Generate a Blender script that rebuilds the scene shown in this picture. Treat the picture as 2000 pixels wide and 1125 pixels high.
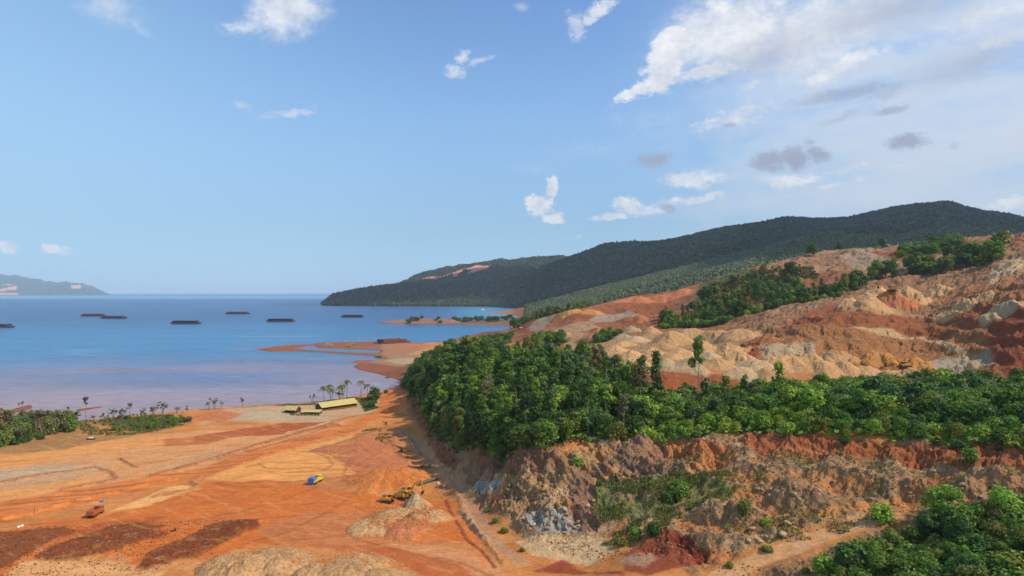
import bpy, bmesh, math, random
import numpy as np
from mathutils import Vector, Matrix

for _o in list(bpy.data.objects):
    bpy.data.objects.remove(_o)
SC = bpy.context.scene
COL = SC.collection
R = math.radians
F = 1333.0       # focal length in photo pixels (2000 wide)
CZ = 83.0        # camera height above the sea, metres
HV = 571.0       # horizon row in the photo

# ------------------------------------------------------------------ camera
cd = bpy.data.cameras.new('camera')
cd.sensor_width = 36.0
cd.lens = 36.0 * F / 2000.0
cd.shift_y = (HV - 562.5) / 2000.0
cd.clip_start = 1.0
cd.clip_end = 600000.0
cam = bpy.data.objects.new('camera', cd)
COL.objects.link(cam)
cam.location = (0, 0, CZ)
cam.rotation_euler = (R(90), 0, 0)
SC.camera = cam

# ------------------------------------------------------------------ light
SUN_EL = 45.0
SUN_AZ = 103.0     # clockwise from +Y: from the right, a little behind the camera
sv = Vector((math.sin(R(SUN_AZ)) * math.cos(R(SUN_EL)), math.cos(R(SUN_AZ)) * math.cos(R(SUN_EL)), math.sin(R(SUN_EL))))
sd = bpy.data.lights.new('sun', 'SUN')
sd.energy = 4.0
sd.angle = R(0.53)
sd.color = (1.0, 0.93, 0.81)
sun = bpy.data.objects.new('sun', sd)
COL.objects.link(sun)
sun.rotation_euler = (-sv).to_track_quat('-Z', 'Y').to_euler()

SC.view_settings.view_transform = 'Standard'
SC.view_settings.look = 'None'
SC.view_settings.exposure = 0.08
SC.view_settings.gamma = 1.0
SC.render.engine = 'CYCLES'
SC.cycles.use_denoising = True
SC.cycles.max_bounces = 5
SC.cycles.diffuse_bounces = 2
SC.cycles.glossy_bounces = 2
SC.cycles.transmission_bounces = 2
SC.cycles.volume_bounces = 1
SC.cycles.caustics_reflective = False
SC.cycles.caustics_refractive = False


def lin(c):
    c = np.asarray(c, float) / 255.0
    return np.where(c <= 0.04045, c / 12.92, ((c + 0.055) / 1.055) ** 2.4)


class NT:
    """tiny helper round a node tree"""
    def __init__(s, nt):
        s.nt = nt
        s.n = nt.nodes
        s.l = nt.links

    def new(s, typ, **kw):
        n = s.n.new(typ)
        for k, v in kw.items():
            setattr(n, k, v)
        return n

    def put(s, sock, v):
        if isinstance(v, bpy.types.NodeSocket):
            s.l.new(v, sock)
        elif v is not None:
            sock.default_value = v

    def math(s, op, a, b=None, c=None, clamp=False):
        n = s.new('ShaderNodeMath', operation=op, use_clamp=clamp)
        s.put(n.inputs[0], a)
        s.put(n.inputs[1], b)
        if c is not None:
            s.put(n.inputs[2], c)
        return n.outputs[0]

    def vmath(s, op, a, b=None):
        n = s.new('ShaderNodeVectorMath', operation=op)
        s.put(n.inputs[0], a)
        s.put(n.inputs[1], b)
        return n.outputs['Value'] if op in ('DOT_PRODUCT', 'LENGTH', 'DISTANCE') else n.outputs[0]

    def mix(s, f, a, b, blend='MIX'):
        n = s.new('ShaderNodeMix', data_type='RGBA', blend_type=blend)
        s.put(n.inputs[0], f)
        for i, v in ((6, a), (7, b)):
            if not isinstance(v, bpy.types.NodeSocket):
                v = tuple(v)[:3] + (1.0,)
            s.put(n.inputs[i], v)
        return n.outputs[2]

    def maprange(s, v, a, b, c=0.0, d=1.0, smooth=False):
        n = s.new('ShaderNodeMapRange', interpolation_type='SMOOTHSTEP' if smooth else 'LINEAR')
        s.put(n.inputs[0], v)
        for i, q in enumerate((a, b, c, d)):
            s.put(n.inputs[i + 1], q)
        return n.outputs[0]

    def noise(s, vec, scale, detail=3.0, rough=0.55, dist=0.0):
        n = s.new('ShaderNodeTexNoise')
        s.put(n.inputs['Vector'], vec)
        n.inputs['Scale'].default_value = scale
        n.inputs['Detail'].default_value = detail
        n.inputs['Roughness'].default_value = rough
        n.inputs['Distortion'].default_value = dist
        return n.outputs[0]

    def combine(s, x, y, z):
        n = s.new('ShaderNodeCombineXYZ')
        s.put(n.inputs[0], x)
        s.put(n.inputs[1], y)
        s.put(n.inputs[2], z)
        return n.outputs[0]


# ------------------------------------------------------------------ sky: Nishita plus procedural clouds
def build_world():
    w = bpy.data.worlds.new('World')
    SC.world = w
    w.use_nodes = True
    w.cycles.sampling_method = 'MANUAL'
    w.cycles.sample_map_resolution = 512
    T = NT(w.node_tree)
    T.n.clear()
    out = T.new('ShaderNodeOutputWorld')
    bg = T.new('ShaderNodeBackground')
    bg.inputs['Strength'].default_value = 0.115
    sky = T.new('ShaderNodeTexSky', sky_type='NISHITA')
    sky.sun_disc = False
    sky.sun_elevation = R(SUN_EL)
    sky.sun_rotation = R(SUN_AZ)
    sky.altitude = 100
    sky.air_density = 1.0
    sky.dust_density = 0.4
    sky.ozone_density = 2.0
    geo = T.new('ShaderNodeTexCoord')
    sep = T.new('ShaderNodeSeparateXYZ')
    T.l.new(geo.outputs['Generated'], sep.inputs[0])
    az = T.math('ARCTAN2', sep.outputs[0], sep.outputs[1])
    el = T.math('ARCSINE', sep.outputs[2])
    # clean maritime air: pale blue, not yellow, low down; a slightly brighter left
    hz = T.maprange(el, 0.0, 0.42, 1.0, 0.0, smooth=True)
    skyc = T.mix(1.0, sky.outputs[0], (1.05, 1.28, 1.5), 'MULTIPLY')
    skyc = T.mix(T.math('MULTIPLY', hz, 0.92), skyc, (2.45, 4.1, 6.1))
    hz2 = T.maprange(el, 0.0, 0.12, 1.0, 0.0, smooth=True)
    skyc = T.mix(T.math('MULTIPLY', hz2, 0.8), skyc, (3.4, 5.7, 7.0))
    # away from the sun side the air is paler
    left = T.math('MULTIPLY', T.maprange(az, -0.05, -0.8, 0.0, 0.55, smooth=True), T.maprange(el, 0.6, 0.0, 0.5, 1.0))
    skyc = T.mix(left, skyc, (3.3, 5.5, 7.2))
    # flattened cloud plane coordinates, degrees-like units for the noises
    vec = T.combine(az, T.math('MULTIPLY', el, 1.5), 0.0)
    n1 = T.noise(vec, 9.0, 8.0, 0.62, 0.4)
    n2 = T.noise(vec, 3.2, 4.0, 0.55)
    n3 = T.noise(vec, 34.0, 9.0, 0.68)
    wx = T.noise(vec, 14.0, 3.0, 0.6)
    wy = T.noise(T.vmath('ADD', vec, (3.7, 9.1, 2.0)), 14.0, 3.0, 0.6)
    azw = T.math('ADD', az, T.math('MULTIPLY', T.math('SUBTRACT', wx, 0.5), 0.035))
    elw = T.math('ADD', el, T.math('MULTIPLY', T.math('SUBTRACT', wy, 0.5), 0.03))
    nn = T.math('ADD', T.math('MULTIPLY', n1, 0.5), T.math('MULTIPLY', n3, 0.5))
    n4 = T.noise(vec, 95.0, 7.0, 0.7)
    lump = T.math('MULTIPLY', T.math('SUBTRACT', nn, 0.5), 3.2)
    nb = T.math('ADD', T.math('MULTIPLY', n3, 0.45), T.math('MULTIPLY', n4, 0.55))
    lump2 = T.math('MULTIPLY', T.math('SUBTRACT', nb, 0.5), 4.2)
    c_, s_ = {}, {}

    def blob(u, v, su, sv_, ang=0.0, soft=0.5, gain=1.0, rough=1.0):
        """one cloud: centre and half-sizes in photo pixels -> angles"""
        tx, ty = (u - 1000) / F, (HV - v) / F
        a0 = math.atan(tx)
        e0 = math.atan(ty / math.sqrt(1 + tx * tx))
        ka = su / F / (1 + tx * tx)
        ke = sv_ / F / math.sqrt(1 + tx * tx)
        ca, sa = math.cos(R(ang)), math.sin(R(ang))
        dx = T.math('SUBTRACT', azw, a0)
        dy = T.math('SUBTRACT', elw, e0)
        p = T.math('MULTIPLY_ADD', dx, ca / ka, T.math('MULTIPLY', dy, sa / ka))
        q = T.math('MULTIPLY_ADD', dx, -sa / ke, T.math('MULTIPLY', dy, ca / ke))
        r = T.math('SQRT', T.math('ADD', T.math('MULTIPLY', p, p), T.math('MULTIPLY', q, q)))
        d = T.math('ADD', T.math('SUBTRACT', 1.0, r), T.math('MULTIPLY', lump2 if min(su, sv_) < 31 else lump, rough * 0.6))
        return T.maprange(d, 0.0, soft, 0.0, gain, smooth=True)

    def total(lst):
        acc = None
        for b in lst:
            acc = b if acc is None else T.math('MAXIMUM', acc, b)
        return acc

    high = total([
        blob(1760, 300, 560, 190, 6, 1.0, 0.8, 1.1), blob(1930, 260, 380, 130, 8, .9, 0.95, 1.2), blob(1560, 150, 420, 150, 10, 1.4, 0.8, 1.2),
        blob(1600, 420, 330, 60, 4, 1.4, 0.55, 1.4), blob(1150, 290, 160, 26, 6, 1.5, 0.22, 1.6),
        blob(1880, 110, 320, 110, 12, 1.2, 0.8, 1.3), blob(1950, 380, 520, 100, 0, 1.0, 0.95, .9), blob(1500, 390, 300, 50, 4, 1.2, .6, 1.2),
        blob(1420, 230, 130, 26, 14, 1.0, 0.5, 1.5), blob(1040, 328, 60, 14, 0, 1.2, 0.2, 1.2)])
    # horizon cloud bank, low and pale
    lowb = total([blob(420, 553, 260, 13, 0, 1.0, 0.45, 1.2), blob(640, 556, 120, 11, 0, 1.0, 0.35, 1.2),
                  blob(1420, 480, 500, 40, 8, 1.6, 0.35, 1.0)])
    white = total([
        blob(215, 12, 90, 42, 0, 1.0, 0.45, 1.2), blob(262, 42, 60, 18, -30, 1.2, 0.3, 1.0),
        blob(565, 18, 110, 62, 22, 0.8, 0.85, 1.0), blob(482, 52, 80, 22, 8, 0.9, 0.6, 1.2),
        blob(905, 110, 24, 17, 0, 0.8, 0.8, 1.2), blob(940, 118, 42, 11, 18, 0.9, 0.55, 1.3), blob(885, 138, 30, 15, 0, 0.9, 0.7, 1.2),
        blob(575, 216, 56, 11, 12, 0.9, 0.55, 1.3), blob(472, 208, 30, 14, 0, 1.1, 0.4, 1.2), blob(520, 226, 50, 7, 6, 1.1, 0.25, 1.2),
        blob(18, 486, 34, 12, 0, 0.6, 0.95, 1.0), blob(112, 492, 36, 15, -4, 0.5, 1.0, 1.1),
        blob(1165, 22, 58, 17, 20, 0.7, 0.8, 1.2), blob(1122, 50, 22, 32, 0, 0.8, 0.6, 1.2), blob(1015, 10, 26, 12, 0, 1.2, 0.35, 1.2),
        blob(1420, 60, 190, 100, 12, 0.8, 0.95, .9), blob(1315, 92, 44, 44, 0, 0.35, 1.0, 1.2), blob(1296, 140, 42, 46, 0, 0.35, 1.0, 1.2),
        blob(1250, 176, 70, 17, 20, 0.6, 0.9, 1.3), blob(1390, 138, 90, 18, 6, 0.6, 0.9, 1.2),
        blob(1640, 132, 110, 20, 18, 0.6, 0.9, 1.3), blob(1470, 165, 34, 12, 14, 0.9, 0.6, 1.2), blob(1600, 50, 300, 110, 8, 1.0, 0.85, .9), blob(1930, 30, 200, 60, 4, 1.2, .7, 1.0),
        blob(1440, 226, 100, 20, 10, 0.9, 0.7, 1.3), blob(1970, 76, 80, 20, 10, 0.8, 0.8, 1.2),
        blob(1350, 350, 78, 21, -3, 0.6, 0.75, 1.0), blob(1075, 368, 17, 32, -14, 0.35, 1.0, 1.1), blob(1052, 402, 28, 22, -20, 0.35, 1.0, 1.1),
        blob(1082, 426, 28, 12, 0, 0.4, 1.0, 1.1), blob(1225, 400, 40, 17, 0, 0.6, 0.85, 1.2), blob(1190, 424, 46, 10, 3, 0.7, 0.75, 1.2),
        blob(1260, 412, 60, 14, 4, 0.7, 0.7, 1.2), blob(1355, 390, 80, 10, 6, 0.7, 0.7, 1.2), blob(1540, 348, 90, 14, 0, 0.7, 0.7, 1.2),
        blob(1680, 330, 80, 11, 0, 0.8, 0.6, 1.2), blob(1650, 360, 70, 6, 2, 0.8, 0.5, 1.2), blob(1990, 400, 60, 18, 0, 0.7, 0.8, 1.1),
        blob(1128, 466, 14, 5, 0, 1.0, 0.4, 1.0)])
    dark = total([
        blob(1500, 105, 220, 62, 10, 1.4, 0.6, 0.8), blob(1740, 24, 300, 60, 6, 1.3, 0.6, 0.8), blob(1900, 125, 200, 60, 5, 1.3, 0.6, 0.8),
        blob(1275, 310, 60, 24, 6, 0.9, 0.8, 0.8), blob(1500, 318, 44, 24, 0, 0.7, 0.85, 0.9), blob(1550, 308, 44, 26, 10, .7, .9, .9), blob(1592, 296, 36, 22, -30, 0.7, 0.85, 0.9),
        blob(1660, 184, 160, 22, 4, 1.0, 0.7, 0.9), blob(1735, 216, 56, 14, 8, 0.9, 0.65, 0.9), blob(1770, 276, 52, 20, 4, 0.7, 0.85, 0.9),
        blob(1305, 406, 22, 12, -20, 0.6, 0.7, 1.0), blob(1422, 243, 20, 8, 0, 0.9, 0.6, 0.9), blob(1865, 278, 20, 9, -10, 0.9, 0.4, 0.9),
        blob(1640, 232, 70, 11, 10, 1.0, 0.4, 0.9), blob(300, 541, 22, 4, 0, 0.9, 0.4, 0.9), blob(190, 543, 18, 4, 0, 0.9, 0.35, 0.9)])
    K = 1.0 / 0.115
    col = T.mix(T.math('MULTIPLY', high, T.maprange(n2, 0.3, 0.6, 0.65, 1.0)), skyc, (0.62 * K, 0.70 * K, 0.82 * K))
    veil = T.math('MULTIPLY', T.maprange(az, 0.12, 0.55, 0.0, 1.0, smooth=True), T.maprange(T.noise(T.combine(T.math('MULTIPLY', az, 1.0), T.math('MULTIPLY', el, 4.0), 1.0), 5.0, 6.0, 0.62, 0.5), 0.34, 0.60, 0.15, 0.85, smooth=True))
    veil = T.math('MULTIPLY', veil, T.maprange(el, 0.5, 0.25, 0.35, 1.0, smooth=True))
    col = T.mix(veil, col, (0.60 * K, 0.68 * K, 0.80 * K))
    col = T.mix(lowb, col, (0.66 * K, 0.76 * K, 0.86 * K))
    wc = T.mix(T.maprange(nn, 0.40, 0.60), (0.58 * K, 0.63 * K, 0.73 * K), (0.88 * K, 0.89 * K, 0.92 * K))
    col = T.mix(white, col, wc)
    col = T.mix(dark, col, (0.335 * K, 0.375 * K, 0.49 * K))
    T.l.new(col, bg.inputs['Color'])
    T.l.new(bg.outputs[0], out.inputs[0])


build_world()


# ------------------------------------------------------------------ numpy noise
_rs = np.random.RandomState(7)
_PERM = np.tile(_rs.permutation(4096), 2)
_GA = _rs.rand(4096) * 2 * np.pi
_GX, _GY = np.cos(_GA), np.sin(_GA)


def pnoise(x, y):
    xi = np.floor(x).astype(np.int64)
    yi = np.floor(y).astype(np.int64)
    xf, yf = x - xi, y - yi
    u = xf * xf * xf * (xf * (xf * 6 - 15) + 10)
    v = yf * yf * yf * (yf * (yf * 6 - 15) + 10)

    def g(ix, iy, dx, dy):
        h = _PERM[_PERM[ix & 4095] + (iy & 4095)]
        return _GX[h] * dx + _GY[h] * dy
    a = g(xi, yi, xf, yf)
    b = g(xi + 1, yi, xf - 1, yf)
    c = g(xi, yi + 1, xf, yf - 1)
    d = g(xi + 1, yi + 1, xf - 1, yf - 1)
    return ((a + (b - a) * u) * (1 - v) + (c + (d - c) * u) * v) * 1.4


def fbm(x, y, octv=4, gain=0.5, lac=2.03):
    s = 0.0
    a = 1.0
    n = 0.0
    for i in range(octv):
        s = s + a * pnoise(x + 17.3 * i, y - 9.1 * i)
        n += a
        a *= gain
        x = x * lac
        y = y * lac
    return s / n


def ridged(x, y, octv=4, gain=0.55, lac=2.1):
    s = 0.0
    a = 1.0
    n = 0.0
    for i in range(octv):
        r = 1.0 - np.abs(pnoise(x + 31.7 * i, y + 5.3 * i)) * 2.0
        s = s + a * r
        n += a
        a *= gain
        x = x * lac
        y = y * lac
    return s / n


def sstep(a, b, x):
    q = np.clip((x - a) / (b - a), 0, 1)
    return q * q * (3 - 2 * q)

# ------------------------------------------------------------------ terrain: spot heights of the place
# every row: column direction (photo px), then (distance, elevation) pairs
SPOTS = {
    -500: [(60, 3), (150, 3), (300, 3), (600, 2), (1200, 1), (4000, 1), (8000, 1)],
    0: [(60, 3), (110, 3), (200, 3), (300, 3), (500, 3), (900, 1), (2000, 1), (4500, 1), (8000, 1)],
    250: [(150, 3), (300, 3), (500, 3), (1200, 1), (3000, 1), (7000, 1)],
    500: [(60, 3), (110, 3), (200, 3), (300, 3), (450, 4), (700, 2), (1000, 2), (2000, 1), (4500, 1), (8000, 1)],
    620: [(4200, 2), (4600, 20), (5400, 4)],
    650: [(4200, 6), (4700, 60), (5400, 10)],
    700: [(150, 3), (240, 3), (330, 3), (430, 4), (540, 3), (800, 2), (1050, 2), (1900, 2), (3500, 2), (4200, 12), (4700, 95), (5600, 30), (7000, 40)],
    740: [(430, 4), (600, 3), (900, 2)],
    790: [(200, 3), (300, 3), (400, 3), (470, 4), (540, 7), (600, 8), (650, 5), (720, 3), (900, 2), (1200, 2), (1850, 4), (2600, 2), (3600, 2), (4150, 12), (4700, 140), (5600, 60), (6900, 190)],
    815: [(240, 3), (390, 3), (450, 4), (500, 8), (560, 12), (610, 15), (680, 11), (760, 4)],
    840: [(330, 3), (370, 4), (420, 8), (500, 15), (570, 21), (620, 24), (700, 16), (790, 4), (1000, 2), (1500, 2), (1950, 3), (4700, 138), (5600, 120), (6900, 310)],
    870: [(240, 3), (315, 3), (345, 8), (400, 19), (470, 26), (560, 30), (620, 30), (720, 20), (850, 6)],
    900: [(150, 3), (230, 3), (285, 3.5), (312, 9), (345, 18), (420, 27), (520, 32), (600, 33), (690, 24), (800, 17), (900, 8), (1100, 2), (1500, 2), (1900, 3), (2700, 2), (3650, 2), (4150, 20), (4700, 158), (5600, 200), (6900, 375)],
    950: [(200, 3), (252, 3.5), (272, 9), (300, 17.5), (360, 27), (450, 30), (530, 30), (620, 26), (700, 21), (790, 21), (860, 21), (960, 12), (1100, 4)],
    1000: [(140, 3), (190, 3), (224, 3.5), (245, 11), (262, 18), (300, 25), (380, 30), (470, 31), (550, 29), (640, 25), (720, 23.5), (800, 26), (880, 24), (950, 21), (1050, 18), (1200, 11), (1450, 3), (1650, 2), (2200, 2), (2700, 4), (3700, 6), (4150, 30), (4700, 190), (5600, 260), (6900, 385)],
    1050: [(170, 3), (208, 3.5), (230, 11), (245, 18), (262, 24), (320, 30), (400, 33), (480, 33), (560, 30), (700, 27), (850, 33), (950, 33), (1060, 46), (1200, 34), (1500, 18), (2000, 16), (2700, 40), (3700, 30), (4200, 60), (4650, 235), (6900, 400)],
    1100: [(120, 3), (185, 3), (210, 5), (225, 11.5), (240, 19.5), (256, 25.5), (300, 30), (370, 33), (450, 33), (530, 31), (600, 29), (700, 31), (800, 36), (900, 43), (1000, 55), (1080, 63), (1250, 45), (1600, 30), (2000, 40), (2400, 78), (2800, 55), (3600, 80), (4150, 160), (4600, 296), (6900, 430)],
    1150: [(195, 3.5), (215, 8), (232, 14), (245, 20), (257, 26.5), (300, 31)],
    1140: [(4600, 345)],
    1180: [(3600, 150), (4600, 405)],
    1250: [(4600, 412)],
    1290: [(4600, 398)],
    1340: [(4600, 445)],
    1440: [(4600, 528)],
    1540: [(4600, 580)],
    1650: [(4600, 582)],
    1750: [(4600, 650)],
    1850: [(4600, 688)],
    1950: [(4600, 606)],
    1200: [(100, 6), (180, 8), (205, 8.5), (222, 13), (235, 16.5), (248, 22), (258, 27), (300, 31), (345, 32), (372, 24), (392, 21), (420, 33), (500, 33.5), (600, 35), (700, 37), (800, 40), (900, 47), (1000, 58), (1090, 70), (1150, 75), (1300, 50), (1700, 50), (2000, 88), (2300, 138), (2600, 158), (3000, 110), (3600, 190), (4150, 290), (4600, 410), (5600, 200), (6900, 200)],
    1300: [(100, 8), (175, 10), (195, 11.5), (212, 15), (225, 17.5), (245, 22.5), (254, 27), (285, 31), (325, 29), (352, 20), (382, 20), (410, 32), (500, 35), (600, 38), (700, 41), (780, 42), (860, 48), (950, 56), (1050, 67), (1150, 79), (1250, 80), (1600, 65), (2000, 140), (2300, 205), (2550, 246), (2900, 180), (3600, 270), (4150, 360), (4600, 415), (5600, 200), (6900, 200)],
    1400: [(100, 9), (175, 12), (190, 14.7), (205, 17.3), (222, 21.5), (240, 27.3), (247, 31), (285, 33), (325, 28), (357, 18), (387, 18), (415, 31), (500, 35), (600, 39), (700, 43), (760, 46), (820, 54), (900, 73), (980, 90), (1060, 100), (1150, 107), (1300, 95), (1700, 130), (2100, 222), (2450, 296), (2800, 235), (3600, 320), (4150, 410), (4600, 500), (5600, 300)],
    1430: [(2480, 316), (1150, 112), (1230, 112)],
    1500: [(100, 9), (170, 12), (182, 15), (200, 18.7), (215, 23.5), (228, 27), (233, 29), (238, 33), (285, 36), (325, 31), (360, 18), (392, 18), (420, 31.5), (455, 33), (480, 38), (500, 43), (540, 47), (620, 56), (680, 60), (760, 67), (850, 85), (950, 105), (1050, 123), (1150, 136), (1230, 132), (1500, 125), (2000, 165), (2450, 215), (2700, 240), (3050, 315), (3500, 300), (4150, 440), (4600, 555), (5600, 300)],
    1600: [(100, 9), (165, 14), (185, 18), (195, 20), (212, 26), (226, 29), (232, 34.5), (285, 38), (325, 32), (360, 18), (396, 18), (420, 30), (458, 33), (490, 38), (520, 48), (550, 57), (600, 64), (640, 69), (700, 72), (780, 78), (850, 92), (950, 112), (1050, 133), (1150, 151), (1230, 147), (1600, 145), (2500, 215), (3000, 335), (3500, 330), (4150, 460), (4600, 575), (5600, 350)],
    1700: [(100, 11), (160, 16.5), (186, 20.4), (202, 24), (218, 29), (225, 35.3), (285, 39), (325, 33), (360, 20), (400, 18), (430, 31), (460, 34), (490, 40), (520, 49), (560, 61), (600, 71), (650, 74), (700, 80), (740, 87), (800, 95), (900, 112), (1000, 133), (1090, 154), (1150, 154), (1600, 160), (2500, 230), (3000, 305), (3500, 400), (4150, 510), (4600, 615), (5600, 350)],
    1800: [(100, 13), (155, 18.6), (185, 23.5), (200, 27.6), (211, 31), (216, 35.2), (275, 40), (325, 36), (360, 22), (390, 20), (420, 26), (450, 31.5), (500, 38), (530, 48), (560, 56), (600, 66), (640, 76), (700, 86), (760, 94), (900, 124), (1000, 148), (1080, 157), (1200, 160), (1600, 190), (2500, 290), (3500, 450), (4150, 570), (4600, 660), (5600, 400)],
    1900: [(100, 14), (150, 20.7), (180, 25.2), (192, 30), (199, 32.7), (204, 36), (262, 40.5), (320, 37), (350, 25), (380, 23), (410, 29), (440, 32), (465, 37), (490, 50), (512, 62), (540, 71), (600, 84), (680, 96), (780, 118), (900, 141), (1000, 160), (1070, 166), (1200, 172), (1600, 200), (2500, 290), (3500, 430), (4150, 540), (4600, 632), (5600, 400)],
    2000: [(90, 14), (145, 22.7), (175, 26.8), (184, 31), (189, 33.5), (194, 37.5), (252, 41), (310, 38), (350, 30), (380, 32), (408, 35), (430, 48), (450, 59), (480, 71), (520, 83), (560, 94), (620, 103), (700, 121), (800, 144), (850, 154), (1000, 165), (1600, 200), (2500, 275), (3500, 400), (4150, 500), (4600, 570), (5600, 350)],
    2350: [(90, 20), (150, 30), (200, 42), (300, 48), (400, 60), (500, 85), (700, 125), (850, 155), (1600, 200), (2500, 260), (4600, 420), (7000, 200)],
    2900: [(90, 25), (200, 50), (400, 80), (800, 150), (1600, 240), (4600, 500)],
}
_cp = []
for _u, _lst in SPOTS.items():
    for _D, _z in _lst:
        _cp.append(((_u - 1000) / F, math.log(_D), (_z - 3.0) / _D))
_cp = np.array(_cp)
_eps2 = 0.008 ** 2


def _kern(t, s, c):
    return np.sqrt((t[:, None] - c[None, :, 0]) ** 2 + (s[:, None] - c[None, :, 1]) ** 2 + _eps2)


_A = _kern(_cp[:, 0], _cp[:, 1], _cp)
_n = len(_cp)
_M = np.zeros((_n + 1, _n + 1))
_M[:_n, :_n] = _A
_M[:_n, _n] = 1
_M[_n, :_n] = 1
_w = np.linalg.solve(_M, np.concatenate([_cp[:, 2], [0]]))
BT = np.linspace(-1.35, 1.35, 541)
BS = np.linspace(math.log(45), math.log(9500), 860)


def _base_table():
    out = np.zeros((len(BS), len(BT)))
    for j, s in enumerate(BS):
        k = _kern(BT, np.full(len(BT), s), _cp)
        q = k @ _w[:_n] + _w[_n]
        out[j] = 3.0 + q * math.exp(s)
    return out


BZ = _base_table()
BZ = np.maximum(BZ, 1.2)


def tab(table, t, s):
    """bilinear look-up of a (log distance, direction) table"""
    a = np.clip((np.asarray(t) - BT[0]) / (BT[1] - BT[0]), 0, len(BT) - 1.001)
    b = np.clip((np.asarray(s) - BS[0]) / (BS[1] - BS[0]), 0, len(BS) - 1.001)
    i = a.astype(int)
    j = b.astype(int)
    fa, fb = a - i, b - j
    return (table[j, i] * (1 - fa) + table[j, i + 1] * fa) * (1 - fb) + (table[j + 1, i] * (1 - fa) + table[j + 1, i + 1] * fa) * fb


_DD = np.exp(BS)


def hit(u, v, dmin=0.0):
    """first ground point met by the sight line through (u, v): returns (t, s)"""
    t = (u - 1000) / F
    z = tab(BZ, np.full(len(BS), t), BS)
    vv = HV + F * (CZ - z) / _DD
    ok = np.where((vv <= v) & (_DD >= dmin))[0]
    if len(ok) == 0:
        return t, BS[-1]
    k = ok[0]
    if k > 0 and vv[k - 1] > v:
        f = (vv[k - 1] - v) / (vv[k - 1] - vv[k])
        return t, BS[k - 1] + f * (BS[k] - BS[k - 1])
    return t, BS[k]


def hits(poly, dmin=0.0):
    return np.array([hit(u, v, dmin) for u, v in poly])


def sea(u, v):
    return ((u - 1000) / F, math.log(CZ * F / (v - HV)))


def sdist(t, s, P):
    """signed distance to polygon P in (t, s); positive inside"""
    n = len(P)
    d2 = np.full(t.shape, 1e9)
    inside = np.zeros(t.shape, bool)
    for i in range(n):
        ax, ay = P[i]
        bx, by = P[(i + 1) % n]
        ex, ey = bx - ax, by - ay
        wx, wy = t - ax, s - ay
        h = np.clip((wx * ex + wy * ey) / (ex * ex + ey * ey + 1e-12), 0, 1)
        d2 = np.minimum(d2, (wx - ex * h) ** 2 + (wy - ey * h) ** 2)
        c = (ay > s) != (by > s)
        if ey != 0:
            c &= t < ex * (s - ay) / ey + ax
            inside ^= c
    d = np.sqrt(d2)
    return np.where(inside, d, -d)


def ldist(t, s, P):
    d2 = np.full(t.shape, 1e9)
    for i in range(len(P) - 1):
        ax, ay = P[i]
        bx, by = P[i + 1]
        ex, ey = bx - ax, by - ay
        wx, wy = t - ax, s - ay
        h = np.clip((wx * ex + wy * ey) / (ex * ex + ey * ey + 1e-12), 0, 1)
        d2 = np.minimum(d2, (wx - ex * h) ** 2 + (wy - ey * h) ** 2)
    return np.sqrt(d2)


# coast line (all at sea level)
LAND = [sea(u, v) for u, v in [
    (-2200, 880), (-500, 850), (-60, 838), (60, 832), (150, 824), (240, 814), (330, 806), (430, 799), (550, 792), (620, 785),
    (690, 775), (740, 765), (770, 757), (792, 748), (775, 741), (740, 731), (700, 722), (690, 716), (700, 710), (715, 708),
    (684, 709), (696, 704), (735, 705), (752, 702), (724, 695), (675, 692), (620, 688), (577, 686), (530, 687), (497, 682), (530, 678), (560, 675),
    (600, 673.5), (615, 671), (640, 669.5), (735, 667.5), (800, 669), (826, 671), (865, 669), (900, 659), (940, 651), (985, 645.5), (1000, 641),
    (985, 637), (930, 635), (870, 633), (800, 633), (750, 632.5), (738, 630.5), (752, 628), (780, 625), (830, 624), (880, 626), (960, 627), (1000, 625),
    (1012, 619), (1000, 613.5), (965, 612.8), (940, 612), (965, 610.5), (1000, 608), (1020, 603), (980, 600.8), (900, 599.6), (800, 598.7), (720, 597.8),
    (660, 597.5), (632, 597), (627, 595.5), (640, 592), (700, 589), (760, 586), (800, 584.3), (900, 584)]]
LAND += [(3.0, math.log(9500)), (3.0, math.log(30)), (-3.0, math.log(30))]
LAND = np.array(LAND)
POND = np.array([sea(u, v) for u, v in [(572, 682.5), (600, 677), (614, 675.5), (622, 680), (680, 681.5), (743, 684.5), (738, 690.5), (675, 688.5), (620, 685)]])
SPIT = np.array([sea(u, v) for u, v in [(-60, 806), (20, 801), (50, 793), (60, 790), (64, 797), (50, 802), (0, 812), (-60, 816)]])
SPIT2 = np.array([sea(u, v) for u, v in [(150, 800), (170, 797.5), (200, 794), (201, 795), (175, 800), (152, 804)]])


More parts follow.
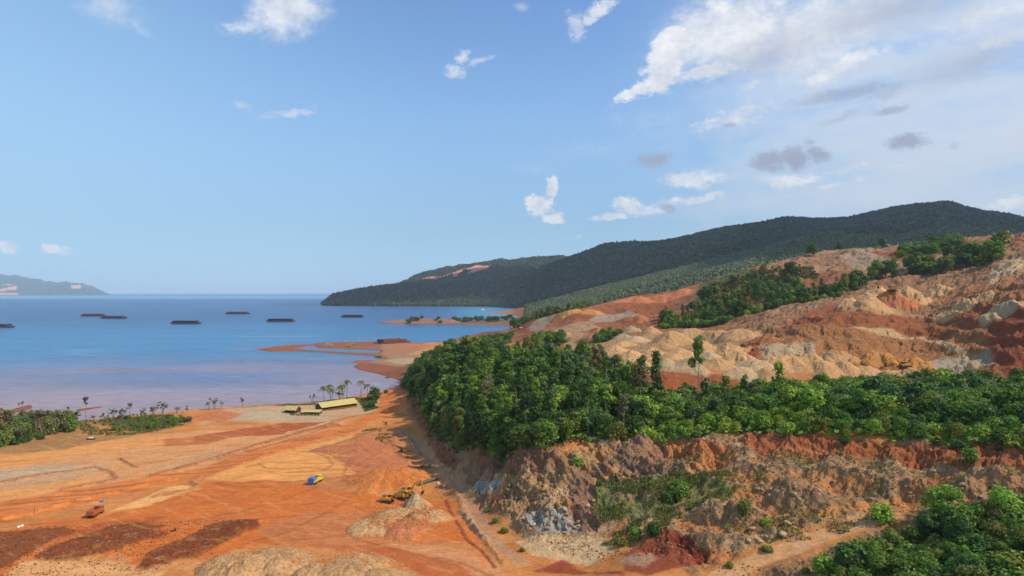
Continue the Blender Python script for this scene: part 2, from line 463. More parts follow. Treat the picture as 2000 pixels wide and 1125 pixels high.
# ------------------------------------------------------------------ heaps: (u, v of centre on the ground, radius px, height px, colour key, flat-top 0..1, stretch)
TAN, GREYTAN, ORANGE, BROWN, DARKB, PALE = 'tan', 'greytan', 'orange', 'brown', 'darkb', 'pale'
HEAPS = [
    # working floor
    (754, 934, 76, 17, ORANGE, 0.35, 1.1), (800, 935, 46, 11, ORANGE, 0.3, 1.0), (700, 880, 62, 9, BROWN, 0.6, 1.3), (745, 905, 50, 6, BROWN, 0.7, 1.3),
    (812, 988, 32, 26, GREYTAN, 0.1, 1.0), (740, 1028, 62, 17, TAN, 0.5, 1.0), (790, 1032, 60, 15, BROWN, 0.5, 1.0), (830, 1015, 50, 20, TAN, 0.4, 1.0), (775, 1003, 40, 10, TAN, 0.5, 1.0),
    (470, 1112, 80, 24, TAN, 0.5, 1.0), (545, 1098, 78, 22, TAN, 0.5, 1.0), (610, 1130, 60, 20, TAN, 0.5, 1.0),
    (680, 1122, 84, 26, TAN, 0.5, 1.0), (740, 1135, 60, 20, TAN, 0.4, 1.0), (420, 1120, 40, 12, TAN, 0.4, 1.0),
    # dark ploughed windrows
    (440, 1040, 40, 3, DARKB, 0.6, 1.0), (480, 1028, 34, 3, DARKB, 0.6, 1.0), (400, 1060, 44, 3, DARKB, 0.6, 1.0), (350, 1082, 44, 3, DARKB, 0.6, 1.0), (310, 1100, 34, 3, DARKB, 0.6, 1.0),
    (280, 1048, 40, 3, DARKB, 0.6, 1.0), (230, 1056, 44, 3, DARKB, 0.6, 1.0), (175, 1068, 44, 3, DARKB, 0.6, 1.0), (120, 1082, 40, 3, DARKB, 0.6, 1.0),
    # tan heaps of the far plateau
    (1200, 690, 40, 16, TAN, 0.1, 1.0), (1232, 704, 44, 20, TAN, 0.1, 1.0), (1275, 700, 40, 22, TAN, 0.1, 1.0), (1180, 712, 30, 14, TAN, 0.2, 1.0),
    (1250, 722, 40, 20, TAN, 0.1, 1.0), (1300, 718, 40, 20, GREYTAN, 0.1, 1.0), (1345, 721, 46, 22, GREYTAN, 0.1, 1.0), (1400, 717, 44, 18, TAN, 0.2, 1.0),
    (1310, 672, 50, 26, TAN, 0.15, 1.0), (1345, 664, 50, 22, TAN, 0.2, 1.0), (1290, 680, 34, 12, TAN, 0.1, 1.0), (1395, 668, 48, 22, TAN, 0.3, 1.0), (1430, 664, 46, 20, TAN, 0.4, 1.0),
    (1370, 690, 54, 26, TAN, 0.1, 1.0), (1420, 690, 44, 22, TAN, 0.1, 1.0), (1330, 700, 46, 20, TAN, 0.1, 1.0), (1440, 708, 44, 22, TAN, 0.1, 1.0),
    (1385, 705, 40, 18, GREYTAN, 0.1, 1.0), (1480, 722, 50, 20, GREYTAN, 0.3, 1.0), (1450, 732, 40, 12, GREYTAN, 0.4, 1.0), (1240, 668, 36, 12, GREYTAN, 0.1, 1.0), (1215, 676, 28, 10, TAN, 0.1, 1.0),
    (1545, 722, 66, 32, TAN, 0.35, 1.0), (1600, 727, 60, 24, TAN, 0.3, 1.0), (1650, 730, 46, 24, TAN, 0.2, 1.0), (1580, 706, 40, 20, TAN, 0.2, 1.0), (1500, 734, 36, 16, TAN, 0.3, 1.0),
    (1630, 706, 44, 22, TAN, 0.2, 1.0), (1715, 708, 44, 24, 'ochre', 0.1, 1.0), (1790, 716, 40, 20, 'ochre', 0.1, 1.0), (1785, 736, 46, 20, TAN, 0.1, 1.0), (1700, 736, 44, 16, TAN, 0.5, 1.0), (1740, 735, 36, 12, TAN, 0.4, 1.0),
    # heaps above the pit
    (1660, 598, 34, 16, TAN, 0.1, 1.0), (1700, 597, 40, 20, TAN, 0.1, 1.0), (1740, 594, 44, 24, BROWN, 0.1, 1.0), (1770, 590, 40, 26, TAN, 0.1, 1.0), (1775, 575, 30, 14, TAN, 0.1, 1.0), (1715, 578, 36, 12, TAN, 0.3, 1.0), (1828, 572, 34, 12, TAN, 0.2, 1.0), (1880, 600, 50, 12, TAN, 0.2, 1.0), (1960, 605, 40, 14, GREYTAN, 0.2, 1.0),
    (1800, 520, 30, 12, TAN, 0.3, 1.0), (1845, 518, 28, 12, TAN, 0.3, 1.0),
    # rocky hummocks of the quarry bench
    (1545, 968, 50, 24, 'rocky', .2, 1.3), (1590, 972, 44, 18, 'rocky', .2, 1.2), (1680, 945, 48, 24, 'rocky', .3, 1.1), (1720, 958, 40, 18, 'rocky', .2, 1.0), (1795, 958, 44, 24, 'rocky', .3, 1.0), (1885, 962, 36, 22, 'rocky', .3, 1.0),
    (1440, 1010, 34, 22, 'rocky', .3, 1.0), (1390, 1000, 40, 18, 'rocky', .3, 1.0), (1500, 920, 40, 12, 'rocky', .3, 1.2), (1620, 920, 44, 12, 'rocky', .3, 1.2), (1530, 1040, 34, 14, 'rocky', .3, 1.2), (1960, 940, 40, 14, 'rocky', .3, 1.0),
    (1230, 960, 44, 18, 'rocky', .3, 1.0), (1300, 965, 50, 20, 'rocky', .4, 1.1),
    # brown middle ground
    (1115, 602, 38, 16, 'ochre', 0.4, 1.0), (1115, 612, 26, 9, 'ochre', 0.1, 1.0), (1155, 612, 26, 9, 'ochre', 0.1, 1.0), (1250, 628, 34, 13, BROWN, 0.1, 1.0), (1285, 628, 30, 13, BROWN, 0.1, 1.0),
    (1232, 650, 28, 16, GREYTAN, 0.1, 1.0), (1270, 652, 26, 12, TAN, 0.1, 1.0), (1190, 662, 34, 15, TAN, 0.1, 1.0), (1215, 664, 30, 13, GREYTAN, 0.1, 1.0), (1165, 650, 26, 9, BROWN, 0.2, 1.0),
    (1102, 656, 14, 9, TAN, 0.2, 1.0), (1000, 680, 34, 9, BROWN, 0.5, 1.0), (1015, 680, 26, 8, BROWN, 0.4, 1.0), (975, 694, 20, 10, BROWN, 0.2, 1.0),
    (1180, 590, 40, 10, BROWN, 0.3, 1.0), (1240, 588, 40, 8, BROWN, 0.3, 1.0), (1290, 586, 34, 8, BROWN, 0.2, 1.0), (1320, 578, 40, 8, BROWN, 0.2, 1.0),
    # island spit
    (822, 630, 36, 11, 'knoll', 0.4, 1.0), (862, 630, 32, 11, 'knoll', 0.2, 1.0),
    # shore spoil by the barge
    (800, 676, 40, 4, BROWN, 0.4, 1.0), (840, 690, 40, 8, TAN, 0.3, 1.0), (800, 706, 50, 5, GREYTAN, 0.5, 1.0),
]
PAL = {k: lin(v) for k, v in dict(tan=(190, 144, 96), greytan=(178, 148, 108), orange=(184, 104, 50), ochre=(188, 128, 68), brown=(176, 106, 66), darkb=(128, 66, 34),
                                  pale=(205, 185, 150), rocky=(146, 108, 76), knoll=(138, 100, 76)).items()}


def build_ground():
    segs = [(60, 130, .012), (130, 300, .0021), (300, 700, .0026), (700, 1300, .0031), (1300, 3000, .0055), (3000, 9000, .008)]
    S = np.concatenate([np.arange(math.log(a), math.log(b), st) for a, b, st in segs])
    Tt = np.concatenate([np.arange(-1.3, -0.8, .012), np.arange(-0.8, 0.8, .00125), np.arange(0.8, 1.31, .012)])
    ns, nt = len(S), len(Tt)
    t, s = np.meshgrid(Tt, S)
    t = t.ravel()
    s = s.ravel()
    D = np.exp(s)
    X = t * D
    Y = D
    z = tab(BZ, t, s)
    u = 1000 + F * t
    # warp used for every painted edge
    wt = fbm(X * 0.08, Y * 0.08, 5, .62)
    ws = fbm(X * 0.08 + 50, Y * 0.08 + 70, 5, .62)
    n_big = fbm(X * 0.012 + 9, Y * 0.012 + 4, 4)
    n_mid = fbm(X * 0.06 + 3, Y * 0.06, 4)
    n_fine = fbm(X * 0.35, Y * 0.35 + 8, 4)
    n_scr = fbm(t * 60, s * 60, 4)          # scale-free for the far hills

    def mask(poly, soft=6.0, warp=6.0, dmin=0.0, kind='hit'):
        P = hits(poly, dmin) if kind == 'hit' else np.array([sea(a, b) for a, b in poly])
        lo = P.min(0) - (warp + soft) * 2 / F
        hi = P.max(0) + (warp + soft) * 2 / F
        idx = np.where((t > lo[0]) & (t < hi[0]) & (s > lo[1]) & (s < hi[1]))[0]
        m = np.zeros(len(t), np.float32)
        if len(idx):
            d = sdist(t[idx] + wt[idx] * warp / F, s[idx] + ws[idx] * warp / F, P)
            m[idx] = sstep(-soft / F, soft / F, d)
        return m

    ROADS = {
        'haul': [(-700, 1010), (-60, 992), (100, 962), (250, 938), (400, 912), (520, 876), (620, 846), (700, 822), (735, 800), (745, 775), (770, 752), (790, 738), (800, 742), (806, 752), (795, 768), (790, 790),
                 (745, 815), (700, 836), (600, 868), (480, 905), (400, 930), (330, 945), (200, 975), (100, 1000), (-60, 1032), (-700, 1120)],
        'side': [(770, 842), (790, 838), (830, 862), (850, 890), (870, 912), (905, 940), (930, 985), (960, 1030), (1000, 1075), (1040, 1100), (1010, 1112), (970, 1075), (930, 1030), (905, 990), (885, 955), (850, 925), (815, 890), (795, 860)],
        'upper': [(1360, 1150), (1390, 1116), (1480, 1078), (1560, 1048), (1620, 1030), (1690, 1012), (1760, 1000), (1762, 1010), (1700, 1030), (1620, 1056), (1560, 1080), (1470, 1112), (1450, 1150)],
    }
    up = mask(ROADS['upper'], 4, 3)
    near_up = mask([(1330, 1160), (1380, 1105), (1480, 1066), (1620, 1018), (1760, 992), (1765, 1014), (1620, 1068), (1480, 1125), (1460, 1160)], 14, 3)
    # ---- macro relief
    far = sstep(1500, 2600, D) * sstep(2, 40, z)
    g = ridged(X * 0.0016, Y * 0.0016, 4)
    g = ridged(X * 0.0011 + 3, Y * 0.0011, 4)
    cf = 1 - 0.85 * np.exp(-((D - 4600) / 300) ** 2)
    z = z + far * (g - 0.5) * np.clip(z * 0.26, 0, 95) * cf
    # benches of the pit wall
    pit = mask([(1470, 722), (1400, 700), (1500, 640), (1640, 600), (1800, 590), (2100, 560), (2200, 740), (1900, 742), (1700, 726)], 8, 14)
    mine = (1 - pit * .75) * sstep(560, 760, D) * (1 - sstep(1250, 1500, D)) * sstep(900, 1050, u)
    z = z + mine * (ridged(X * 0.011 + 4, Y * 0.011, 4) - 0.5) * 7 * sstep(15, 50, z)
    z = z + mine * fbm(X * 0.04, Y * 0.04, 3) * 1.6
    st = 9.0
    zz = z / st + n_mid * 0.4 + n_big * 0.5
    ter = (np.floor(zz) + sstep(0.45, 0.95, zz - np.floor(zz))) * st - (n_mid * 0.4 + n_big * 0.5) * st
    z = z * (1 - pit * 0.6) + ter * pit * 0.6
    gul = ridged(t * 34 + n_mid * 0.8, s * 9, 3)
    z = z + pit * (gul - 0.5) * 2.6
    upper = mask([(1480, 700), (1370, 545), (1560, 486), (2100, 440), (2200, 600), (1950, 600), (1640, 590), (1520, 640)], 20, 14)
    z = z + upper * (ridged(X * 0.024, Y * 0.024, 5, .6) - 0.5) * 6.5
    rill = ridged(t * 90 + n_mid, s * 14, 3)
    z = z + np.clip(upper + mine * .6, 0, 1) * (rill - .5) * 1.8
    # quarried rock between the floor and the wood
    rock = mask([(845, 880), (852, 850), (880, 838), (960, 862), (1000, 885), (1100, 880), (1250, 850), (1450, 850), (1700, 855), (2300, 880),
                 (2400, 1140), (1380, 1140), (1330, 1100), (1180, 1050), (1040, 1060), (985, 1010), (925, 975), (880, 915)], 12, 10)
    rock0 = rock
    rock = rock * (1 - near_up * .85)
    crag = mask([(900, 925), (960, 895), (1080, 885), (1160, 865), (1250, 855), (1400, 860), (1420, 900), (1350, 935), (1180, 950), (1165, 1040), (1010, 1040), (935, 985)], 12, 12)
    rrg = ridged(X * 0.045, Y * 0.045 + 3, 5, 0.55)
    z = z + rock * (rrg - 0.5) * (2.4 + 2.0 * sstep(1180, 1300, u))
    z = z + rock * fbm(X * 0.25, Y * 0.25, 4, 0.6) * 0.6
    z = z + crag * (ridged(X * 0.06 + 0.04 * z, Y * 0.05, 5, 0.55) - 0.5) * 5.2
    # the left flank bank of the wooded hill
    flank = mask([(790, 790), (800, 740), (830, 760), (870, 850), (900, 900), (880, 925), (850, 900)], 8, 8)
    z = z + flank * (ridged(X * 0.08, Y * 0.08, 4) - 0.4) * 3.0
    # fluted red cliff
    cliff = mask([(1440, 856), (1560, 846), (1700, 856), (1850, 876), (2100, 890), (2100, 945), (1850, 912), (1700, 898), (1600, 902), (1470, 885)], 4, 6)
    flute = ridged(t * 150 + n_mid * 2.5, s * 16, 4, 0.6)
    z = z + cliff * (flute - 0.5) * 0.75 * (0.5 + sstep(-.2, .3, n_mid))
    bank = mask([(1150, 726), (1500, 738), (1700, 745), (1960, 720), (2100, 800), (1500, 800), (1150, 790)], 4, 6)
    z = z + bank * (ridged(t * 45 + n_mid, s * 8, 3) - 0.5) * 1.0
    # pit hole
    hole = mask([(1312, 1056), (1335, 1046), (1385, 1072), (1376, 1088), (1350, 1078)], 6, 5)
    z = z - hole * 1.5
    # plain undulation
    plain = (1 - rock) * (1 - crag) * (1 - sstep(4.5, 7, z)) * (1 - sstep(560, 640, D))
    z = z + plain * (n_mid * 0.55 + n_fine * 0.14 + n_big * 0.8)

    # ---- colour ground layers
    c = np.zeros((len(t), 3))
    rough = np.full(len(t), 0.25)          # drives grit in the shader
    base = lin((190, 118, 60))
    c[:] = base
    k = sstep(-0.25, 0.35, n_mid)[:, None]
    c = c * (1 - k * 0.5) + lin((204, 136, 78)) * k * 0.5

    def paint(m, col, op=1.0, gr=None):
        nonlocal c, rough
        m = np.clip(m * op, 0, 1)
        c = c * (1 - m[:, None]) + lin(col) * m[:, None]
        if gr is not None:
            rough = rough * (1 - m) + gr * m

    def P(poly, col, soft=6, warp=8, op=1.0, gr=None, **kw):
        m = mask(poly, soft, warp, **kw)
        paint(m, col, op, gr)
        return m

    streak = fbm((X * 0.94 + Y * 0.34) * 0.03, (Y * 0.94 - X * 0.34) * 0.28, 4)      # drawn out along the haul road
    streak2 = fbm((X * 0.6 + Y * 0.8) * 0.3, (Y * 0.6 - X * 0.8) * 0.04, 4)
    onplain = (D < 560)
    P([(-700, 880), (-60, 885), (150, 868), (400, 838), (560, 842), (700, 815), (640, 838), (500, 880), (360, 925), (150, 980), (-60, 1010), (-700, 1080)], (205, 142, 88), 10, 10, 0.9)
    P([(-60, 885), (100, 872), (200, 862), (420, 850), (420, 862), (200, 880), (60, 905), (-60, 920)], (214, 142, 74), 10, 14, 0.8)
    P([(-60, 925), (100, 905), (230, 903), (180, 925), (60, 950), (-60, 960)], (182, 148, 112), 8, 14, 0.6, 0.6)
    P([(-60, 932), (60, 918), (180, 908), (182, 913), (60, 926), (-60, 944)], (186, 162, 130), 4, 5, 0.9, 0.7)
    P([(430, 880), (330, 905), (260, 925), (300, 915), (440, 890)], (176, 138, 100), 6, 12, 0.7, 0.6)
    P([(-60, 970), (60, 945), (190, 935), (170, 955), (60, 975), (-60, 1000)], (210, 140, 76), 8, 12, 0.8)
    # gravel pad round the sheds
    P([(410, 812), (440, 800), (560, 794), (700, 782), (775, 775), (740, 800), (640, 824), (520, 826), (430, 822), (390, 830)], (184, 150, 112), 5, 8, 0.95, 0.5)
    P([(370, 812), (420, 802), (480, 808), (440, 822), (390, 822)], (190, 108, 62), 5, 6, 0.9)
    P([(470, 806), (560, 800), (640, 806), (560, 818), (480, 820)], (176, 158, 128), 6, 8, 0.6)
    trench = P([(375, 868), (380, 850), (470, 838), (560, 826), (650, 824), (668, 832), (600, 842), (540, 850), (470, 852)], (166, 84, 44), 4, 6, 0.95, 0.6)
    P([(320, 858), (440, 845), (480, 850), (400, 868), (320, 872)], (176, 98, 56), 6, 8, 0.8)
    # scrub soil by the shore on the left
    P([(-60, 890), (-60, 838), (150, 826), (250, 815), (340, 812), (380, 826), (300, 845), (220, 858), (120, 880)], (150, 112, 66), 8, 10, 0.85, 0.6)
    P([(150, 850), (170, 835), (240, 828), (215, 842), (240, 852)], (206, 128, 70), 6, 8, 0.8)
    # bright silt flats
    P([(405, 936), (480, 898), (560, 880), (640, 862), (720, 843), (735, 848), (700, 862), (668, 888), (680, 910), (715, 915), (700, 928), (640, 938), (480, 940)], (218, 148, 78), 6, 14, .95, 0.12)
    P([(180, 1015), (290, 968), (330, 950), (382, 946), (382, 956), (330, 972), (290, 990), (230, 1005)], (224, 162, 94), 5, 6, 0.95, 0.1)
    P([(300, 966), (320, 958), (352, 957), (345, 966), (318, 970)], (184, 118, 74), 4, 4, 0.8, 0.6)
    P([(600, 940), (560, 934), (605, 930)], (225, 150, 80), 4, 6, 0.8)
    P([(680, 848), (700, 838), (760, 838), (770, 860), (740, 872), (700, 866)], (214, 132, 70), 6, 8, 0.7)
    # deep orange yard
    P([(-60, 1060), (60, 1020), (180, 1010), (300, 985), (390, 955), (360, 945), (450, 938), (620, 945), (700, 962), (880, 975), (930, 1010), (950, 1060),
       (900, 1060), (760, 1055), (690, 1045), (620, 1062), (500, 1062), (380, 1100), (250, 1125), (-60, 1130)], (194, 104, 44), 10, 18, 1.0, 0.25)
    P([(500, 1035), (600, 1000), (700, 1000), (760, 1060), (900, 1075), (960, 1130), (800, 1125), (700, 1070), (560, 1062)], (186, 112, 66), 10, 16, 0.8, 0.3)
    P([(760, 1062), (860, 1062), (960, 1090), (990, 1125), (860, 1125)], (204, 138, 88), 10, 14, 0.8, 0.3)
    P([(720, 1070), (760, 1066), (900, 1105), (930, 1130), (840, 1130)], (180, 88, 44), 5, 10, 0.8, 0.2)
    P([(600, 1062), (700, 1062), (760, 1070), (720, 1078), (620, 1070)], (176, 92, 48), 6, 10, 0.5)
    P([(0, 1130), (40, 1100), (120, 1090), (240, 1100), (330, 1115), (300, 1140), (0, 1140)], (214, 156, 98), 8, 10, 0.9, 0.4)
    P([(-60, 1120), (-60, 1040), (60, 1036), (130, 1028), (150, 1036), (100, 1060), (60, 1085), (20, 1105)], (124, 70, 36), 6, 22, 0.9, 0.9)
    P([(100, 1050), (200, 1022), (330, 1008), (300, 1020), (200, 1045)], (164, 82, 40), 6, 14, 0.75, 0.4)
    for pl in ([(70, 1092), (110, 1068), (160, 1052), (215, 1030), (270, 1024), (325, 1028), (300, 1050), (235, 1078), (160, 1098), (110, 1100)],
               [(262, 1112), (300, 1078), (360, 1052), (410, 1028), (450, 1018), (510, 1016), (498, 1030), (440, 1062), (380, 1092), (320, 1110)]):
        m = P(pl, (126, 72, 36), 5, 14, 0.9, 1.0)
        z = z + m * (0.55 + ridged(X * 0.35, Y * 0.35, 3) * 0.45)
    P([(150, 1096), (230, 1084), (260, 1090), (250, 1108), (180, 1106)], (196, 136, 84), 5, 8, 0.6, 0.9)
    P([(290, 1110), (330, 1100), (400, 1090), (380, 1110), (300, 1120)], (196, 136, 84), 5, 8, 0.6, 0.9)
    # rough brown ground beside the flats
    P([(652, 895), (668, 872), (700, 846), (750, 838), (800, 850), (780, 880), (800, 905), (760, 915), (700, 925), (665, 905)], (186, 112, 70), 6, 8, 0.9, 0.7)
    P([(780, 900), (850, 915), (900, 950), (860, 960), (830, 935), (800, 925)], (176, 116, 78), 6, 8, 0.8, 0.6)
    P([(600, 930), (700, 925), (700, 950), (640, 958), (600, 950)], (180, 110, 72), 6, 10, 0.7, 0.3)
    # wheel tracks over the flats
    def track(pts, wpx, col, op=0.8, dz=-0.06):
        nonlocal z
        Pp = hits(pts)
        lo = Pp.min(0) - 20 / F
        hi = Pp.max(0) + 20 / F
        idx = np.where((t > lo[0]) & (t < hi[0]) & (s > lo[1]) & (s < hi[1]))[0]
        d = ldist(t[idx] + wt[idx] * 3 / F, s[idx] + ws[idx] * 6 / F, Pp) * F
        m = np.zeros(len(t))
        mm = np.exp(-((d / wpx) ** 2))
        m[idx] = mm * (0.55 + 0.45 * np.clip(n_fine[idx] * 3 + .5, 0, 1))
        z = z + m * dz
        paint(m, col, op)
    dk = (150, 82, 44)
    for pts, wd in (([(505, 905), (520, 915), (560, 916), (600, 912), (640, 916), (690, 918)], 4.0),
                    ([(570, 880), (610, 882), (640, 893), (650, 908), (630, 918), (560, 922)], 4.0),
                    ([(590, 880), (640, 886), (680, 905), (720, 914)], 3.0), ([(480, 912), (520, 902), (560, 905), (640, 905), (690, 912)], 2.5),
                    ([(680, 905), (670, 925), (690, 935)], 4.0), ([(500, 918), (560, 930), (640, 926), (720, 918)], 2.5), ([(420, 945), (500, 942), (560, 940), (640, 935), (700, 928)], 5.0),
                    ([(370, 940), (380, 955), (360, 970), (300, 985)], 4.0), ([(440, 960), (460, 962)], 7.0), ([(420, 945), (470, 950), (520, 952)], 5.0),
                    ([(640, 845), (560, 862), (480, 885), (400, 915), (300, 945), (150, 985), (0, 1020)], 5.0),
                    ([(740, 800), (640, 835), (520, 872), (420, 900)], 4.0), ([(700, 960), (640, 1000), (560, 1040), (470, 1062)], 4.0), ([(690, 1050), (780, 1075), (880, 1095), (960, 1125)], 5.0),
                    ([(620, 950), (560, 975), (470, 1000), (350, 1020)], 4.0), ([(650, 1000), (560, 1010), (430, 1020)], 3.0)):
        track(pts, wd, dk, 0.75)
    for pts, wd in (([(560, 1000), (480, 1008), (380, 1010), (300, 1030)], 8), ([(700, 985), (620, 975), (520, 985)], 8), ([(880, 1000), (930, 1060), (950, 1110)], 9)):
        track(pts, wd, (204, 118, 60), 0.6, 0.0)
    rr = random.Random(9)
    yard = [((640, 1010), (120, 70)), ((400, 1000), (160, 40)), ((820, 1075), (90, 30)), ((600, 900), (90, 25)), ((300, 960), (160, 40)), ((900, 1000), (30, 50)), ((560, 1050), (160, 25))]
    for _k in range(46):
        (cu, cv), (ru, rv) = yard[_k % len(yard)]
        u0, v0 = cu + rr.uniform(-ru, ru), cv + rr.uniform(-rv, rv)
        an = rr.uniform(-.5, .35)
        pts = []
        for q in range(6):
            pts.append((u0, v0))
            u0 += math.cos(an) * 34
            v0 -= math.sin(an) * 34 * .42
            an += rr.uniform(-.28, .28)
        for off in (0, 2.6):
            track([(a, b + off) for a, b in pts], 0.8, rr.choice([(140, 76, 42), (156, 88, 48), (212, 142, 86)]), rr.uniform(.45, .85), -0.1)
    # earth ridges (berms) beside the roads
    def berm(pts, wpx, h, col, gr=0.9, rocky=0.5):
        nonlocal z
        Pp = hits(pts)
        lo = Pp.min(0) - 30 / F
        hi = Pp.max(0) + 30 / F
        idx = np.where((t > lo[0]) & (t < hi[0]) & (s > lo[1]) & (s < hi[1]))[0]
        d = ldist(t[idx] + wt[idx] * 4 / F, s[idx] + ws[idx] * 5 / F, Pp) * F
        m = np.zeros(len(t))
        m[idx] = np.exp(-((d / wpx) ** 2))
        z = z + m * h * (0.7 + rocky * fbm(X * 0.45, Y * 0.45, 3) * 1.6)
        paint(np.clip(m * 1.3, 0, 1), col, 0.85, gr)
    berm([(0, 1015), (60, 1002), (150, 978), (220, 962), (285, 945), (330, 938), (375, 938), (388, 948), (370, 958), (300, 972)], 6, 0.9, (178, 116, 74))
    berm([(300, 928), (360, 912), (430, 893), (520, 866), (590, 845), (640, 832)], 8, 1.1, (160, 100, 62))
    berm([(380, 935), (440, 918), (500, 896), (560, 878), (640, 855), (700, 838)], 7, 0.9, (176, 108, 66))
    berm([(120, 958), (170, 945), (230, 935), (215, 920), (185, 912), (60, 930), (0, 942)], 6, 0.8, (166, 106, 68))
    berm([(236, 896), (250, 905), (268, 912)], 4, 0.9, (150, 90, 56))
    berm([(560, 846), (600, 838), (640, 826), (665, 828)], 5, 1.0, (196, 150, 108))
    berm([(775, 840), (800, 862), (815, 890), (850, 915), (885, 935)], 6, 1.3, (176, 120, 80))
    berm([(760, 850), (775, 880), (800, 905)], 6, 0.8, (168, 104, 64))
    berm([(842, 918), (880, 945), (905, 990), (925, 1030), (965, 1075), (985, 1105)], 6, 1.0, (190, 128, 80))
    berm([(900, 1000), (925, 1035), (950, 1055)], 5, 1.2, (160, 140, 112))
    berm([(868, 975), (885, 1010), (905, 1050), (940, 1075), (965, 1110)], 4, -0.6, (150, 78, 42))
    berm([(660, 868), (690, 860), (720, 848), (735, 838)], 6, 0.8, (150, 112, 66))
    berm([(700, 850), (740, 852), (775, 870)], 5, 0.6, (168, 100, 60))

    # ---- shore ground
    P([(497, 683), (560, 672), (640, 666), (800, 664), (830, 668), (815, 690), (800, 720), (800, 745), (780, 745), (690, 720), (690, 700), (600, 690)], (142, 96, 68), 4, 4, 1.0, 0.4, dmin=620)
    P([(500, 683), (610, 670), (740, 664), (740, 676), (620, 678), (560, 686)], (138, 84, 56), 3, 4, 0.8, 0.4, dmin=620)
    P([(745, 668), (830, 672), (815, 700), (770, 712), (745, 690)], (166, 116, 82), 4, 6, 0.8, 0.4, dmin=620)
    P([(690, 712), (760, 706), (800, 712), (790, 745), (730, 728)], (138, 78, 52), 4, 5, 0.8, 0.3, dmin=560)
    P([(720, 708), (790, 690), (815, 700), (790, 716), (750, 712)], (156, 120, 86), 3, 4, 0.8, 0.5, dmin=620)
    P([(575, 687), (590, 683), (640, 688), (745, 696), (742, 700), (680, 694)], (98, 104, 50), 2, 3, 0.9, 0.9, dmin=620)
    P([(730, 640), (738, 624), (1010, 620), (1020, 645), (900, 640)], (146, 108, 80), 3, 4, 1.0, 0.5, dmin=1500)
    P([(860, 662), (870, 645), (1000, 638), (1040, 642), (1020, 668), (930, 672)], (160, 104, 72), 3, 5, 1.0, 0.4, dmin=900)

    # ---- quarried middle ground and hills beyond
    midm = sstep(560, 620, D) * sstep(905, 935, u) * (1 - sstep(1500, 1600, D))
    paint(midm, (168, 108, 68), 1.0, 0.6)
    paint(midm * sstep(-0.05, 0.3, n_mid), (152, 88, 52), 0.6)
    paint(midm * sstep(0.05, 0.4, n_big), (190, 140, 98), 0.5)
    strat = fbm(X * .008, z * .22 + n_mid * .6, 4)
    wst = sstep(1380, 1250, u) if False else 1 - sstep(1300, 1420, u)
    paint(midm * wst * sstep(0.02, .22, strat), (142, 68, 42), 0.75, .5)
    paint(midm * wst * sstep(0.05, .25, -strat), (176, 124, 90), 0.6, .6)
    P([(1000, 600), (1060, 592), (1160, 578), (1320, 580), (1290, 625), (1180, 640), (1060, 640), (1010, 655)], (158, 84, 52), 6, 10, 0.7, 0.5, dmin=700)
    P([(1150, 625), (1180, 612), (1230, 610), (1250, 616), (1200, 628), (1160, 632)], (178, 156, 130), 4, 8, 0.8, 0.9, dmin=600)
    P([(1030, 640), (1070, 608), (1095, 600), (1080, 620), (1050, 645)], (176, 150, 122), 4, 6, 0.8, 0.8, dmin=700)
    P([(1085, 640), (1150, 628), (1170, 640), (1120, 668), (1160, 680), (1120, 685), (1090, 665)], (190, 146, 106), 4, 5, 0.85, 0.3, dmin=600)
    P([(900, 700), (960, 685), (1030, 672), (1080, 680), (1120, 700), (1040, 720), (900, 720)], (178, 110, 72), 6, 8, 0.8, 0.4, dmin=560)
    P([(1100, 690), (1180, 668), (1290, 650), (1480, 645), (1500, 660), (1400, 700), (1480, 730), (1850, 738), (1850, 745), (1500, 744), (1200, 730)], (186, 138, 92), 8, 8, 1.0, 0.5, dmin=395)
    P([(1370, 722), (1600, 724), (1760, 728), (1900, 720), (1900, 742), (1500, 744), (1370, 738)], (196, 124, 72), 4, 6, 0.8, 0.2, dmin=395)
    P([(1480, 690), (1500, 655), (1560, 650), (1480, 700)], (170, 96, 56), 6, 6, 0.8, 0.7, dmin=440)
    bk = bank * (D > 370) * (D < 436)
    paint(bk, (154, 84, 48), 1.0, 0.6)
    paint(bk * sstep(0.0, 0.5, ridged(t * 70, s * 8, 3)), (176, 96, 56), 0.5)
    # pit wall
    paint(pit, (170, 110, 66), 1.0, 0.8)
    paint(pit * sstep(0.0, 0.4, fbm(X * .05, Y * .05 + z * .1, 4)), (196, 144, 92), 0.6)
    paint(pit * sstep(0.1, 0.4, fbm(X * .04 + 9, Y * .04 + z * .1, 4)), (140, 76, 46), 0.6)
    pst = sstep(0.05, .3, fbm(X * .006, z * .30 + n_mid * .5, 4))
    P([(1380, 650), (1640, 596), (2100, 590), (2100, 640), (1880, 640), (1640, 632), (1540, 640), (1420, 665)], (158, 86, 50), 6, 14, 0.8, 0.5, dmin=430)
    P([(1560, 700), (1540, 650), (1640, 636), (1880, 640), (1900, 680), (1860, 712), (1700, 712)], (178, 116, 68), 8, 10, 0.8, 0.9, dmin=430)
    P([(1400, 690), (1500, 660), (1560, 655), (1540, 675), (1470, 700)], (172, 94, 54), 6, 8, 0.8, 0.7, dmin=430)
    paint(pit * pst, (146, 80, 48), 0.35)
    grey = mask([(1478, 672), (1545, 668), (1588, 660), (1594, 690), (1570, 700), (1520, 695), (1500, 715)], 4, 8)
    paint(grey, (194, 166, 126), 0.8, 1.0)
    P([(1770, 716), (1830, 700), (1890, 690), (1930, 685), (1945, 705), (1900, 720), (1850, 722), (1800, 728)], (186, 170, 146), 5, 9, 0.7, 1.0, dmin=430)
    P([(1810, 722), (1835, 726), (1845, 738), (1815, 742)], (176, 166, 150), 4, 5, 0.8, 0.9, dmin=400)
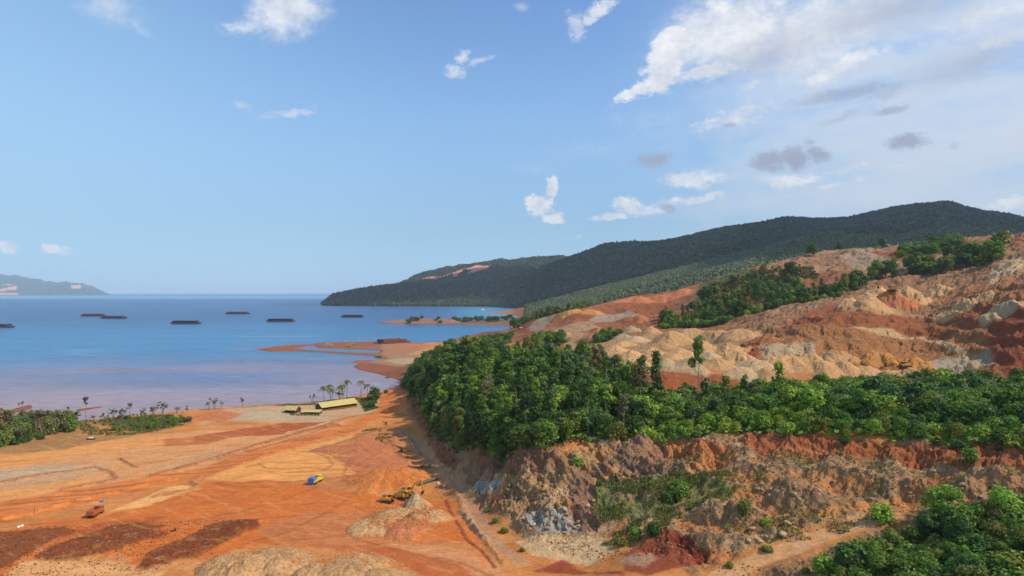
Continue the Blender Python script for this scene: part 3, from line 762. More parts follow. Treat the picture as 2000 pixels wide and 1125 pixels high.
    P([(1640, 642), (1650, 638), (1760, 645), (1800, 652), (1860, 670), (1905, 690), (1915, 712), (1880, 720), (1890, 700), (1840, 675), (1780, 656), (1700, 648)], (206, 166, 116), 3, 4, 0.9, 0.4, dmin=430)
    P([(1920, 612), (2100, 600), (2150, 720), (1960, 728), (1935, 690)], (150, 72, 44), 6, 10, 0.85, 0.5, dmin=400)
    P([(1840, 738), (1880, 725), (2100, 728), (2100, 800), (1960, 780), (1850, 755)], (164, 86, 50), 5, 8, 0.9, 0.4, dmin=380)
    P([(1640, 605), (1700, 580), (1800, 570), (1860, 590), (2000, 600), (2000, 612), (1850, 606), (1700, 606)], (196, 146, 102), 6, 8, 0.8, 0.6, dmin=500)
    # upper brown hill
    paint(upper * (D > 560), (172, 124, 86), 0.9, 0.7)
    paint(upper * (D > 560) * sstep(0.0, 0.35, n_big + n_mid * .5), (150, 96, 64), 0.6)
    paint(upper * (D > 560) * sstep(0.05, 0.4, fbm(X * .02 + 40, Y * .02, 4)), (192, 152, 112), 0.6)
    P([(1800, 560), (2000, 540), (2100, 540), (2100, 600), (1950, 600), (1800, 580)], (180, 116, 74), 6, 10, 0.8, 0.8, dmin=500)
    P([(1940, 520), (1960, 505), (1990, 500), (2010, 520), (1960, 545), (1930, 560)], (212, 170, 126), 5, 6, 0.9, 0.3, dmin=500)
    P([(1640, 500), (1690, 488), (1740, 500), (1760, 520), (1700, 530), (1660, 525)], (178, 156, 128), 6, 16, 0.55, 1.0, dmin=700)
    P([(1700, 488), (1760, 495), (1780, 510), (1740, 510)], (150, 72, 52), 5, 10, 0.7, 0.5, dmin=700)
    P([(1560, 560), (1600, 530), (1660, 535), (1700, 545), (1640, 565)], (156, 88, 58), 6, 10, 0.8, 0.6, dmin=700)
    P([(1860, 480), (2000, 455), (2100, 450), (2100, 480), (1900, 505)], (178, 104, 72), 6, 12, 0.7, 0.5, dmin=700)
    P([(1360, 590), (1390, 538), (1480, 538), (1560, 548), (1600, 565), (1560, 600), (1460, 600)], (104, 98, 52), 6, 10, 0.95, 0.9, dmin=700)
    P([(1372, 580), (1390, 558), (1430, 556), (1440, 580), (1400, 592)], (170, 84, 50), 5, 8, 0.9, 0.5, dmin=700)
    P([(1435, 580), (1450, 560), (1480, 556), (1490, 590), (1450, 600)], (174, 88, 54), 5, 8, 0.9, 0.5, dmin=700)
    P([(1500, 590), (1530, 568), (1580, 572), (1570, 600)], (174, 96, 60), 5, 8, 0.8, 0.5, dmin=700)
    # far slopes
    farm = sstep(1240, 1320, D) * sstep(1010, 1040, u) * np.where(z > 8, 1, 0)
    farm = np.maximum(farm, (D > 3300) * sstep(600, 610, u) * 1.0)
    farm = np.maximum(farm, sstep(1180, 1240, D) * sstep(1300, 1340, u) * sstep(8, 20, z))
    paint(farm, (66, 76, 42), 1.0, 0.3)
    scar = mask([(812, 549), (835, 541), (870, 536), (905, 521), (955, 518), (965, 521), (935, 534), (925, 541), (912, 549), (905, 545), (918, 532), (905, 530), (888, 548), (882, 550), (885, 538), (850, 548)], 4, 3, dmin=5800)
    scar = np.maximum(scar, mask([(1035, 527), (1050, 518), (1060, 522), (1048, 527)], 4, 8, dmin=4000))
    paint(scar, (222, 140, 104), 0.95, 0.3)
    scar2 = mask([(1898, 412), (1912, 410), (1914, 430), (1902, 432)], 5, 14, dmin=3000)
    paint(scar2, (190, 112, 84), 0.7, 0.3)
    P([(930, 615), (960, 610), (1010, 607), (1015, 615), (960, 618)], (190, 120, 86), 3, 4, 1.0, 0.4, dmin=2000)

    # ---- rock quarry colours
    paint(rock * (D < 320), (164, 124, 84), 1.0, 0.9)
    rk = rock * (D < 320)
    paint(rk * sstep(0.0, 0.45, fbm(X * 0.05 + 11, Y * 0.05, 3)), (138, 98, 68), 0.6)
    paint(rk * sstep(0.05, 0.4, fbm(X * 0.11 + 31, Y * 0.11, 4)), (200, 158, 116), 0.75)
    paint(rk * sstep(0.1, 0.4, fbm(X * 0.07 - 31, Y * 0.07, 4)), (180, 106, 58), 0.6)
    paint(rk * sstep(0.1, 0.45, fbm(X * 0.09 - 3, Y * 0.12 + 77, 4)) * sstep(1150, 1250, u), (112, 106, 66), 0.65)
    paint(rk * sstep(.52, .40, rrg) if False else rk * (1 - sstep(.34, .46, rrg)) * sstep(1150, 1250, u), (190, 116, 62), 0.75, 0.5)
    paint(rk * sstep(.62, .75, rrg), (134, 104, 78), 0.7, 1.0)
    P([(1390, 925), (1480, 935), (1560, 925), (1700, 945), (1850, 935), (2000, 950), (2000, 962), (1850, 948), (1700, 958), (1560, 940), (1440, 948)], (194, 124, 70), 5, 14, 0.7, 0.4)
    P([(1560, 1015), (1640, 990), (1760, 975), (1860, 985), (1760, 992), (1650, 1006)], (196, 126, 66), 4, 10, 0.8, 0.4)
    P([(1180, 900), (1200, 868), (1290, 862), (1320, 900), (1320, 930), (1230, 935)], (146, 108, 82), 6, 10, 0.8, 1.0)
    P([(1310, 865), (1420, 868), (1450, 890), (1380, 905), (1330, 895)], (190, 114, 62), 6, 8, 0.8, 0.9)
    P([(860, 850), (960, 865), (1000, 890), (1080, 885), (1100, 910), (1000, 930), (930, 915)], (136, 92, 66), 6, 10, 0.8, 0.9)
    P([(840, 862), (862, 842), (900, 845), (890, 875), (860, 880)], (150, 124, 106), 5, 6, 0.7, 0.9)
    P([(1120, 930), (1160, 920), (1165, 1040), (1130, 1040), (1115, 980)], (140, 100, 80), 5, 8, 0.8, 1.0)
    P([(1015, 1005), (1060, 995), (1110, 1000), (1135, 1020), (1120, 1040), (1060, 1045), (1030, 1030)], (166, 160, 148), 5, 7, 0.8, 1.0)
    P([(915, 945), (950, 935), (985, 945), (970, 965), (935, 965)], (176, 164, 148), 5, 7, 0.85, 1.0)
    P([(1005, 1060), (1060, 1045), (1180, 1045), (1200, 1075), (1150, 1108), (1040, 1085)], (206, 168, 122), 5, 8, 0.9, 0.9)
    P([(1160, 948), (1200, 938), (1320, 930), (1420, 944), (1445, 965), (1390, 982), (1300, 990), (1290, 1012), (1180, 1018), (1160, 985)], (112, 112, 62), 6, 10, 0.9, 0.6)
    P([(1215, 1125), (1220, 1080), (1290, 1040), (1330, 1045), (1385, 1075), (1370, 1098), (1260, 1125), (1160, 1120), (1040, 1115), (1100, 1095)], (140, 64, 42), 6, 10, 0.92, 0.4)
    P([(1215, 1085), (1270, 1072), (1290, 1090), (1250, 1112), (1210, 1100)], (186, 150, 112), 10, 26, 0.7, 0.9)
    P([(1560, 1080), (1660, 1125), (1500, 1130), (1480, 1110)], (150, 106, 70), 6, 8, 0.6, 0.8)
    P([(1850, 1090), (2050, 1080), (2050, 1130), (1800, 1130)], (140, 110, 84), 6, 10, 0.7, 0.9)
    paint(cliff, (142, 78, 46), 0.95, 0.6)
    paint(cliff * sstep(0.1, 0.6, flute), (178, 100, 58), 0.5)
    P([(1500, 905), (1650, 885), (1560, 870), (1500, 875)], (190, 120, 76), 5, 8, 0.5, 0.8)
    paint(hole, (112, 46, 30), 0.9, 0.3)
    paint(flank, (142, 88, 60), 0.8, 0.8)

    # ---- roads (their own object): deep enough to see, worn smooth
    road = mask(ROADS['haul'], 4, 4)
    paint(road, (204, 118, 56), 0.95, 0.12)
    paint(road * sstep(-0.1, 0.3, streak), (168, 88, 44), 0.75)
    side = mask(ROADS['side'], 4, 4)
    paint(side, (178, 130, 92), 0.9, 0.35)
    paint(up, (196, 142, 92), 1.0, 0.3)
    paint(up * sstep(0.0, 0.3, n_mid), (176, 142, 112), 0.5)
    roadm = np.maximum(np.maximum(road, side), up)
    # general streaks over the floor
    fl = plain * (1 - roadm) * onplain
    paint(fl * sstep(0.08, 0.4, streak), (160, 88, 46), 0.35)
    paint(fl * sstep(0.1, 0.4, streak2), (214, 150, 92), 0.3)

    # hill colours scaled browner, and darker to stand in for weaker light there
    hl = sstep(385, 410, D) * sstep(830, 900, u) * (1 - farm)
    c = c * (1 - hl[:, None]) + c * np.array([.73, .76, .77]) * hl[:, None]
    rl = np.clip(rock0 + cliff + flank, 0, 1) * (D < 330) * (1 - up)
    c = c * (1 - rl[:, None]) + c * np.array([.93, .95, .93]) * rl[:, None]
    # ---- heaps
    heap_id = np.full(len(t), -1, np.int32)
    add = np.zeros(len(t))
    hn = fbm(X * 0.12, Y * 0.12, 4)
    for k, (hu, hv, hr, hh, key, flat, strx) in enumerate(HEAPS):
        ht, hs = hit(hu, hv, 395 if (hv < 760 and hu > 1150) else (560 if hv < 700 else 0))
        Dk = math.exp(hs)
        r = hr * Dk / F
        h = hh * Dk / F
        idx = np.where((np.abs(t - ht) < 1.6 * hr / F * strx) & (np.abs(s - hs) < 1.6 * hr / F))[0]
        if not len(idx):
            continue
        dx = (X[idx] - ht * Dk) / strx
        dy = Y[idx] - Dk
        wob = 1 + 0.35 * fbm(dx / r * 1.1 + k * 7.7, dy / r * 1.1, 3) + 0.14 * np.sin(np.arctan2(dy, dx) * 2 + k) + 0.09 * np.sin(np.arctan2(dy, dx) * 3 + 2 * k)
        d = np.sqrt(dx * dx + dy * dy + (0.09 * r) ** 2) / (r * wob)
        zk = z[idx]
        prof = np.clip(1 - d, 0, 1)
        top = 1 - flat
        prof = np.where(prof > top, top + (prof - top) * 0.15, prof) / (top + 0.15 * flat)
        rk_a = 1.9 if key == 'rocky' else 1.0
        prof = prof * (1 + rk_a * (ridged(np.arctan2(dy, dx) * 1.6 + k, d * 0.9 + k, 3) - 0.55) * 0.30 * np.clip(d * 2, 0, 1))
        hgt = h * prof * (1 + 0.05 * n_fine[idx]) + prof * (1 - prof) * n_fine[idx] * min(0.5, r * 0.05) * (3.5 if key == 'rocky' else 1)
        sel = (hgt > add[idx]) & (d < 1) & (zk > -0.5)
        ii = idx[sel]
        add[ii] = hgt[sel]
        heap_id[ii] = k
    z = z + add
    for k, h in enumerate(HEAPS):
        m = heap_id == k
        cc = PAL[h[4]]
        edge = np.clip(add[m] / (h[3] * 0.12 * 0.3 + 0.2), 0, 1)[:, None] * (.45 if h[4] == 'rocky' else 1)
        jit = 1 + 0.10 * math.sin(k * 12.9)
        c[m] = c[m] * (1 - edge) + np.clip(cc * jit, 0, 1) * edge
        rough[m] = 0.9 if h[4] in ('tan', 'greytan', 'darkb', 'pale') else 0.6
    hm = heap_id >= 0
    gk = (hm & (t < 0)) * sstep(0.1, 0.4, fbm(X * 0.2 + 5, Y * 0.2, 3))
    paint(gk * (D < 300), (170, 112, 64), 0.6)
    big = (heap_id == 0) | (heap_id == 1)
    fl2 = ridged(np.arctan2(X - X[big].mean(), Y - Y[big].mean()) * 5, D * 0.03, 3) if big.any() else 0
    paint(big * sstep(0.3, 0.8, fl2) * 1.0, (208, 130, 66), 0.6)
    z = z + big * (fl2 - 0.5) * 0.5
    two = mask([(705, 1010), (730, 995), (760, 1003), (758, 1022), (790, 1015), (830, 1012), (845, 1030), (800, 1045), (730, 1040)], 4, 9)
    paint(two * np.clip(0.6 + n_fine * 2, 0, 1), (168, 98, 50), 0.8, 1.0)

    # ---- sea
    wsea = 2.0 / F
    dl = sdist(t + wt * wsea, s + ws * wsea, LAND)
    for ex in (SPIT, SPIT2):
        dl = np.maximum(dl, sdist(t, s, ex))
    near = (D > 700) & (D < 1500) & (u > 520) & (u < 800)
    dp = np.full(len(t), -1.0)
    dp[near] = sdist(t[near], s[near], POND)
    dl = np.where(near, np.minimum(dl, -dp), dl)
    dm = dl * D                                # metres inland
    slope = np.where(D > 3300, 0.9, 0.25)
    zc = np.where(dm > 0, np.minimum(z, 0.15 + dm * slope), np.maximum(-6.0, dm * 0.5 - 0.05))
    z = np.where(dm < 60, zc, z) if False else np.where(dm > 0, np.minimum(z, 0.15 + dm * slope), zc)
    wet = (dm > 0) * (1 - sstep(0.0, 0.012, dl)) * (D < 2400)
    paint(wet, (150, 84, 54), 0.7)
    sp = (np.maximum(sdist(t, s, SPIT), sdist(t, s, SPIT2)) > -0.01) & (u < 230)
    paint(sp * 1.0, (128, 78, 58), 0.9)

    z = z.reshape(ns, nt)
    Xg, Yg = X.reshape(ns, nt), Y.reshape(ns, nt)
    # crags pushed out along the surface normal
    gy, gx = np.zeros_like(z), np.zeros_like(z)
    dzt = np.gradient(z, axis=1) / np.maximum(np.gradient(Xg, axis=1), 1e-6)
    dzs = np.gradient(z, axis=0) / np.gradient(Yg, axis=0)
    nx, ny = -dzt, -(dzs - dzt * (Xg / Yg))
    ln = np.sqrt(nx * nx + ny * ny + 1)
    nx, ny, nz = nx / ln, ny / ln, 1 / ln
    steep = np.clip(np.sqrt(nx * nx + ny * ny) * 1.6, 0, 1)
    cr = ((crag * 1.0 + rock * 0.45 + pit * 0.5 + cliff * 0.4 + flank * 0.5).reshape(ns, nt)) * steep
    zf = z.ravel()
    a3 = (ridged((X + zf) * 0.22, (Y - zf) * 0.22, 4, 0.6) - 0.45).reshape(ns, nt)
    amp = np.clip(cr, 0, 1.4) * 1.5 * np.clip(Yg / 300, 0.8, 1.6)
    Xo = Xg + nx * a3 * amp
    Yo = Yg + ny * a3 * amp
    zo = z + nz * a3 * amp

    co = np.stack([Xo.ravel(), Yo.ravel(), zo.ravel()], 1).astype(np.float32)
    # face lists by owner
    i = np.arange(ns - 1)[:, None] * nt + np.arange(nt - 1)[None, :]
    quads = np.stack([i, i + 1, i + nt + 1, i + nt], -1).reshape(-1, 4)
    fz = z[:-1, :-1].ravel()
    keep = np.maximum.reduce([z[:-1, :-1], z[1:, :-1], z[:-1, 1:], z[1:, 1:]]).ravel() > -2.5
    hid = heap_id.reshape(ns, nt)[:-1, :-1].ravel().copy()
    admin = add.reshape(ns, nt)[:-1, :-1].ravel()
    hid[admin < 0.15] = -1
    fr = {kk: vv.reshape(ns, nt)[:-1, :-1].ravel() > 0.5 for kk, vv in (('haul', road), ('side', side), ('upper', up))}
    fD = Yg[:-1, :-1].ravel()
    fu = u.reshape(ns, nt)[:-1, :-1].ravel()
    owner = np.zeros(len(quads), np.int32)
    owner[(farm.reshape(ns, nt)[:-1, :-1].ravel() > 0.5) | (fD > 3000)] = 1
    owner[fr['haul']] = 2
    owner[fr['side'] & (owner == 0)] = 3
    owner[fr['upper'] & (owner == 0)] = 4
    owner = np.where(hid >= 0, 10 + hid, owner)
    owner[~keep] = -1
    jit = 1 + 0.10 * n_fine + 0.10 * n_mid
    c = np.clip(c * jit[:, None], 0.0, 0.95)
    return dict(co=co, quads=quads, owner=owner, col=c, rough=rough, ns=ns, nt=nt, Tt=Tt, S=S, z=zo, t=t, s=s, n=(nx, ny, nz), rock=rock, farm=farm, scar=scar)


G = build_ground()
GZ = G['z']


def gz(x, y):
    """height of the finished ground at plan position"""
    x = np.atleast_1d(np.asarray(x, float))
    y = np.atleast_1d(np.asarray(y, float))
    t = x / y
    s = np.log(y)
    a = np.clip(np.interp(t, G['Tt'], np.arange(G['nt'])), 0, G['nt'] - 1.001)
    b = np.clip(np.interp(s, G['S'], np.arange(G['ns'])), 0, G['ns'] - 1.001)
    i, j = a.astype(int), b.astype(int)
    fa, fb = a - i, b - j
    return (GZ[j, i] * (1 - fa) + GZ[j, i + 1] * fa) * (1 - fb) + (GZ[j + 1, i] * (1 - fa) + GZ[j + 1, i + 1] * fa) * fb


def spot(u, v, dmin=0.0, sink=0.0):
    """ground point seen at (u, v) on the finished ground"""
    t = (u - 1000) / F
    DD = np.exp(G['S'])
    z = gz(t * DD, DD)
    vv = HV + F * (CZ - z) / DD
    ok = np.where((vv <= v) & (DD >= dmin))[0]
    k = ok[0] if len(ok) else len(DD) - 1
    D = DD[k]
    return Vector((t * D, D, float(z[k]) - sink))


def at(u, D, sink=0.0):
    t = (u - 1000) / F
    return Vector((t * D, D, float(gz(t * D, D)[0]) - sink))


# horizon line along every column, for culling what hills hide
_vv = HV + F * (CZ - GZ) / np.exp(G['S'])[:, None]
VMIN = np.minimum.accumulate(_vv, axis=0)


def visible(x, y, ztop, margin=2.0):
    t = x / y
    s = np.log(y)
    i = np.clip(np.interp(t, G['Tt'], np.arange(G['nt'])), 0, G['nt'] - 1).astype(int)
    j = np.clip(np.interp(s, G['S'], np.arange(G['ns'])) - 1, 0, G['ns'] - 1).astype(int)
    v = HV + F * (CZ - ztop) / y
    return v < VMIN[j, i] + margin


# ------------------------------------------------------------------ materials
MATS = {}


def mat(name):
    m = bpy.data.materials.new(name)
    m.use_nodes = True
    m.node_tree.nodes.clear()
    MATS[name] = m
    return m, NT(m.node_tree)


def soil_material():
    m, T = mat('soil')
    out = T.new('ShaderNodeOutputMaterial')
    b = T.new('ShaderNodeBsdfPrincipled')
    b.inputs['Roughness'].default_value = 0.95
    b.inputs['Specular IOR Level'].default_value = 0.15
    tc = T.new('ShaderNodeNewGeometry')
    pos = tc.outputs['Position']
    col = T.new('ShaderNodeAttribute', attribute_name='Col')
    gr = T.new('ShaderNodeAttribute', attribute_name='grit')
    g = gr.outputs['Fac']
    n1 = T.noise(pos, 0.9, 6, 0.65)
    n2 = T.noise(pos, 0.22, 4, 0.6)
    n3 = T.noise(pos, 3.0, 3, 0.6)
    vo = T.new('ShaderNodeTexVoronoi')
    vo.inputs['Scale'].default_value = 0.8
    T.l.new(pos, vo.inputs['Vector'])
    f = T.math('MULTIPLY_ADD', T.math('SUBTRACT', n1, 0.5), T.math('MULTIPLY_ADD', g, 1.2, 0.5), 1.0)
    mp = T.new('ShaderNodeMapping')
    mp.inputs['Rotation'].default_value = (0, 0, -0.62)
    mp.inputs['Scale'].default_value = (0.10, 1.1, 1.0)
    T.l.new(pos, mp.inputs[0])
    ns = T.noise(mp.outputs[0], 1.0, 5, 0.65, 0.3)
    f = T.math('MULTIPLY', f, T.math('MULTIPLY_ADD', T.math('SUBTRACT', ns, 0.5), T.math('MULTIPLY_ADD', g, -0.5, 0.75), 1.0))
    f = T.math('MULTIPLY', f, T.math('MULTIPLY_ADD', T.math('SUBTRACT', n2, 0.5), 0.5, 1.0))
    f = T.math('MULTIPLY', f, T.math('MULTIPLY_ADD', T.math('SUBTRACT', n3, 0.5), T.math('MULTIPLY', g, 0.8), 1.0))
    c = T.mix(1.0, col.outputs['Color'], T.combine(f, f, f), 'MULTIPLY')
    # pale and dark stones in gritty ground
    sep = T.new('ShaderNodeSeparateColor')
    T.l.new(vo.outputs['Color'], sep.inputs[0])
    stone = T.math('MULTIPLY', T.math('GREATER_THAN', sep.outputs[0], 0.86), T.math('LESS_THAN', vo.outputs['Distance'], 0.38))
    c = T.mix(T.math('MULTIPLY', T.math('MULTIPLY', stone, g), 0.45), c, T.mix(sep.outputs[1], (0.07, 0.04, 0.025), (0.60, 0.45, 0.32)))
    T.l.new(c, b.inputs['Base Color'])
    bh = T.math('ADD', T.math('MULTIPLY', n1, 0.9), T.math('MULTIPLY', n3, 0.25))
    bu = T.new('ShaderNodeBump')
    T.put(bu.inputs['Strength'], T.math('MULTIPLY_ADD', g, 0.7, 0.2))
    bu.inputs['Distance'].default_value = 0.9
    T.l.new(bh, bu.inputs['Height'])
    T.l.new(bu.outputs[0], b.inputs['Normal'])
    T.l.new(b.outputs[0], out.inputs[0])
    return m


SOIL = soil_material()


def raw_mesh(name, co, faces, mats=None, attrs=None, smooth=False):
    """mesh from numpy arrays; faces (n,3) or (n,4)"""
    me = bpy.data.meshes.new(name)
    k = faces.shape[1]
    me.vertices.add(len(co))
    me.vertices.foreach_set('co', np.ascontiguousarray(co, np.float32).ravel())
    me.loops.add(len(faces) * k)
    me.loops.foreach_set('vertex_index', np.ascontiguousarray(faces, np.int32).ravel())
    me.polygons.add(len(faces))
    me.polygons.foreach_set('loop_start', np.arange(0, len(faces) * k, k, dtype=np.int32))
    if smooth:
        me.polygons.foreach_set('use_smooth', np.ones(len(faces), bool))
    for an, (typ, arr) in (attrs or {}).items():
        if typ == 'color':
            a = me.attributes.new(an, 'FLOAT_COLOR', 'POINT')
            full = np.ones((len(co), 4), np.float32)
            full[:, :3] = arr
            a.data.foreach_set('color', full.ravel())
        else:
            a = me.attributes.new(an, 'FLOAT', 'POINT')
            a.data.foreach_set('value', np.ascontiguousarray(arr, np.float32))
    for m in (mats or []):
        me.materials.append(m)
    me.update(calc_edges=True)
    return me


def link(name, me, parent=None, loc=None, **props):
    o = bpy.data.objects.new(name, me)
    COL.objects.link(o)
    if parent is not None:
        o.parent = parent
    if loc is not None:
        o.location = loc
    for k, v in props.items():
        if v is not None:
            o[k] = v
    return o


def tag(o, label=None, cat=None, group=None, kind=None):
    if label:
        o['label'] = label
    if cat:
        o['category'] = cat
    if group:
        o['group'] = group
    if kind:
        o['kind'] = kind
    return o


def submesh(own):
    q = G['quads'][G['owner'] == own]
    if not len(q):
        return None
    used, inv = np.unique(q, return_inverse=True)
    return G['co'][used], inv.reshape(q.shape), G['col'][used], G['rough'][used], used


def ground_objects():
    def mk(name, own, extra, origin=False):
        r = submesh(own)
        if r is None:
            return None
        co, q, cc, rr, used = r
        o0 = np.zeros(3)
        if origin:
            o0 = co.mean(0)
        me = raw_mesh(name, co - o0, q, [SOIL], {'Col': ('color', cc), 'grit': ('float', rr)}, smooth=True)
        # keep shading continuous with the neighbouring sheets
        nrm = GN[used]
        me.normals_split_custom_set_from_vertices(nrm.tolist() if len(nrm) < 400000 else nrm)
        return link(name, me, loc=tuple(o0) if origin else None, **extra)
    # vertex normals of the whole sheet
    co = G['co'].reshape(G['ns'], G['nt'], 3).astype(np.float64)
    dt = np.gradient(co, axis=1)
    ds = np.gradient(co, axis=0)
    N = np.cross(dt, ds).reshape(-1, 3)
    N /= np.linalg.norm(N, axis=1)[:, None] + 1e-9
    global GN
    GN = N
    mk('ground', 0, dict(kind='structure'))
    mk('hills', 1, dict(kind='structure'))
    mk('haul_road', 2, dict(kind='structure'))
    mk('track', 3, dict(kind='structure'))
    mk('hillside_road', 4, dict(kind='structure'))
    HL = heap_labels()
    same = {}
    for k, h in enumerate(HEAPS):
        same.setdefault(HL[k][0], []).append((h[0], h[1], k))
    ords = ['leftmost', 'second', 'third', 'fourth', 'fifth', 'sixth', 'seventh', 'eighth', 'ninth', 'tenth', 'eleventh', 'twelfth', 'thirteenth', 'fourteenth', 'fifteenth', 'sixteenth', 'seventeenth', 'eighteenth', 'nineteenth', 'twentieth']
    for lab, lst in same.items():
        if len(lst) > 1:
            lst.sort()
            for q, (_, _, k) in enumerate(lst):
                HL[k] = ((ords[q] if q == 0 else ords[q] + ' from left') + ', ' + lab, HL[k][1])
    for k, h in enumerate(HEAPS):
        lab, grp = HL[k]
        mk('ore_heap', 10 + k, dict(label=lab, category='heap', group=grp), origin=True)


def heap_labels():
    out = []
    cname = dict(tan='pale tan', greytan='greyish tan', orange='bright orange', brown='reddish brown', darkb='dark brown', ochre='ochre', pale='pale', rocky='rocky', knoll='brown')
    special = {0: 'large bright orange heap left of the yellow excavators', 1: 'smaller right shoulder of the bright orange heap behind the excavators', 2: 'low stony reddish brown heap on the silt flat, the farther one',
               3: 'low stony reddish brown heap touching the big orange heap', 4: 'small grey tan cone just below the yellow excavators', 5: 'left lobe of the ring shaped tan heap below the excavators',
               6: 'brown middle lobe of the ring shaped heap below the excavators', 7: 'pale right lobe of the ring shaped heap below the excavators', 8: 'pale back lobe of the ring shaped heap below the excavators'}
    for k, (u, v, r, h, key, fl, sx) in enumerate(HEAPS):
        if k in special and special[k]:
            out.append((special[k], 'heaps on the working floor'))
        elif v > 1090 and key == 'tan':
            out.append(('coarse pale heap along the bottom edge', 'pale heaps along the bottom edge'))
        elif key == 'rocky':
            out.append(('rugged rocky hummock on the quarry bench', 'rocky hummocks of the quarry bench'))
        elif key == 'darkb':
            w = 'right' if u > 300 else 'left'
            out.append(('dark clod covered lump of the %s windrow' % w, 'lumps of the %s dark windrow' % w))
        elif 640 < v < 745 and u > 1170 and v > 660 or (1280 < u < 1500 and 640 < v < 745):
            side = 'below the grey pit face' if u > 1480 else 'on the plateau behind the wood'
            out.append(('%s cone heap %s' % (cname[key], side), 'ore heaps ' + side + ', ' + key))
        elif u > 1600 and v < 620:
            if v < 540:
                out.append(('pale tan mound between the two high groves', 'mounds between the high groves'))
            else:
                out.append(('%s mound on the rim above the open pit' % cname[key], 'mounds on the pit rim, ' + key))
        elif v < 640 and u < 900:
            out.append(('brown knoll on the low headland in the bay', 'knolls on the headland in the bay'))
        elif u < 900 and v < 760:
            out.append(('%s spoil spread on the shore near the moored barge' % cname[key], 'spoil on the shore, ' + key))
        else:
            out.append(('%s mound in the red workings behind the wood' % cname[key], 'mounds in the middle workings, ' + key))
    return out


ground_objects()

# ------------------------------------------------------------------ sea
def sea_sheet():
    Sw = np.concatenate([np.arange(math.log(100), math.log(6000), .006), np.arange(math.log(6000), math.log(290000), .05)])
    Tw = np.concatenate([np.linspace(-3, -0.82, 40), np.arange(-0.8, 0.45, .004), np.linspace(0.5, 3, 30)])
    t, s = np.meshgrid(Tw, Sw)
    D = np.exp(s)
    X, Y = t * D, D
    u = 1000 + F * t
    v = HV + CZ * F / D
    n = fbm(X * 0.0022, Y * 0.0035, 4)
    n2 = fbm(X * 0.006 + 8, Y * 0.02, 4)
    silt = 1 - sstep(440, 1120, D * (1 + 0.35 * n + 0.12 * n2) + np.clip((u - 250), 0, 700) * -0.05)
    deep = lin((14, 72, 120))
    mid = lin((54, 116, 156))
    pink = lin((168, 136, 128))
    viol = lin((106, 114, 142))
    k = sstep(900, 2400, D * (1 + .2 * n))
    c = mid[None, None] * (1 - k[..., None]) + deep[None, None] * k[..., None]
    k2 = np.clip(silt * 1.5, 0, 1)[..., None]
    c = c * (1 - k2) + viol * k2
    k3 = sstep(0.55, 1.05, silt)[..., None] * .8
    c = c * (1 - k3) + pink * k3
    cove = (sstep(840, 960, u) * sstep(1600, 2300, D) * (1 - sstep(4000, 4600, D)))[..., None]
    c = c * (1 - cove * .8) + lin((70, 142, 172)) * cove * .8
    band = (sstep(8000, 10000, D) * (1 - sstep(13000, 17000, D)))[..., None]
    c = c * (1 - band * .6) + lin((96, 166, 208)) * band * .6
    # muddy plume by the spit
    pl = (sstep(0.10, 0.3, n2) * (D > 600) * (D < 1300) * (u > 450))[..., None] * 0.25
    c = c * (1 - pl) + pink * pl
    c = np.clip(c * (1 + 0.10 * n2[..., None]), 0, 1)
    ns, nt = t.shape
    i = np.arange(ns - 1)[:, None] * nt + np.arange(nt - 1)[None, :]
    q = np.stack([i, i + 1, i + nt + 1, i + nt], -1).reshape(-1, 4)
    co = np.stack([X.ravel(), Y.ravel(), np.zeros(X.size)], 1)
    m, T = mat('sea_water')
    out = T.new('ShaderNodeOutputMaterial')
    b = T.new('ShaderNodeBsdfPrincipled')
    b.inputs['Roughness'].default_value = 0.28
    b.inputs['IOR'].default_value = 1.33
    b.inputs['Specular IOR Level'].default_value = 0.22
    at_ = T.new('ShaderNodeAttribute', attribute_name='Col')
    g = T.new('ShaderNodeNewGeometry')
    p = g.outputs['Position']
    mp = T.new('ShaderNodeMapping')
    mp.inputs['Scale'].default_value = (0.35, 1.0, 1.0)
    mp.inputs['Rotation'].default_value = (0, 0, 0.25)
    T.l.new(p, mp.inputs[0])
    st = T.noise(mp.outputs[0], 0.012, 5, 0.6, 0.6)
    f = T.math('MULTIPLY_ADD', T.math('SUBTRACT', st, 0.5), 0.8, 1.0)
    rip = T.noise(mp.outputs[0], 0.16, 4, 0.65)
    f = T.math('MULTIPLY', f, T.math('MULTIPLY_ADD', T.math('SUBTRACT', rip, 0.5), 1.3, 1.0))
    c_ = T.mix(1.0, at_.outputs['Color'], T.combine(f, f, f), 'MULTIPLY')
    # pale wind lanes
    lane = T.noise(mp.outputs[0], 0.0045, 6, 0.62, 1.6)
    lf = T.math('MULTIPLY', T.maprange(lane, 0.60, 0.72, 0.0, 1.0, smooth=True), T.maprange(rip, 0.4, 0.62))
    c_ = T.mix(T.math('MULTIPLY', lf, 0.45), c_, (0.36, 0.52, 0.66))
    T.l.new(c_, b.inputs['Base Color'])
    w = T.noise(mp.outputs[0], 0.9, 4, 0.7)
    bu = T.new('ShaderNodeBump')
    bu.inputs['Strength'].default_value = 0.8
    bu.inputs['Distance'].default_value = 0.6
    T.l.new(w, bu.inputs['Height'])
    T.l.new(bu.outputs[0], b.inputs['Normal'])
    T.l.new(b.outputs[0], out.inputs[0])
    me = raw_mesh('sea', co, q, [m], {'Col': ('color', c.reshape(-1, 3))}, smooth=True)
    link('sea', me, kind='structure')


sea_sheet()


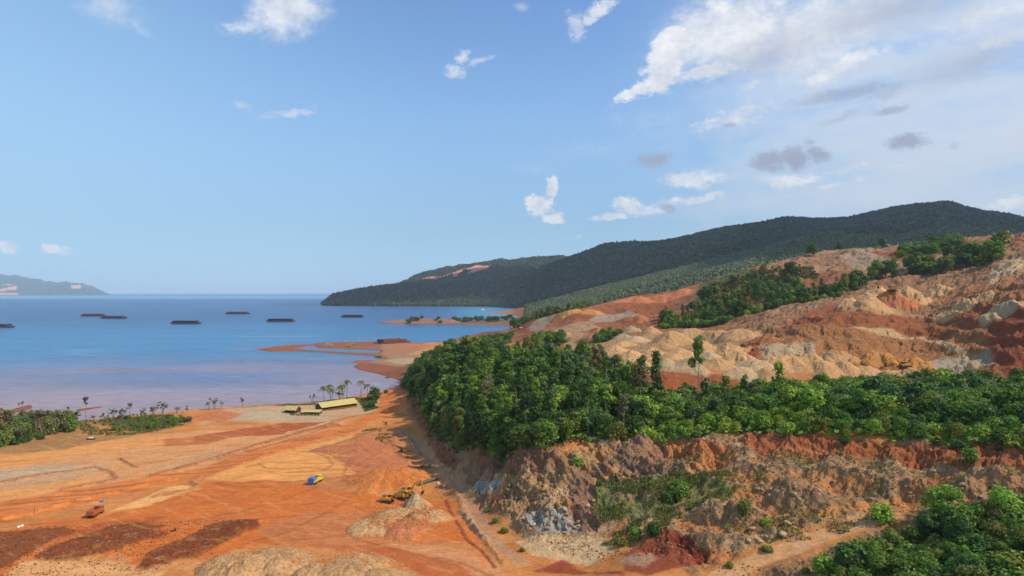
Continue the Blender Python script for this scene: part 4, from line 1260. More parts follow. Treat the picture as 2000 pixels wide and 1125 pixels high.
# ------------------------------------------------------------------ far coast across the bay, 24 km away
def far_coast():
    D0 = 24000.0
    us = np.linspace(-420, 216, 260)
    prof = fbm(us * .05, us * 0 + 3, 4) * 5 * np.clip((216 - us) / 60, 0, 1) + np.interp(us, [-420, -300, -150, -60, 0, 20, 40, 60, 75, 90, 105, 125, 140, 160, 178, 195, 208, 216],
                     [505, 500, 515, 525, 532, 535, 536, 541, 542, 546, 547, 548, 549, 550, 555, 563, 569, 572])
    rows = np.linspace(-1, 1, 60)
    U, Rr = np.meshgrid(us, rows)
    hmax = (574.0 - np.broadcast_to(prof, U.shape)) * D0 / F
    Y = D0 + Rr * 4200
    X = (U - 1000) / F * Y
    rd = 0.55 + 0.6 * ridged(X * 0.0005, Y * 0.0005, 4)
    z = hmax * np.cos(Rr * math.pi / 2) ** 0.8 * np.where(np.abs(Rr) < 0.12, 1, np.clip(rd, 0, 1.0)) - 25
    c = np.zeros(U.shape + (3,))
    c[:] = lin((56, 72, 58))
    n = fbm(X * 0.0012, Y * 0.0012, 4)
    scar = ((U < 32) & (z > 140) & (z < 330) & (Rr < 0) & (n > -0.12)) | ((U > 138) & (U < 158) & (z > 200) & (z < 320) & (Rr < 0)) | ((U < 36) & (z > 0) & (z < 70) & (Rr < 0))
    c[scar] = lin((224, 156, 122))
    ns, nt = U.shape
    i = np.arange(ns - 1)[:, None] * nt + np.arange(nt - 1)[None, :]
    q = np.stack([i, i + 1, i + nt + 1, i + nt], -1).reshape(-1, 4)
    co = np.stack([X.ravel(), Y.ravel(), z.ravel()], 1)
    me = raw_mesh('hills', co, q, [SOIL], {'Col': ('color', c.reshape(-1, 3)), 'grit': ('float', np.zeros(len(co)))}, smooth=True)
    link('hills', me, kind='structure')


far_coast()


# ------------------------------------------------------------------ air
def haze():
    m, T = mat('haze_air')
    out = T.new('ShaderNodeOutputMaterial')
    v = T.new('ShaderNodeVolumePrincipled')
    v.inputs['Color'].default_value = (0.80, 0.935, 1.0, 1)
    v.inputs['Density'].default_value = 3.0e-5
    v.inputs['Anisotropy'].default_value = 0.0
    T.l.new(v.outputs[0], out.inputs['Volume'])
    bm = bmesh.new()
    bmesh.ops.create_cube(bm, size=1.0)
    for p in bm.verts:
        p.co.x *= 1900000
        p.co.y = p.co.y * 320000 + 140000
        p.co.z = (p.co.z + 0.5) * 1130 - 45
    me = bpy.data.meshes.new('haze')
    bm.to_mesh(me)
    bm.free()
    me.materials.append(m)
    link('haze', me, kind='stuff')


haze()


# ------------------------------------------------------------------ the high cloud that shades the far ridge (well outside the picture)
def high_cloud():
    H = 6500.0
    sx, sy = sv.x / sv.z, sv.y / sv.z
    # outline of the shade on the ground (x, y, z)
    foot = [(u, D) for u, D in [(560, 4150), (620, 4900), (700, 5600), (760, 6100), (840, 6300), (980, 6300), (1040, 6100), (1300, 6200), (2500, 6200), (2500, 3300),
                                (2000, 1900), (1800, 2100), (1640, 2000), (1560, 2000), (1510, 2350), (1490, 2700), (1430, 2850), (1300, 2950), (1150, 2950), (1080, 3500), (1040, 4100), (960, 4250), (860, 4150), (700, 4080)]]
    pts = []
    for u, D in foot:
        x = (u - 1000) / F * D
        z = 150 if D > 3000 else 300
        if D > 8000:
            z = 300
        pts.append((x + sx * (H - z), D + sy * (H - z)))
    bm = bmesh.new()
    n = 260
    P = []
    tot = [math.dist(pts[i], pts[(i + 1) % len(pts)]) for i in range(len(pts))]
    for i in range(len(pts)):
        k = max(2, int(n * tot[i] / sum(tot)))
        for j in range(k):
            f = j / k
            P.append((pts[i][0] * (1 - f) + pts[(i + 1) % len(pts)][0] * f, pts[i][1] * (1 - f) + pts[(i + 1) % len(pts)][1] * f))
    cx = sum(p[0] for p in P) / len(P)
    cy = sum(p[1] for p in P) / len(P)
    P = np.array(P)
    off = fbm(P[:, 0] * 0.0015, P[:, 1] * 0.0015, 4) * 160
    dirs = P - np.array([cx, cy])
    dirs /= np.linalg.norm(dirs, axis=1)[:, None]
    P = P + dirs * off[:, None]
    rings = []
    for k, (zz, ins) in enumerate([(0, 0.985), (50, 1.0), (110, 0.995), (170, 0.97), (230, 0.9), (260, 0.6)]):
        wob = fbm(P[:, 0] * 0.002 + k * 4, P[:, 1] * 0.002, 3) * 50
        rings.append([bm.verts.new((cx + (p[0] - cx) * ins, cy + (p[1] - cy) * ins, H + zz + wb * (k > 0))) for p, wb in zip(P, wob)])
    for a, b in zip(rings, rings[1:]):
        for i in range(len(a)):
            j = (i + 1) % len(a)
            bm.faces.new((a[i], a[j], b[j], b[i]))
    bm.faces.new(rings[-1])
    bm.faces.new(list(reversed(rings[0])))
    me = bpy.data.meshes.new('cloud')
    bm.to_mesh(me)
    bm.free()
    m, T = mat('cloud_white')
    out = T.new('ShaderNodeOutputMaterial')
    d = T.new('ShaderNodeBsdfDiffuse')
    d.inputs['Color'].default_value = (0.9, 0.9, 0.92, 1)
    T.l.new(d.outputs[0], out.inputs[0])
    me.materials.append(m)
    link('cloud', me, kind='structure')


high_cloud()

# ------------------------------------------------------------------ vegetation
def leaf_material():
    m, T = mat('foliage')
    out = T.new('ShaderNodeOutputMaterial')
    oi = T.new('ShaderNodeObjectInfo')
    tint = T.new('ShaderNodeAttribute', attribute_name='tint')
    ac = T.new('ShaderNodeAttribute', attribute_name='Col')
    c = T.mix(1.0, oi.outputs['Color'], ac.outputs['Color'], 'MULTIPLY')
    hs = T.new('ShaderNodeHueSaturation')
    T.put(hs.inputs['Hue'], T.math('MULTIPLY_ADD', T.math('SUBTRACT', tint.outputs['Fac'], 0.5), 0.035, 0.5))
    T.put(hs.inputs['Value'], T.math('MULTIPLY_ADD', tint.outputs['Fac'], 1.1, 0.42))
    T.l.new(c, hs.inputs['Color'])
    d = T.new('ShaderNodeBsdfPrincipled')
    d.inputs['Roughness'].default_value = 0.55
    d.inputs['Specular IOR Level'].default_value = 0.25
    T.l.new(hs.outputs[0], d.inputs['Base Color'])
    tr = T.new('ShaderNodeBsdfTranslucent')
    T.put(tr.inputs['Color'], T.mix(1.0, hs.outputs[0], (1.25, 1.35, 0.5), 'MULTIPLY'))
    mx = T.new('ShaderNodeMixShader')
    mx.inputs[0].default_value = 0.26
    T.l.new(d.outputs[0], mx.inputs[1])
    T.l.new(tr.outputs[0], mx.inputs[2])
    T.l.new(mx.outputs[0], out.inputs[0])
    return m


def bark_material():
    m, T = mat('bark')
    out = T.new('ShaderNodeOutputMaterial')
    g = T.new('ShaderNodeNewGeometry')
    n = T.noise(g.outputs['Position'], 2.0, 4, 0.6)
    b = T.new('ShaderNodeBsdfPrincipled')
    b.inputs['Roughness'].default_value = 0.9
    T.put(b.inputs['Base Color'], T.mix(n, (0.10, 0.075, 0.055), (0.34, 0.28, 0.22)))
    T.l.new(b.outputs[0], out.inputs[0])
    return m


LEAF = leaf_material()
BARK = bark_material()


def leaves(rg, lobes, n, size, ragged=0.22, up=0.25):
    """leaf-clump cards spread through ellipsoid lobes"""
    L = np.array(lobes, float)
    area = (L[:, 3] * L[:, 4] + L[:, 3] * L[:, 5] + L[:, 4] * L[:, 5])
    pick = rg.choice(len(L), n, p=area / area.sum())
    d = rg.normal(size=(n, 3))
    d[:, 2] += up * np.abs(rg.normal(size=n))
    d /= np.linalg.norm(d, axis=1)[:, None]
    # clusters: pull directions towards a few shoots per lobe
    ns = 22
    sh = rg.normal(size=(len(L), ns, 3))
    sh /= np.linalg.norm(sh, axis=2)[:, :, None]
    q = rg.randint(0, ns, n)
    cl = sh[pick, q]
    d = d * 0.55 + cl * 0.75
    d /= np.linalg.norm(d, axis=1)[:, None]
    rr = (1 + ragged * rg.normal(size=(len(L), ns))[pick, q]) * (0.80 + 0.28 * rg.rand(n))
    c = L[pick, :3] + d * L[pick, 3:6] * rr[:, None]
    nrm = d + rg.normal(size=(n, 3)) * 0.42 + np.array([0, 0, 0.35])
    nrm /= np.linalg.norm(nrm, axis=1)[:, None]
    a = np.cross(nrm, rg.normal(size=(n, 3)))
    a /= np.linalg.norm(a, axis=1)[:, None]
    b = np.cross(nrm, a)
    sz = size * (0.55 + 0.75 * rg.rand(n))
    cor = []
    for sx, sy in ((-1, -.6), (1, -.8), (.8, 1), (-.9, .7)):
        j = 0.65 + 0.6 * rg.rand(n)
        cor.append(c + a * (sx * sz * j * 0.5)[:, None] + b * (sy * sz * j * 0.5)[:, None] + nrm * (rg.normal(size=n) * sz * 0.12)[:, None])
    co = np.stack(cor, 1).reshape(-1, 3)
    f = np.arange(4 * n).reshape(-1, 4)
    t_sh = rg.rand(len(L), ns)[pick, q]
    tint = np.clip(0.5 * t_sh + 0.5 * rg.rand(n), 0, 1)
    return co, f, np.repeat(tint, 4)


def tube(path, rads, seg=6):
    """tapered tube along a path -> verts, quads"""
    path = np.array(path, float)
    co, fs = [], []
    for i, (p, r) in enumerate(zip(path, rads)):
        dr = path[min(i + 1, len(path) - 1)] - path[max(i - 1, 0)]
        dr /= np.linalg.norm(dr) + 1e-9
        a = np.cross(dr, [0.3, 1, 0.2])
        a /= np.linalg.norm(a) + 1e-9
        b = np.cross(dr, a)
        for k in range(seg):
            an = 2 * math.pi * k / seg
            co.append(p + (a * math.cos(an) + b * math.sin(an)) * r)
    for i in range(len(path) - 1):
        for k in range(seg):
            k2 = (k + 1) % seg
            fs.append((i * seg + k, i * seg + k2, (i + 1) * seg + k2, (i + 1) * seg + k))
    return np.array(co), np.array(fs)


def cat(parts):
    co, fs, o = [], [], 0
    for c, f in parts:
        co.append(c)
        fs.append(f + o)
        o += len(c)
    return np.concatenate(co), np.concatenate(fs)


class Kind:
    """one tree kind: crown arrays, trunk arrays, nominal height"""
    def __init__(s, name, crown, trunk, H):
        s.H = H
        s.crown, s.trunk = crown, trunk
        co, f, t = crown
        s.me_c = raw_mesh(name + '_crown', co, f, [LEAF], {'tint': ('float', t), 'Col': ('color', np.ones((len(co), 3)))})
        s.me_t = raw_mesh(name + '_trunk', trunk[0], trunk[1], [BARK], None, smooth=True) if trunk is not None else None


def limbs(rg, lobes, H, r0, base=(0, 0, 0), lean=0.4):
    top = np.array([rg.uniform(-lean, lean), rg.uniform(-lean, lean), H * 0.86])
    path = [np.array(base) + (0, 0, -1.0), np.array([0.05, 0, H * 0.2]), top * np.array([.5, .5, .52]), top]
    parts = [tube(path, [r0 * 1.3, r0, r0 * .7, r0 * .25], 7)]
    for l in lobes[:7]:
        p = np.array(l[:3])
        h0 = max(0.25 * H, p[2] - l[5] * 1.6 - 1)
        st = np.array([top[0] * h0 / H, top[1] * h0 / H, h0])
        mid = st * .5 + p * .5 + np.array([0, 0, -0.2])
        parts.append(tube([st, mid, p], [r0 * .45, r0 * .3, r0 * .12], 5))
    return cat(parts)


def mk_broad(seed, H=11.0, w=4.2, n=1300, sz=0.72, low=0.30):
    rg = np.random.RandomState(seed)
    lobes = []
    k = rg.randint(7, 10)
    for i in range(k):
        a = i * 2.4 + rg.rand()
        z = H * (low + (0.92 - low) * (i + 0.5) / k)
        rad = w * (0.62 if z < H * .7 else 0.4) * rg.uniform(.6, 1.1)
        r = w * rg.uniform(.36, .56)
        lobes.append((math.cos(a) * rad, math.sin(a) * rad, z, r, r, r * rg.uniform(.6, .85)))
    lobes.append((0, 0, H * 0.72, w * .6, w * .6, H * .22))
    return leaves(rg, lobes, n, sz), limbs(rg, lobes, H, 0.24)


def mk_column(seed, H=15.0, w=2.0, n=1500, sz=0.62, low=0.06):
    rg = np.random.RandomState(seed)
    lobes = []
    k = 9
    for i in range(k):
        f = (i + .5) / k
        z = H * (low + (0.95 - low) * f)
        r = w * (1.15 - 0.45 * f) * rg.uniform(.75, 1.2)
        a = rg.rand() * 6.28
        lobes.append((math.cos(a) * w * .35, math.sin(a) * w * .35, z, r, r, H * .09 * rg.uniform(.8, 1.3)))
    return leaves(rg, lobes, n, sz, 0.2), limbs(rg, [], H, 0.28)


def mk_emergent(seed, H=22.0, w=3.8, n=1100, sz=0.7):
    rg = np.random.RandomState(seed)
    lobes = []
    for i in range(8):
        a = i * 2.4 + rg.rand()
        z = H * (0.60 + 0.36 * (i + .5) / 8)
        r = w * rg.uniform(.3, .5)
        rad = w * rg.uniform(.25, .7) * (1.2 - 0.7 * i / 8)
        lobes.append((math.cos(a) * rad, math.sin(a) * rad, z, r, r, r * .7))
    return leaves(rg, lobes, n, sz, 0.3), limbs(rg, lobes, H, 0.26, lean=1.0)


def mk_bush(seed, H=5.0, w=2.6, n=900, sz=0.5):
    rg = np.random.RandomState(seed)
    lobes = [(0, 0, H * .45, w * .75, w * .75, H * .42)]
    for i in range(6):
        a = i * 1.1 + rg.rand()
        lobes.append((math.cos(a) * w * .55, math.sin(a) * w * .55, H * rg.uniform(.2, .62), w * rg.uniform(.35, .5), w * rg.uniform(.35, .5), H * rg.uniform(.2, .3)))
    return leaves(rg, lobes, n, sz, 0.22), limbs(rg, lobes[1:5], H, 0.10)


def mk_sparse(seed, H=7.0, w=2.4, n=230, sz=0.5):
    rg = np.random.RandomState(seed)
    parts, lobes = [], []
    for k in range(rg.randint(3, 6)):
        a = rg.rand() * 6.28
        tip = np.array([math.cos(a) * w * rg.uniform(.3, 1), math.sin(a) * w * rg.uniform(.3, 1), H * rg.uniform(.65, 1)])
        mid = tip * [.35, .35, .5]
        parts.append(tube([(0, 0, -.5), mid, tip], [.13, .08, .03], 5))
        for j in range(4):
            f = rg.uniform(.4, 1)
            p = mid * (1 - f) + tip * f
            e = p + rg.normal(size=3) * [.7, .7, .4] + [0, 0, .3]
            parts.append(tube([p, e], [.05, .02], 4))
            if rg.rand() < .75:
                lobes.append((e[0], e[1], e[2], rg.uniform(.35, .7), rg.uniform(.35, .7), rg.uniform(.25, .5)))
    return leaves(rg, lobes, n, sz, .2), cat(parts)


def mk_umbrella(seed, H=12.0):
    """bare pole with a small dark flat-topped head"""
    rg = np.random.RandomState(seed)
    lobes = [(0, 0, H * .93, 1.3, 1.3, .7), (.8, .3, H * .88, .8, .8, .5), (-.9, -.2, H * .86, .8, .7, .4), (.7, -.2, H * .70, .8, .6, .35), (-.3, .2, H * .8, .5, .5, .4)]
    return leaves(rg, lobes, 420, .42, .15), limbs(rg, lobes, H, 0.15)


def mk_palm(seed, H=15.0):
    rg = np.random.RandomState(seed)
    lean = np.array([rg.uniform(-1.2, 1.2), rg.uniform(-1, 1), 0])
    path = [np.array([0, 0, -1.]), lean * .1 + [0, 0, H * .3], lean * .5 + [0, 0, H * .65], lean + [0, 0, H]]
    trunk = tube(path, [.26, .2, .16, .14], 8)
    top = lean + [0, 0, H]
    co, fs, tt = [], [], []
    for k in range(26):
        a = k * 2.399 + rg.rand() * .3
        elv = rg.uniform(-.9, 1.2)
        L = rg.uniform(3.0, 4.3)
        dr = np.array([math.cos(a), math.sin(a), 0])
        side = np.array([-math.sin(a), math.cos(a), 0])
        tn = rg.rand()
        prev = None
        m = 9
        for j in range(m + 1):
            f = j / m
            p = top + dr * (L * f * math.cos(elv * (1 - f * .3))) + np.array([0, 0, L * (math.sin(elv) * f - 0.95 * f * f)])
            w = 0.62 * math.sin(math.pi * min(1, f * .85 + .15)) + .03
            if prev is not None:
                pp, pw = prev
                for sg in (-1, 1):       # leaflets hang from the rib, with gaps
                    b = len(co)
                    q0, q1 = pp, pp * .35 + p * .65
                    dp = np.array([0, 0, -0.42])
                    co += [q0, q1, q1 + side * sg * w + dp * w + dr * .18, q0 + side * sg * pw + dp * pw + dr * .18]
                    fs.append((b, b + 1, b + 2, b + 3))
                    tt += [tn] * 4
            prev = (p, w)
    return (np.array(co), np.array(fs), np.array(tt)), trunk


def mk_pandanus(seed, H=5.0):
    rg = np.random.RandomState(seed)
    co, fs, tt = [], [], []
    top = np.array([0, 0, H * .62])
    for k in range(150):
        d = rg.normal(size=3)
        d[2] = abs(d[2]) * .9 - .15
        d /= np.linalg.norm(d)
        L = rg.uniform(1.5, 2.3)
        side = np.cross(d, rg.normal(size=3))
        side /= np.linalg.norm(side)
        tn = rg.rand()
        p0, p1, p2 = top, top + d * L * .6 + [0, 0, .15], top + d * L + [0, 0, -.45]
        for a, b, wa, wb in ((p0, p1, .05, .11), (p1, p2, .11, .02)):
            i = len(co)
            co += [a - side * wa, b - side * wb, b + side * wb, a + side * wa]
            fs.append((i, i + 1, i + 2, i + 3))
            tt += [tn] * 4
    return (np.array(co), np.array(fs), np.array(tt)), tube([(0, 0, -.8), (.1, 0, H * .3), top], [.16, .14, .12], 6)


def mk_dead(seed, H=14.0):
    rg = np.random.RandomState(seed)
    parts = [tube([(0, 0, -1), (.1, 0, H * .4), (-.1, .1, H * .75), (.15, 0, H)], [.38, .32, .2, .08], 6)]
    lobes = []
    for j in range(9):
        h = H * rg.uniform(.5, .95)
        a = rg.rand() * 6.28
        e = np.array([math.cos(a) * rg.uniform(.5, 1.4), math.sin(a) * rg.uniform(.5, 1.4), h + rg.uniform(.2, .9)])
        parts.append(tube([(0, 0, h), e], [.12, .05], 4))
        if j < 3:
            lobes.append((e[0], e[1], e[2], .4, .4, .3))
    return leaves(rg, lobes, 60, .4, .2), cat(parts)


KN = {
    'broad': [Kind('broad', *mk_broad(s), 11.0) for s in (1, 2, 3, 4)],
    'wide': [Kind('wide', *mk_broad(s, 9.0, 5.0, 1500, .66, .16), 9.0) for s in (11, 12, 13)],
    'column': [Kind('column', *mk_column(s), 15.0) for s in (21, 22, 23)],
    'emergent': [Kind('emergent', *mk_emergent(s), 22.0) for s in (31, 32, 33)],
    'bush': [Kind('bush', *mk_bush(s), 5.0) for s in (41, 42, 43)],
    'near': [Kind('near', *mk_broad(s, 8.0, 3.6, 3200, .42, .10), 8.0) for s in (51, 52, 53)],
    'sparse': [Kind('sparse', *mk_sparse(s), 7.0) for s in (61, 62, 63, 64)],
    'umbrella': [Kind('umbrella', *mk_umbrella(s), 12.0) for s in (71, 72)],
    'palm': [Kind('palm', *mk_palm(s), 15.0) for s in (81, 82, 83)],
    'pandanus': [Kind('pandanus', *mk_pandanus(91), 5.0)],
    'dead': [Kind('dead', *mk_dead(s), 14.0) for s in (95, 96)],
}
GREEN, DEEP, OLIVE, BRIGHT, RUST, GREYG, BLUEG, YELL = [tuple(lin(c)) for c in
    ((102, 130, 42), (72, 100, 36), (120, 126, 48), (136, 160, 50), (122, 98, 52), (114, 114, 74), (84, 112, 56), (156, 166, 56))]
PR = random.Random(5)
CN = {}
for _c, _w in ((GREEN, 'mid green'), (DEEP, 'deep green'), (OLIVE, 'olive'), (BRIGHT, 'bright green'), (RUST, 'brownish'), (GREYG, 'grey green'), (BLUEG, 'blue green'), (YELL, 'yellow green')):
    CN[_c] = _w




def jitc(c, a=0.16):
    f = 1 + PR.uniform(-a, a)
    return (min(1, c[0] * f * (1 + PR.uniform(-.12, .12))), min(1, c[1] * f), min(1, c[2] * f), 1.0)


def plant(kind, loc, h, col, name, label, cat_, group=None, widen=1.0, var=None, crown='crown'):
    K = KN[kind][PR.randrange(len(KN[kind])) if var is None else var]
    k = h / K.H
    root = bpy.data.objects.new(name, None)
    root.empty_display_size = 0.5
    COL.objects.link(root)
    root.location = loc
    root.rotation_euler = (0, 0, PR.uniform(0, 6.28))
    root.scale = (k * widen, k * widen, k)
    tag(root, label, cat_, group)
    if K.me_t is not None:
        link('trunk', K.me_t, root)
    c = link(crown, K.me_c, root)
    c.color = jitc(col)
    return root


def scatter(poly, spacing, seed):
    """jittered grid inside a (u, D) polygon"""
    P = np.array([((u - 1000) / F * D, D) for u, D in poly])
    rg = np.random.RandomState(seed)
    lo, hi = P.min(0), P.max(0)
    gx, gy = np.meshgrid(np.arange(lo[0], hi[0], spacing), np.arange(lo[1], hi[1], spacing * .87))
    gx[1::2] += spacing / 2
    x = (gx + rg.uniform(-.42, .42, gx.shape) * spacing).ravel()
    y = (gy + rg.uniform(-.42, .42, gy.shape) * spacing).ravel()
    m = sdist(x, y, P) > 0
    return x[m], y[m]


BAKE = []       # (Kind, x, y, z, scale, widen, rot, colour) -> one mass


def bake(name, items, label=None, keep=1.0):
    CO, FS, TT, CC, o = [], [], [], [], 0
    for (K, x, y, z, k, w, rot, col) in items:
        co, f, t = K.crown
        if keep < 1:
            m = int(len(f) * keep)
            co, f, t = co[:m * 4], f[:m], t[:m * 4]
        ca, sa = math.cos(rot), math.sin(rot)
        q = np.empty_like(co)
        q[:, 0] = (co[:, 0] * ca - co[:, 1] * sa) * k * w + x
        q[:, 1] = (co[:, 0] * sa + co[:, 1] * ca) * k * w + y
        q[:, 2] = co[:, 2] * k + z
        CO.append(q)
        FS.append(f + o)
        TT.append(t)
        CC.append(np.broadcast_to(np.array(col[:3]), (len(q), 3)))
        o += len(q)
    me = raw_mesh(name, np.concatenate(CO), np.concatenate(FS), [LEAF], {'tint': ('float', np.concatenate(TT)), 'Col': ('color', np.concatenate(CC))})
    return link(name, me, kind='stuff')


HILL = [(800, 570), (812, 500), (828, 430), (842, 385), (868, 338), (895, 318), (930, 298), (960, 284), (1000, 268), (1060, 258), (1130, 257), (1200, 257), (1255, 257),
        (1260, 345), (1195, 385), (1185, 430), (1150, 460), (1080, 500), (1000, 520), (930, 560), (905, 640), (860, 690), (820, 670), (800, 630)]
BELT = [(1255, 257), (1330, 254), (1400, 249), (1500, 239), (1600, 232.5), (1700, 226), (1800, 217), (1900, 205), (2000, 195), (2200, 182),
        (2200, 290), (2000, 292), (1900, 298), (1700, 308), (1500, 312), (1300, 318), (1255, 330)]


def near_forest():
    x, y = scatter(HILL, 6.1, 3)
    z = gz(x, y)
    u = 1000 + F * x / y
    items = []
    for a, b, c, uu in zip(x, y, z, u):
        r = PR.random()
        dark = uu < 940 and b > 430
        if dark:
            kind = PR.choice(['broad', 'column', 'emergent', 'column'])
            h = PR.uniform(15, 23) if kind != 'emergent' else PR.uniform(21, 28)
            if uu < 870:
                h *= .5 if b < 520 else .72
            col = PR.choice([DEEP, DEEP, GREEN, OLIVE])
        else:
            near_edge = b < 262 + max(0, 1000 - uu) * 0.35 + 14
            kind = 'wide' if near_edge and r < .5 else ('column' if r < .46 else ('emergent' if r < .62 else ('wide' if r < .70 else 'broad')))
            h = dict(wide=PR.uniform(6, 10), column=PR.uniform(8, 20), emergent=PR.uniform(14, 24), broad=PR.uniform(7, 15))[kind]
            if b > 400:
                h *= .85
            if near_edge and uu < 1010:
                h *= .6
            if kind == 'emergent' and b > 380 and PR.random() < .6:
                kind = 'broad'
                h = PR.uniform(8, 12)
            col = PR.choice([GREEN, GREEN, DEEP, OLIVE, BRIGHT, GREEN, DEEP, BLUEG])
            if r > .985 or (kind == 'emergent' and PR.random() < .25):
                col = RUST if PR.random() < .35 else GREYG
        items.append((b / h, kind, a, b, c, h, col, uu))
    items.sort(key=lambda q: q[0])
    for i, (_, kind, a, b, c, h, col, uu) in enumerate(items):
        if i < 290:
            if col is RUST:
                lab, gr = 'rusty brown leaved tree among the green trees of the central wood', 'rusty trees in the central wood'
            elif kind == 'column':
                lab, gr = 'narrow vine draped ' + CN.get(col, 'green') + ' tree in the dense central wood', 'vine draped trees in the central wood'
            elif kind == 'emergent':
                lab, gr = 'tall ' + CN.get(col, 'green') + ' tree with bare pale trunk rising over the central wood', 'emergent trees in the central wood'
            elif uu < 940 and b > 430:
                lab, gr = CN.get(col, 'green') + ' tree on the seaward end of the central wood', 'dark trees at the seaward end of the wood'
            elif kind == 'wide':
                lab, gr = 'low wide ' + CN.get(col, 'green') + ' tree along the front edge of the central wood', 'edge trees of the central wood'
            else:
                lab, gr = 'round crowned ' + CN.get(col, 'green') + ' tree in the dense central wood', 'round crowned trees in the central wood'
            plant(kind, (a, b, c - .3), h, col, 'forest_tree', lab, 'tree', gr, PR.uniform(.85, 1.2))
        else:
            K = KN[kind][PR.randrange(len(KN[kind]))]
            BAKE.append((K, a, b, c, h / K.H, PR.uniform(.9, 1.25), PR.uniform(0, 6.28), jitc(col)))
    x, y = scatter(BELT, 4.9, 8)
    z = gz(x, y)
    u = 1000 + F * x / y
    items = []
    for a, b, c, uu in zip(x, y, z, u):
        kind = PR.choice(['wide', 'wide', 'broad', 'bush', 'wide'])
        front = 262 - max(0, uu - 1255) * 0.06
        depth = b - np.interp(uu, [1255, 1400, 1600, 1800, 2000, 2200], [257, 249, 232.5, 217, 195, 182])
        h = dict(wide=PR.uniform(4.5, 9), broad=PR.uniform(6, 11.5), bush=PR.uniform(3, 5.5))[kind]
        if depth < 14:
            kind, h = 'bush' if PR.random() < .6 else 'wide', PR.uniform(2.4, 5)
        col = PR.choice([GREEN, GREEN, DEEP, BRIGHT, OLIVE, BLUEG])
        if depth < 16 and uu < 1560:
            col = PR.choice([BRIGHT, YELL, GREEN, BRIGHT])
        items.append((b / h, kind, a, b, c, h, col, uu, depth))
    items.sort(key=lambda q: q[0])
    for i, (_, kind, a, b, c, h, col, uu, depth) in enumerate(items):
        if i < 290:
            side = 'left' if uu < 1500 else ('middle' if uu < 1760 else 'right')
            if col in (BRIGHT, YELL):
                lab, gr = 'bright yellow green bush in the %s of the belt above the red cliff' % side, 'bright bushes in the %s of the belt' % side
            elif kind == 'bush':
                lab, gr = 'small dark green bush in the %s of the belt above the red cliff' % side, 'small bushes in the %s of the belt' % side
            else:
                lab, gr = 'dense domed ' + CN.get(col, 'green') + ' tree in the %s of the belt above the red cliff' % side, 'domed trees in the %s of the belt' % side
            plant(kind, (a, b, c - .3), h, col, 'bushy_tree', lab, 'tree', gr, PR.uniform(.95, 1.3))
        else:
            K = KN[kind][PR.randrange(len(KN[kind]))]
            BAKE.append((K, a, b, c, h / K.H, PR.uniform(1, 1.3), PR.uniform(0, 6.28), jitc(col)))
    bake('forest', BAKE, keep=.8)


def undergrowth():
    rg = np.random.RandomState(77)
    CO, FS, TT, CC, o = [], [], [], [], 0
    for poly, sp, hh, cols in ((HILL, 2.0, 1.6, (GREEN, DEEP, OLIVE)), (BELT, 1.9, 1.4, (GREEN, BRIGHT, DEEP))):
        x, y = scatter(poly, sp, 5)
        z = gz(x, y)
        n = len(x) * 4
        c = np.stack([np.repeat(x, 4) + rg.normal(size=n) * sp * .5, np.repeat(y, 4) + rg.normal(size=n) * sp * .5, np.repeat(z, 4) + rg.rand(n) ** 1.5 * hh], 1)
        nr = rg.normal(size=(n, 3)) * .6 + [0, -.3, 1]
        nr /= np.linalg.norm(nr, axis=1)[:, None]
        a = np.cross(nr, rg.normal(size=(n, 3)))
        a /= np.linalg.norm(a, axis=1)[:, None]
        b = np.cross(nr, a)
        s = rg.uniform(.4, 1.0, n)[:, None]
        co = np.stack([c - a * s - b * s * .7, c + a * s - b * s * .6, c + a * s * .8 + b * s, c - a * s * .9 + b * s * .8], 1).reshape(-1, 3)
        CO.append(co)
        FS.append(np.arange(4 * n).reshape(-1, 4) + o)
        TT.append(np.repeat(rg.rand(n), 4))
        pal = np.array(cols)[(fbm(c[:, 0] * .05, c[:, 1] * .05, 3) * 3 + 1.5).astype(int) % len(cols)]
        CC.append(np.repeat(pal, 4, axis=0))
        o += 4 * n
    me = raw_mesh('undergrowth', np.concatenate(CO), np.concatenate(FS), [LEAF], {'tint': ('float', np.concatenate(TT)), 'Col': ('color', np.concatenate(CC))})
    link('undergrowth', me, kind='stuff')


def grove(poly, sp, seed, kinds, hs, cols, name, lab, grp, widen=(.9, 1.3), cat_='tree', cull=True, thr=None):
    x, y = scatter(poly, sp, seed)
    z = gz(x, y)
    if thr is not None:
        k = fbm(x * .03 + seed, y * .03, 3) > thr
        x, y, z = x[k], y[k], z[k]
    for a, b, c in zip(x, y, z):
        if c < .25:
            continue
        h = PR.uniform(*hs)
        if cull and not visible(np.array([a]), np.array([b]), np.array([c + h]))[0]:
            continue
        cc = PR.choice(cols)
        f = (h - hs[0]) / (hs[1] - hs[0])
        sz = 'short ' if f < .33 else ('tall ' if f > .67 else '')
        plant(PR.choice(kinds), (a, b, c - .3), h, cc, name, sz + CN[cc] + ' ' + lab, cat_, grp, PR.uniform(*widen))


def one(kind, u, vb, h, col, name, lab, cat_='tree', grp=None, widen=1.0, dmin=0, var=None, D=None):
    p = at(u, D) if D else spot(u, vb, dmin)
    return plant(kind, (p.x, p.y, p.z - .2), h, col, name, lab, cat_, grp, widen, var)


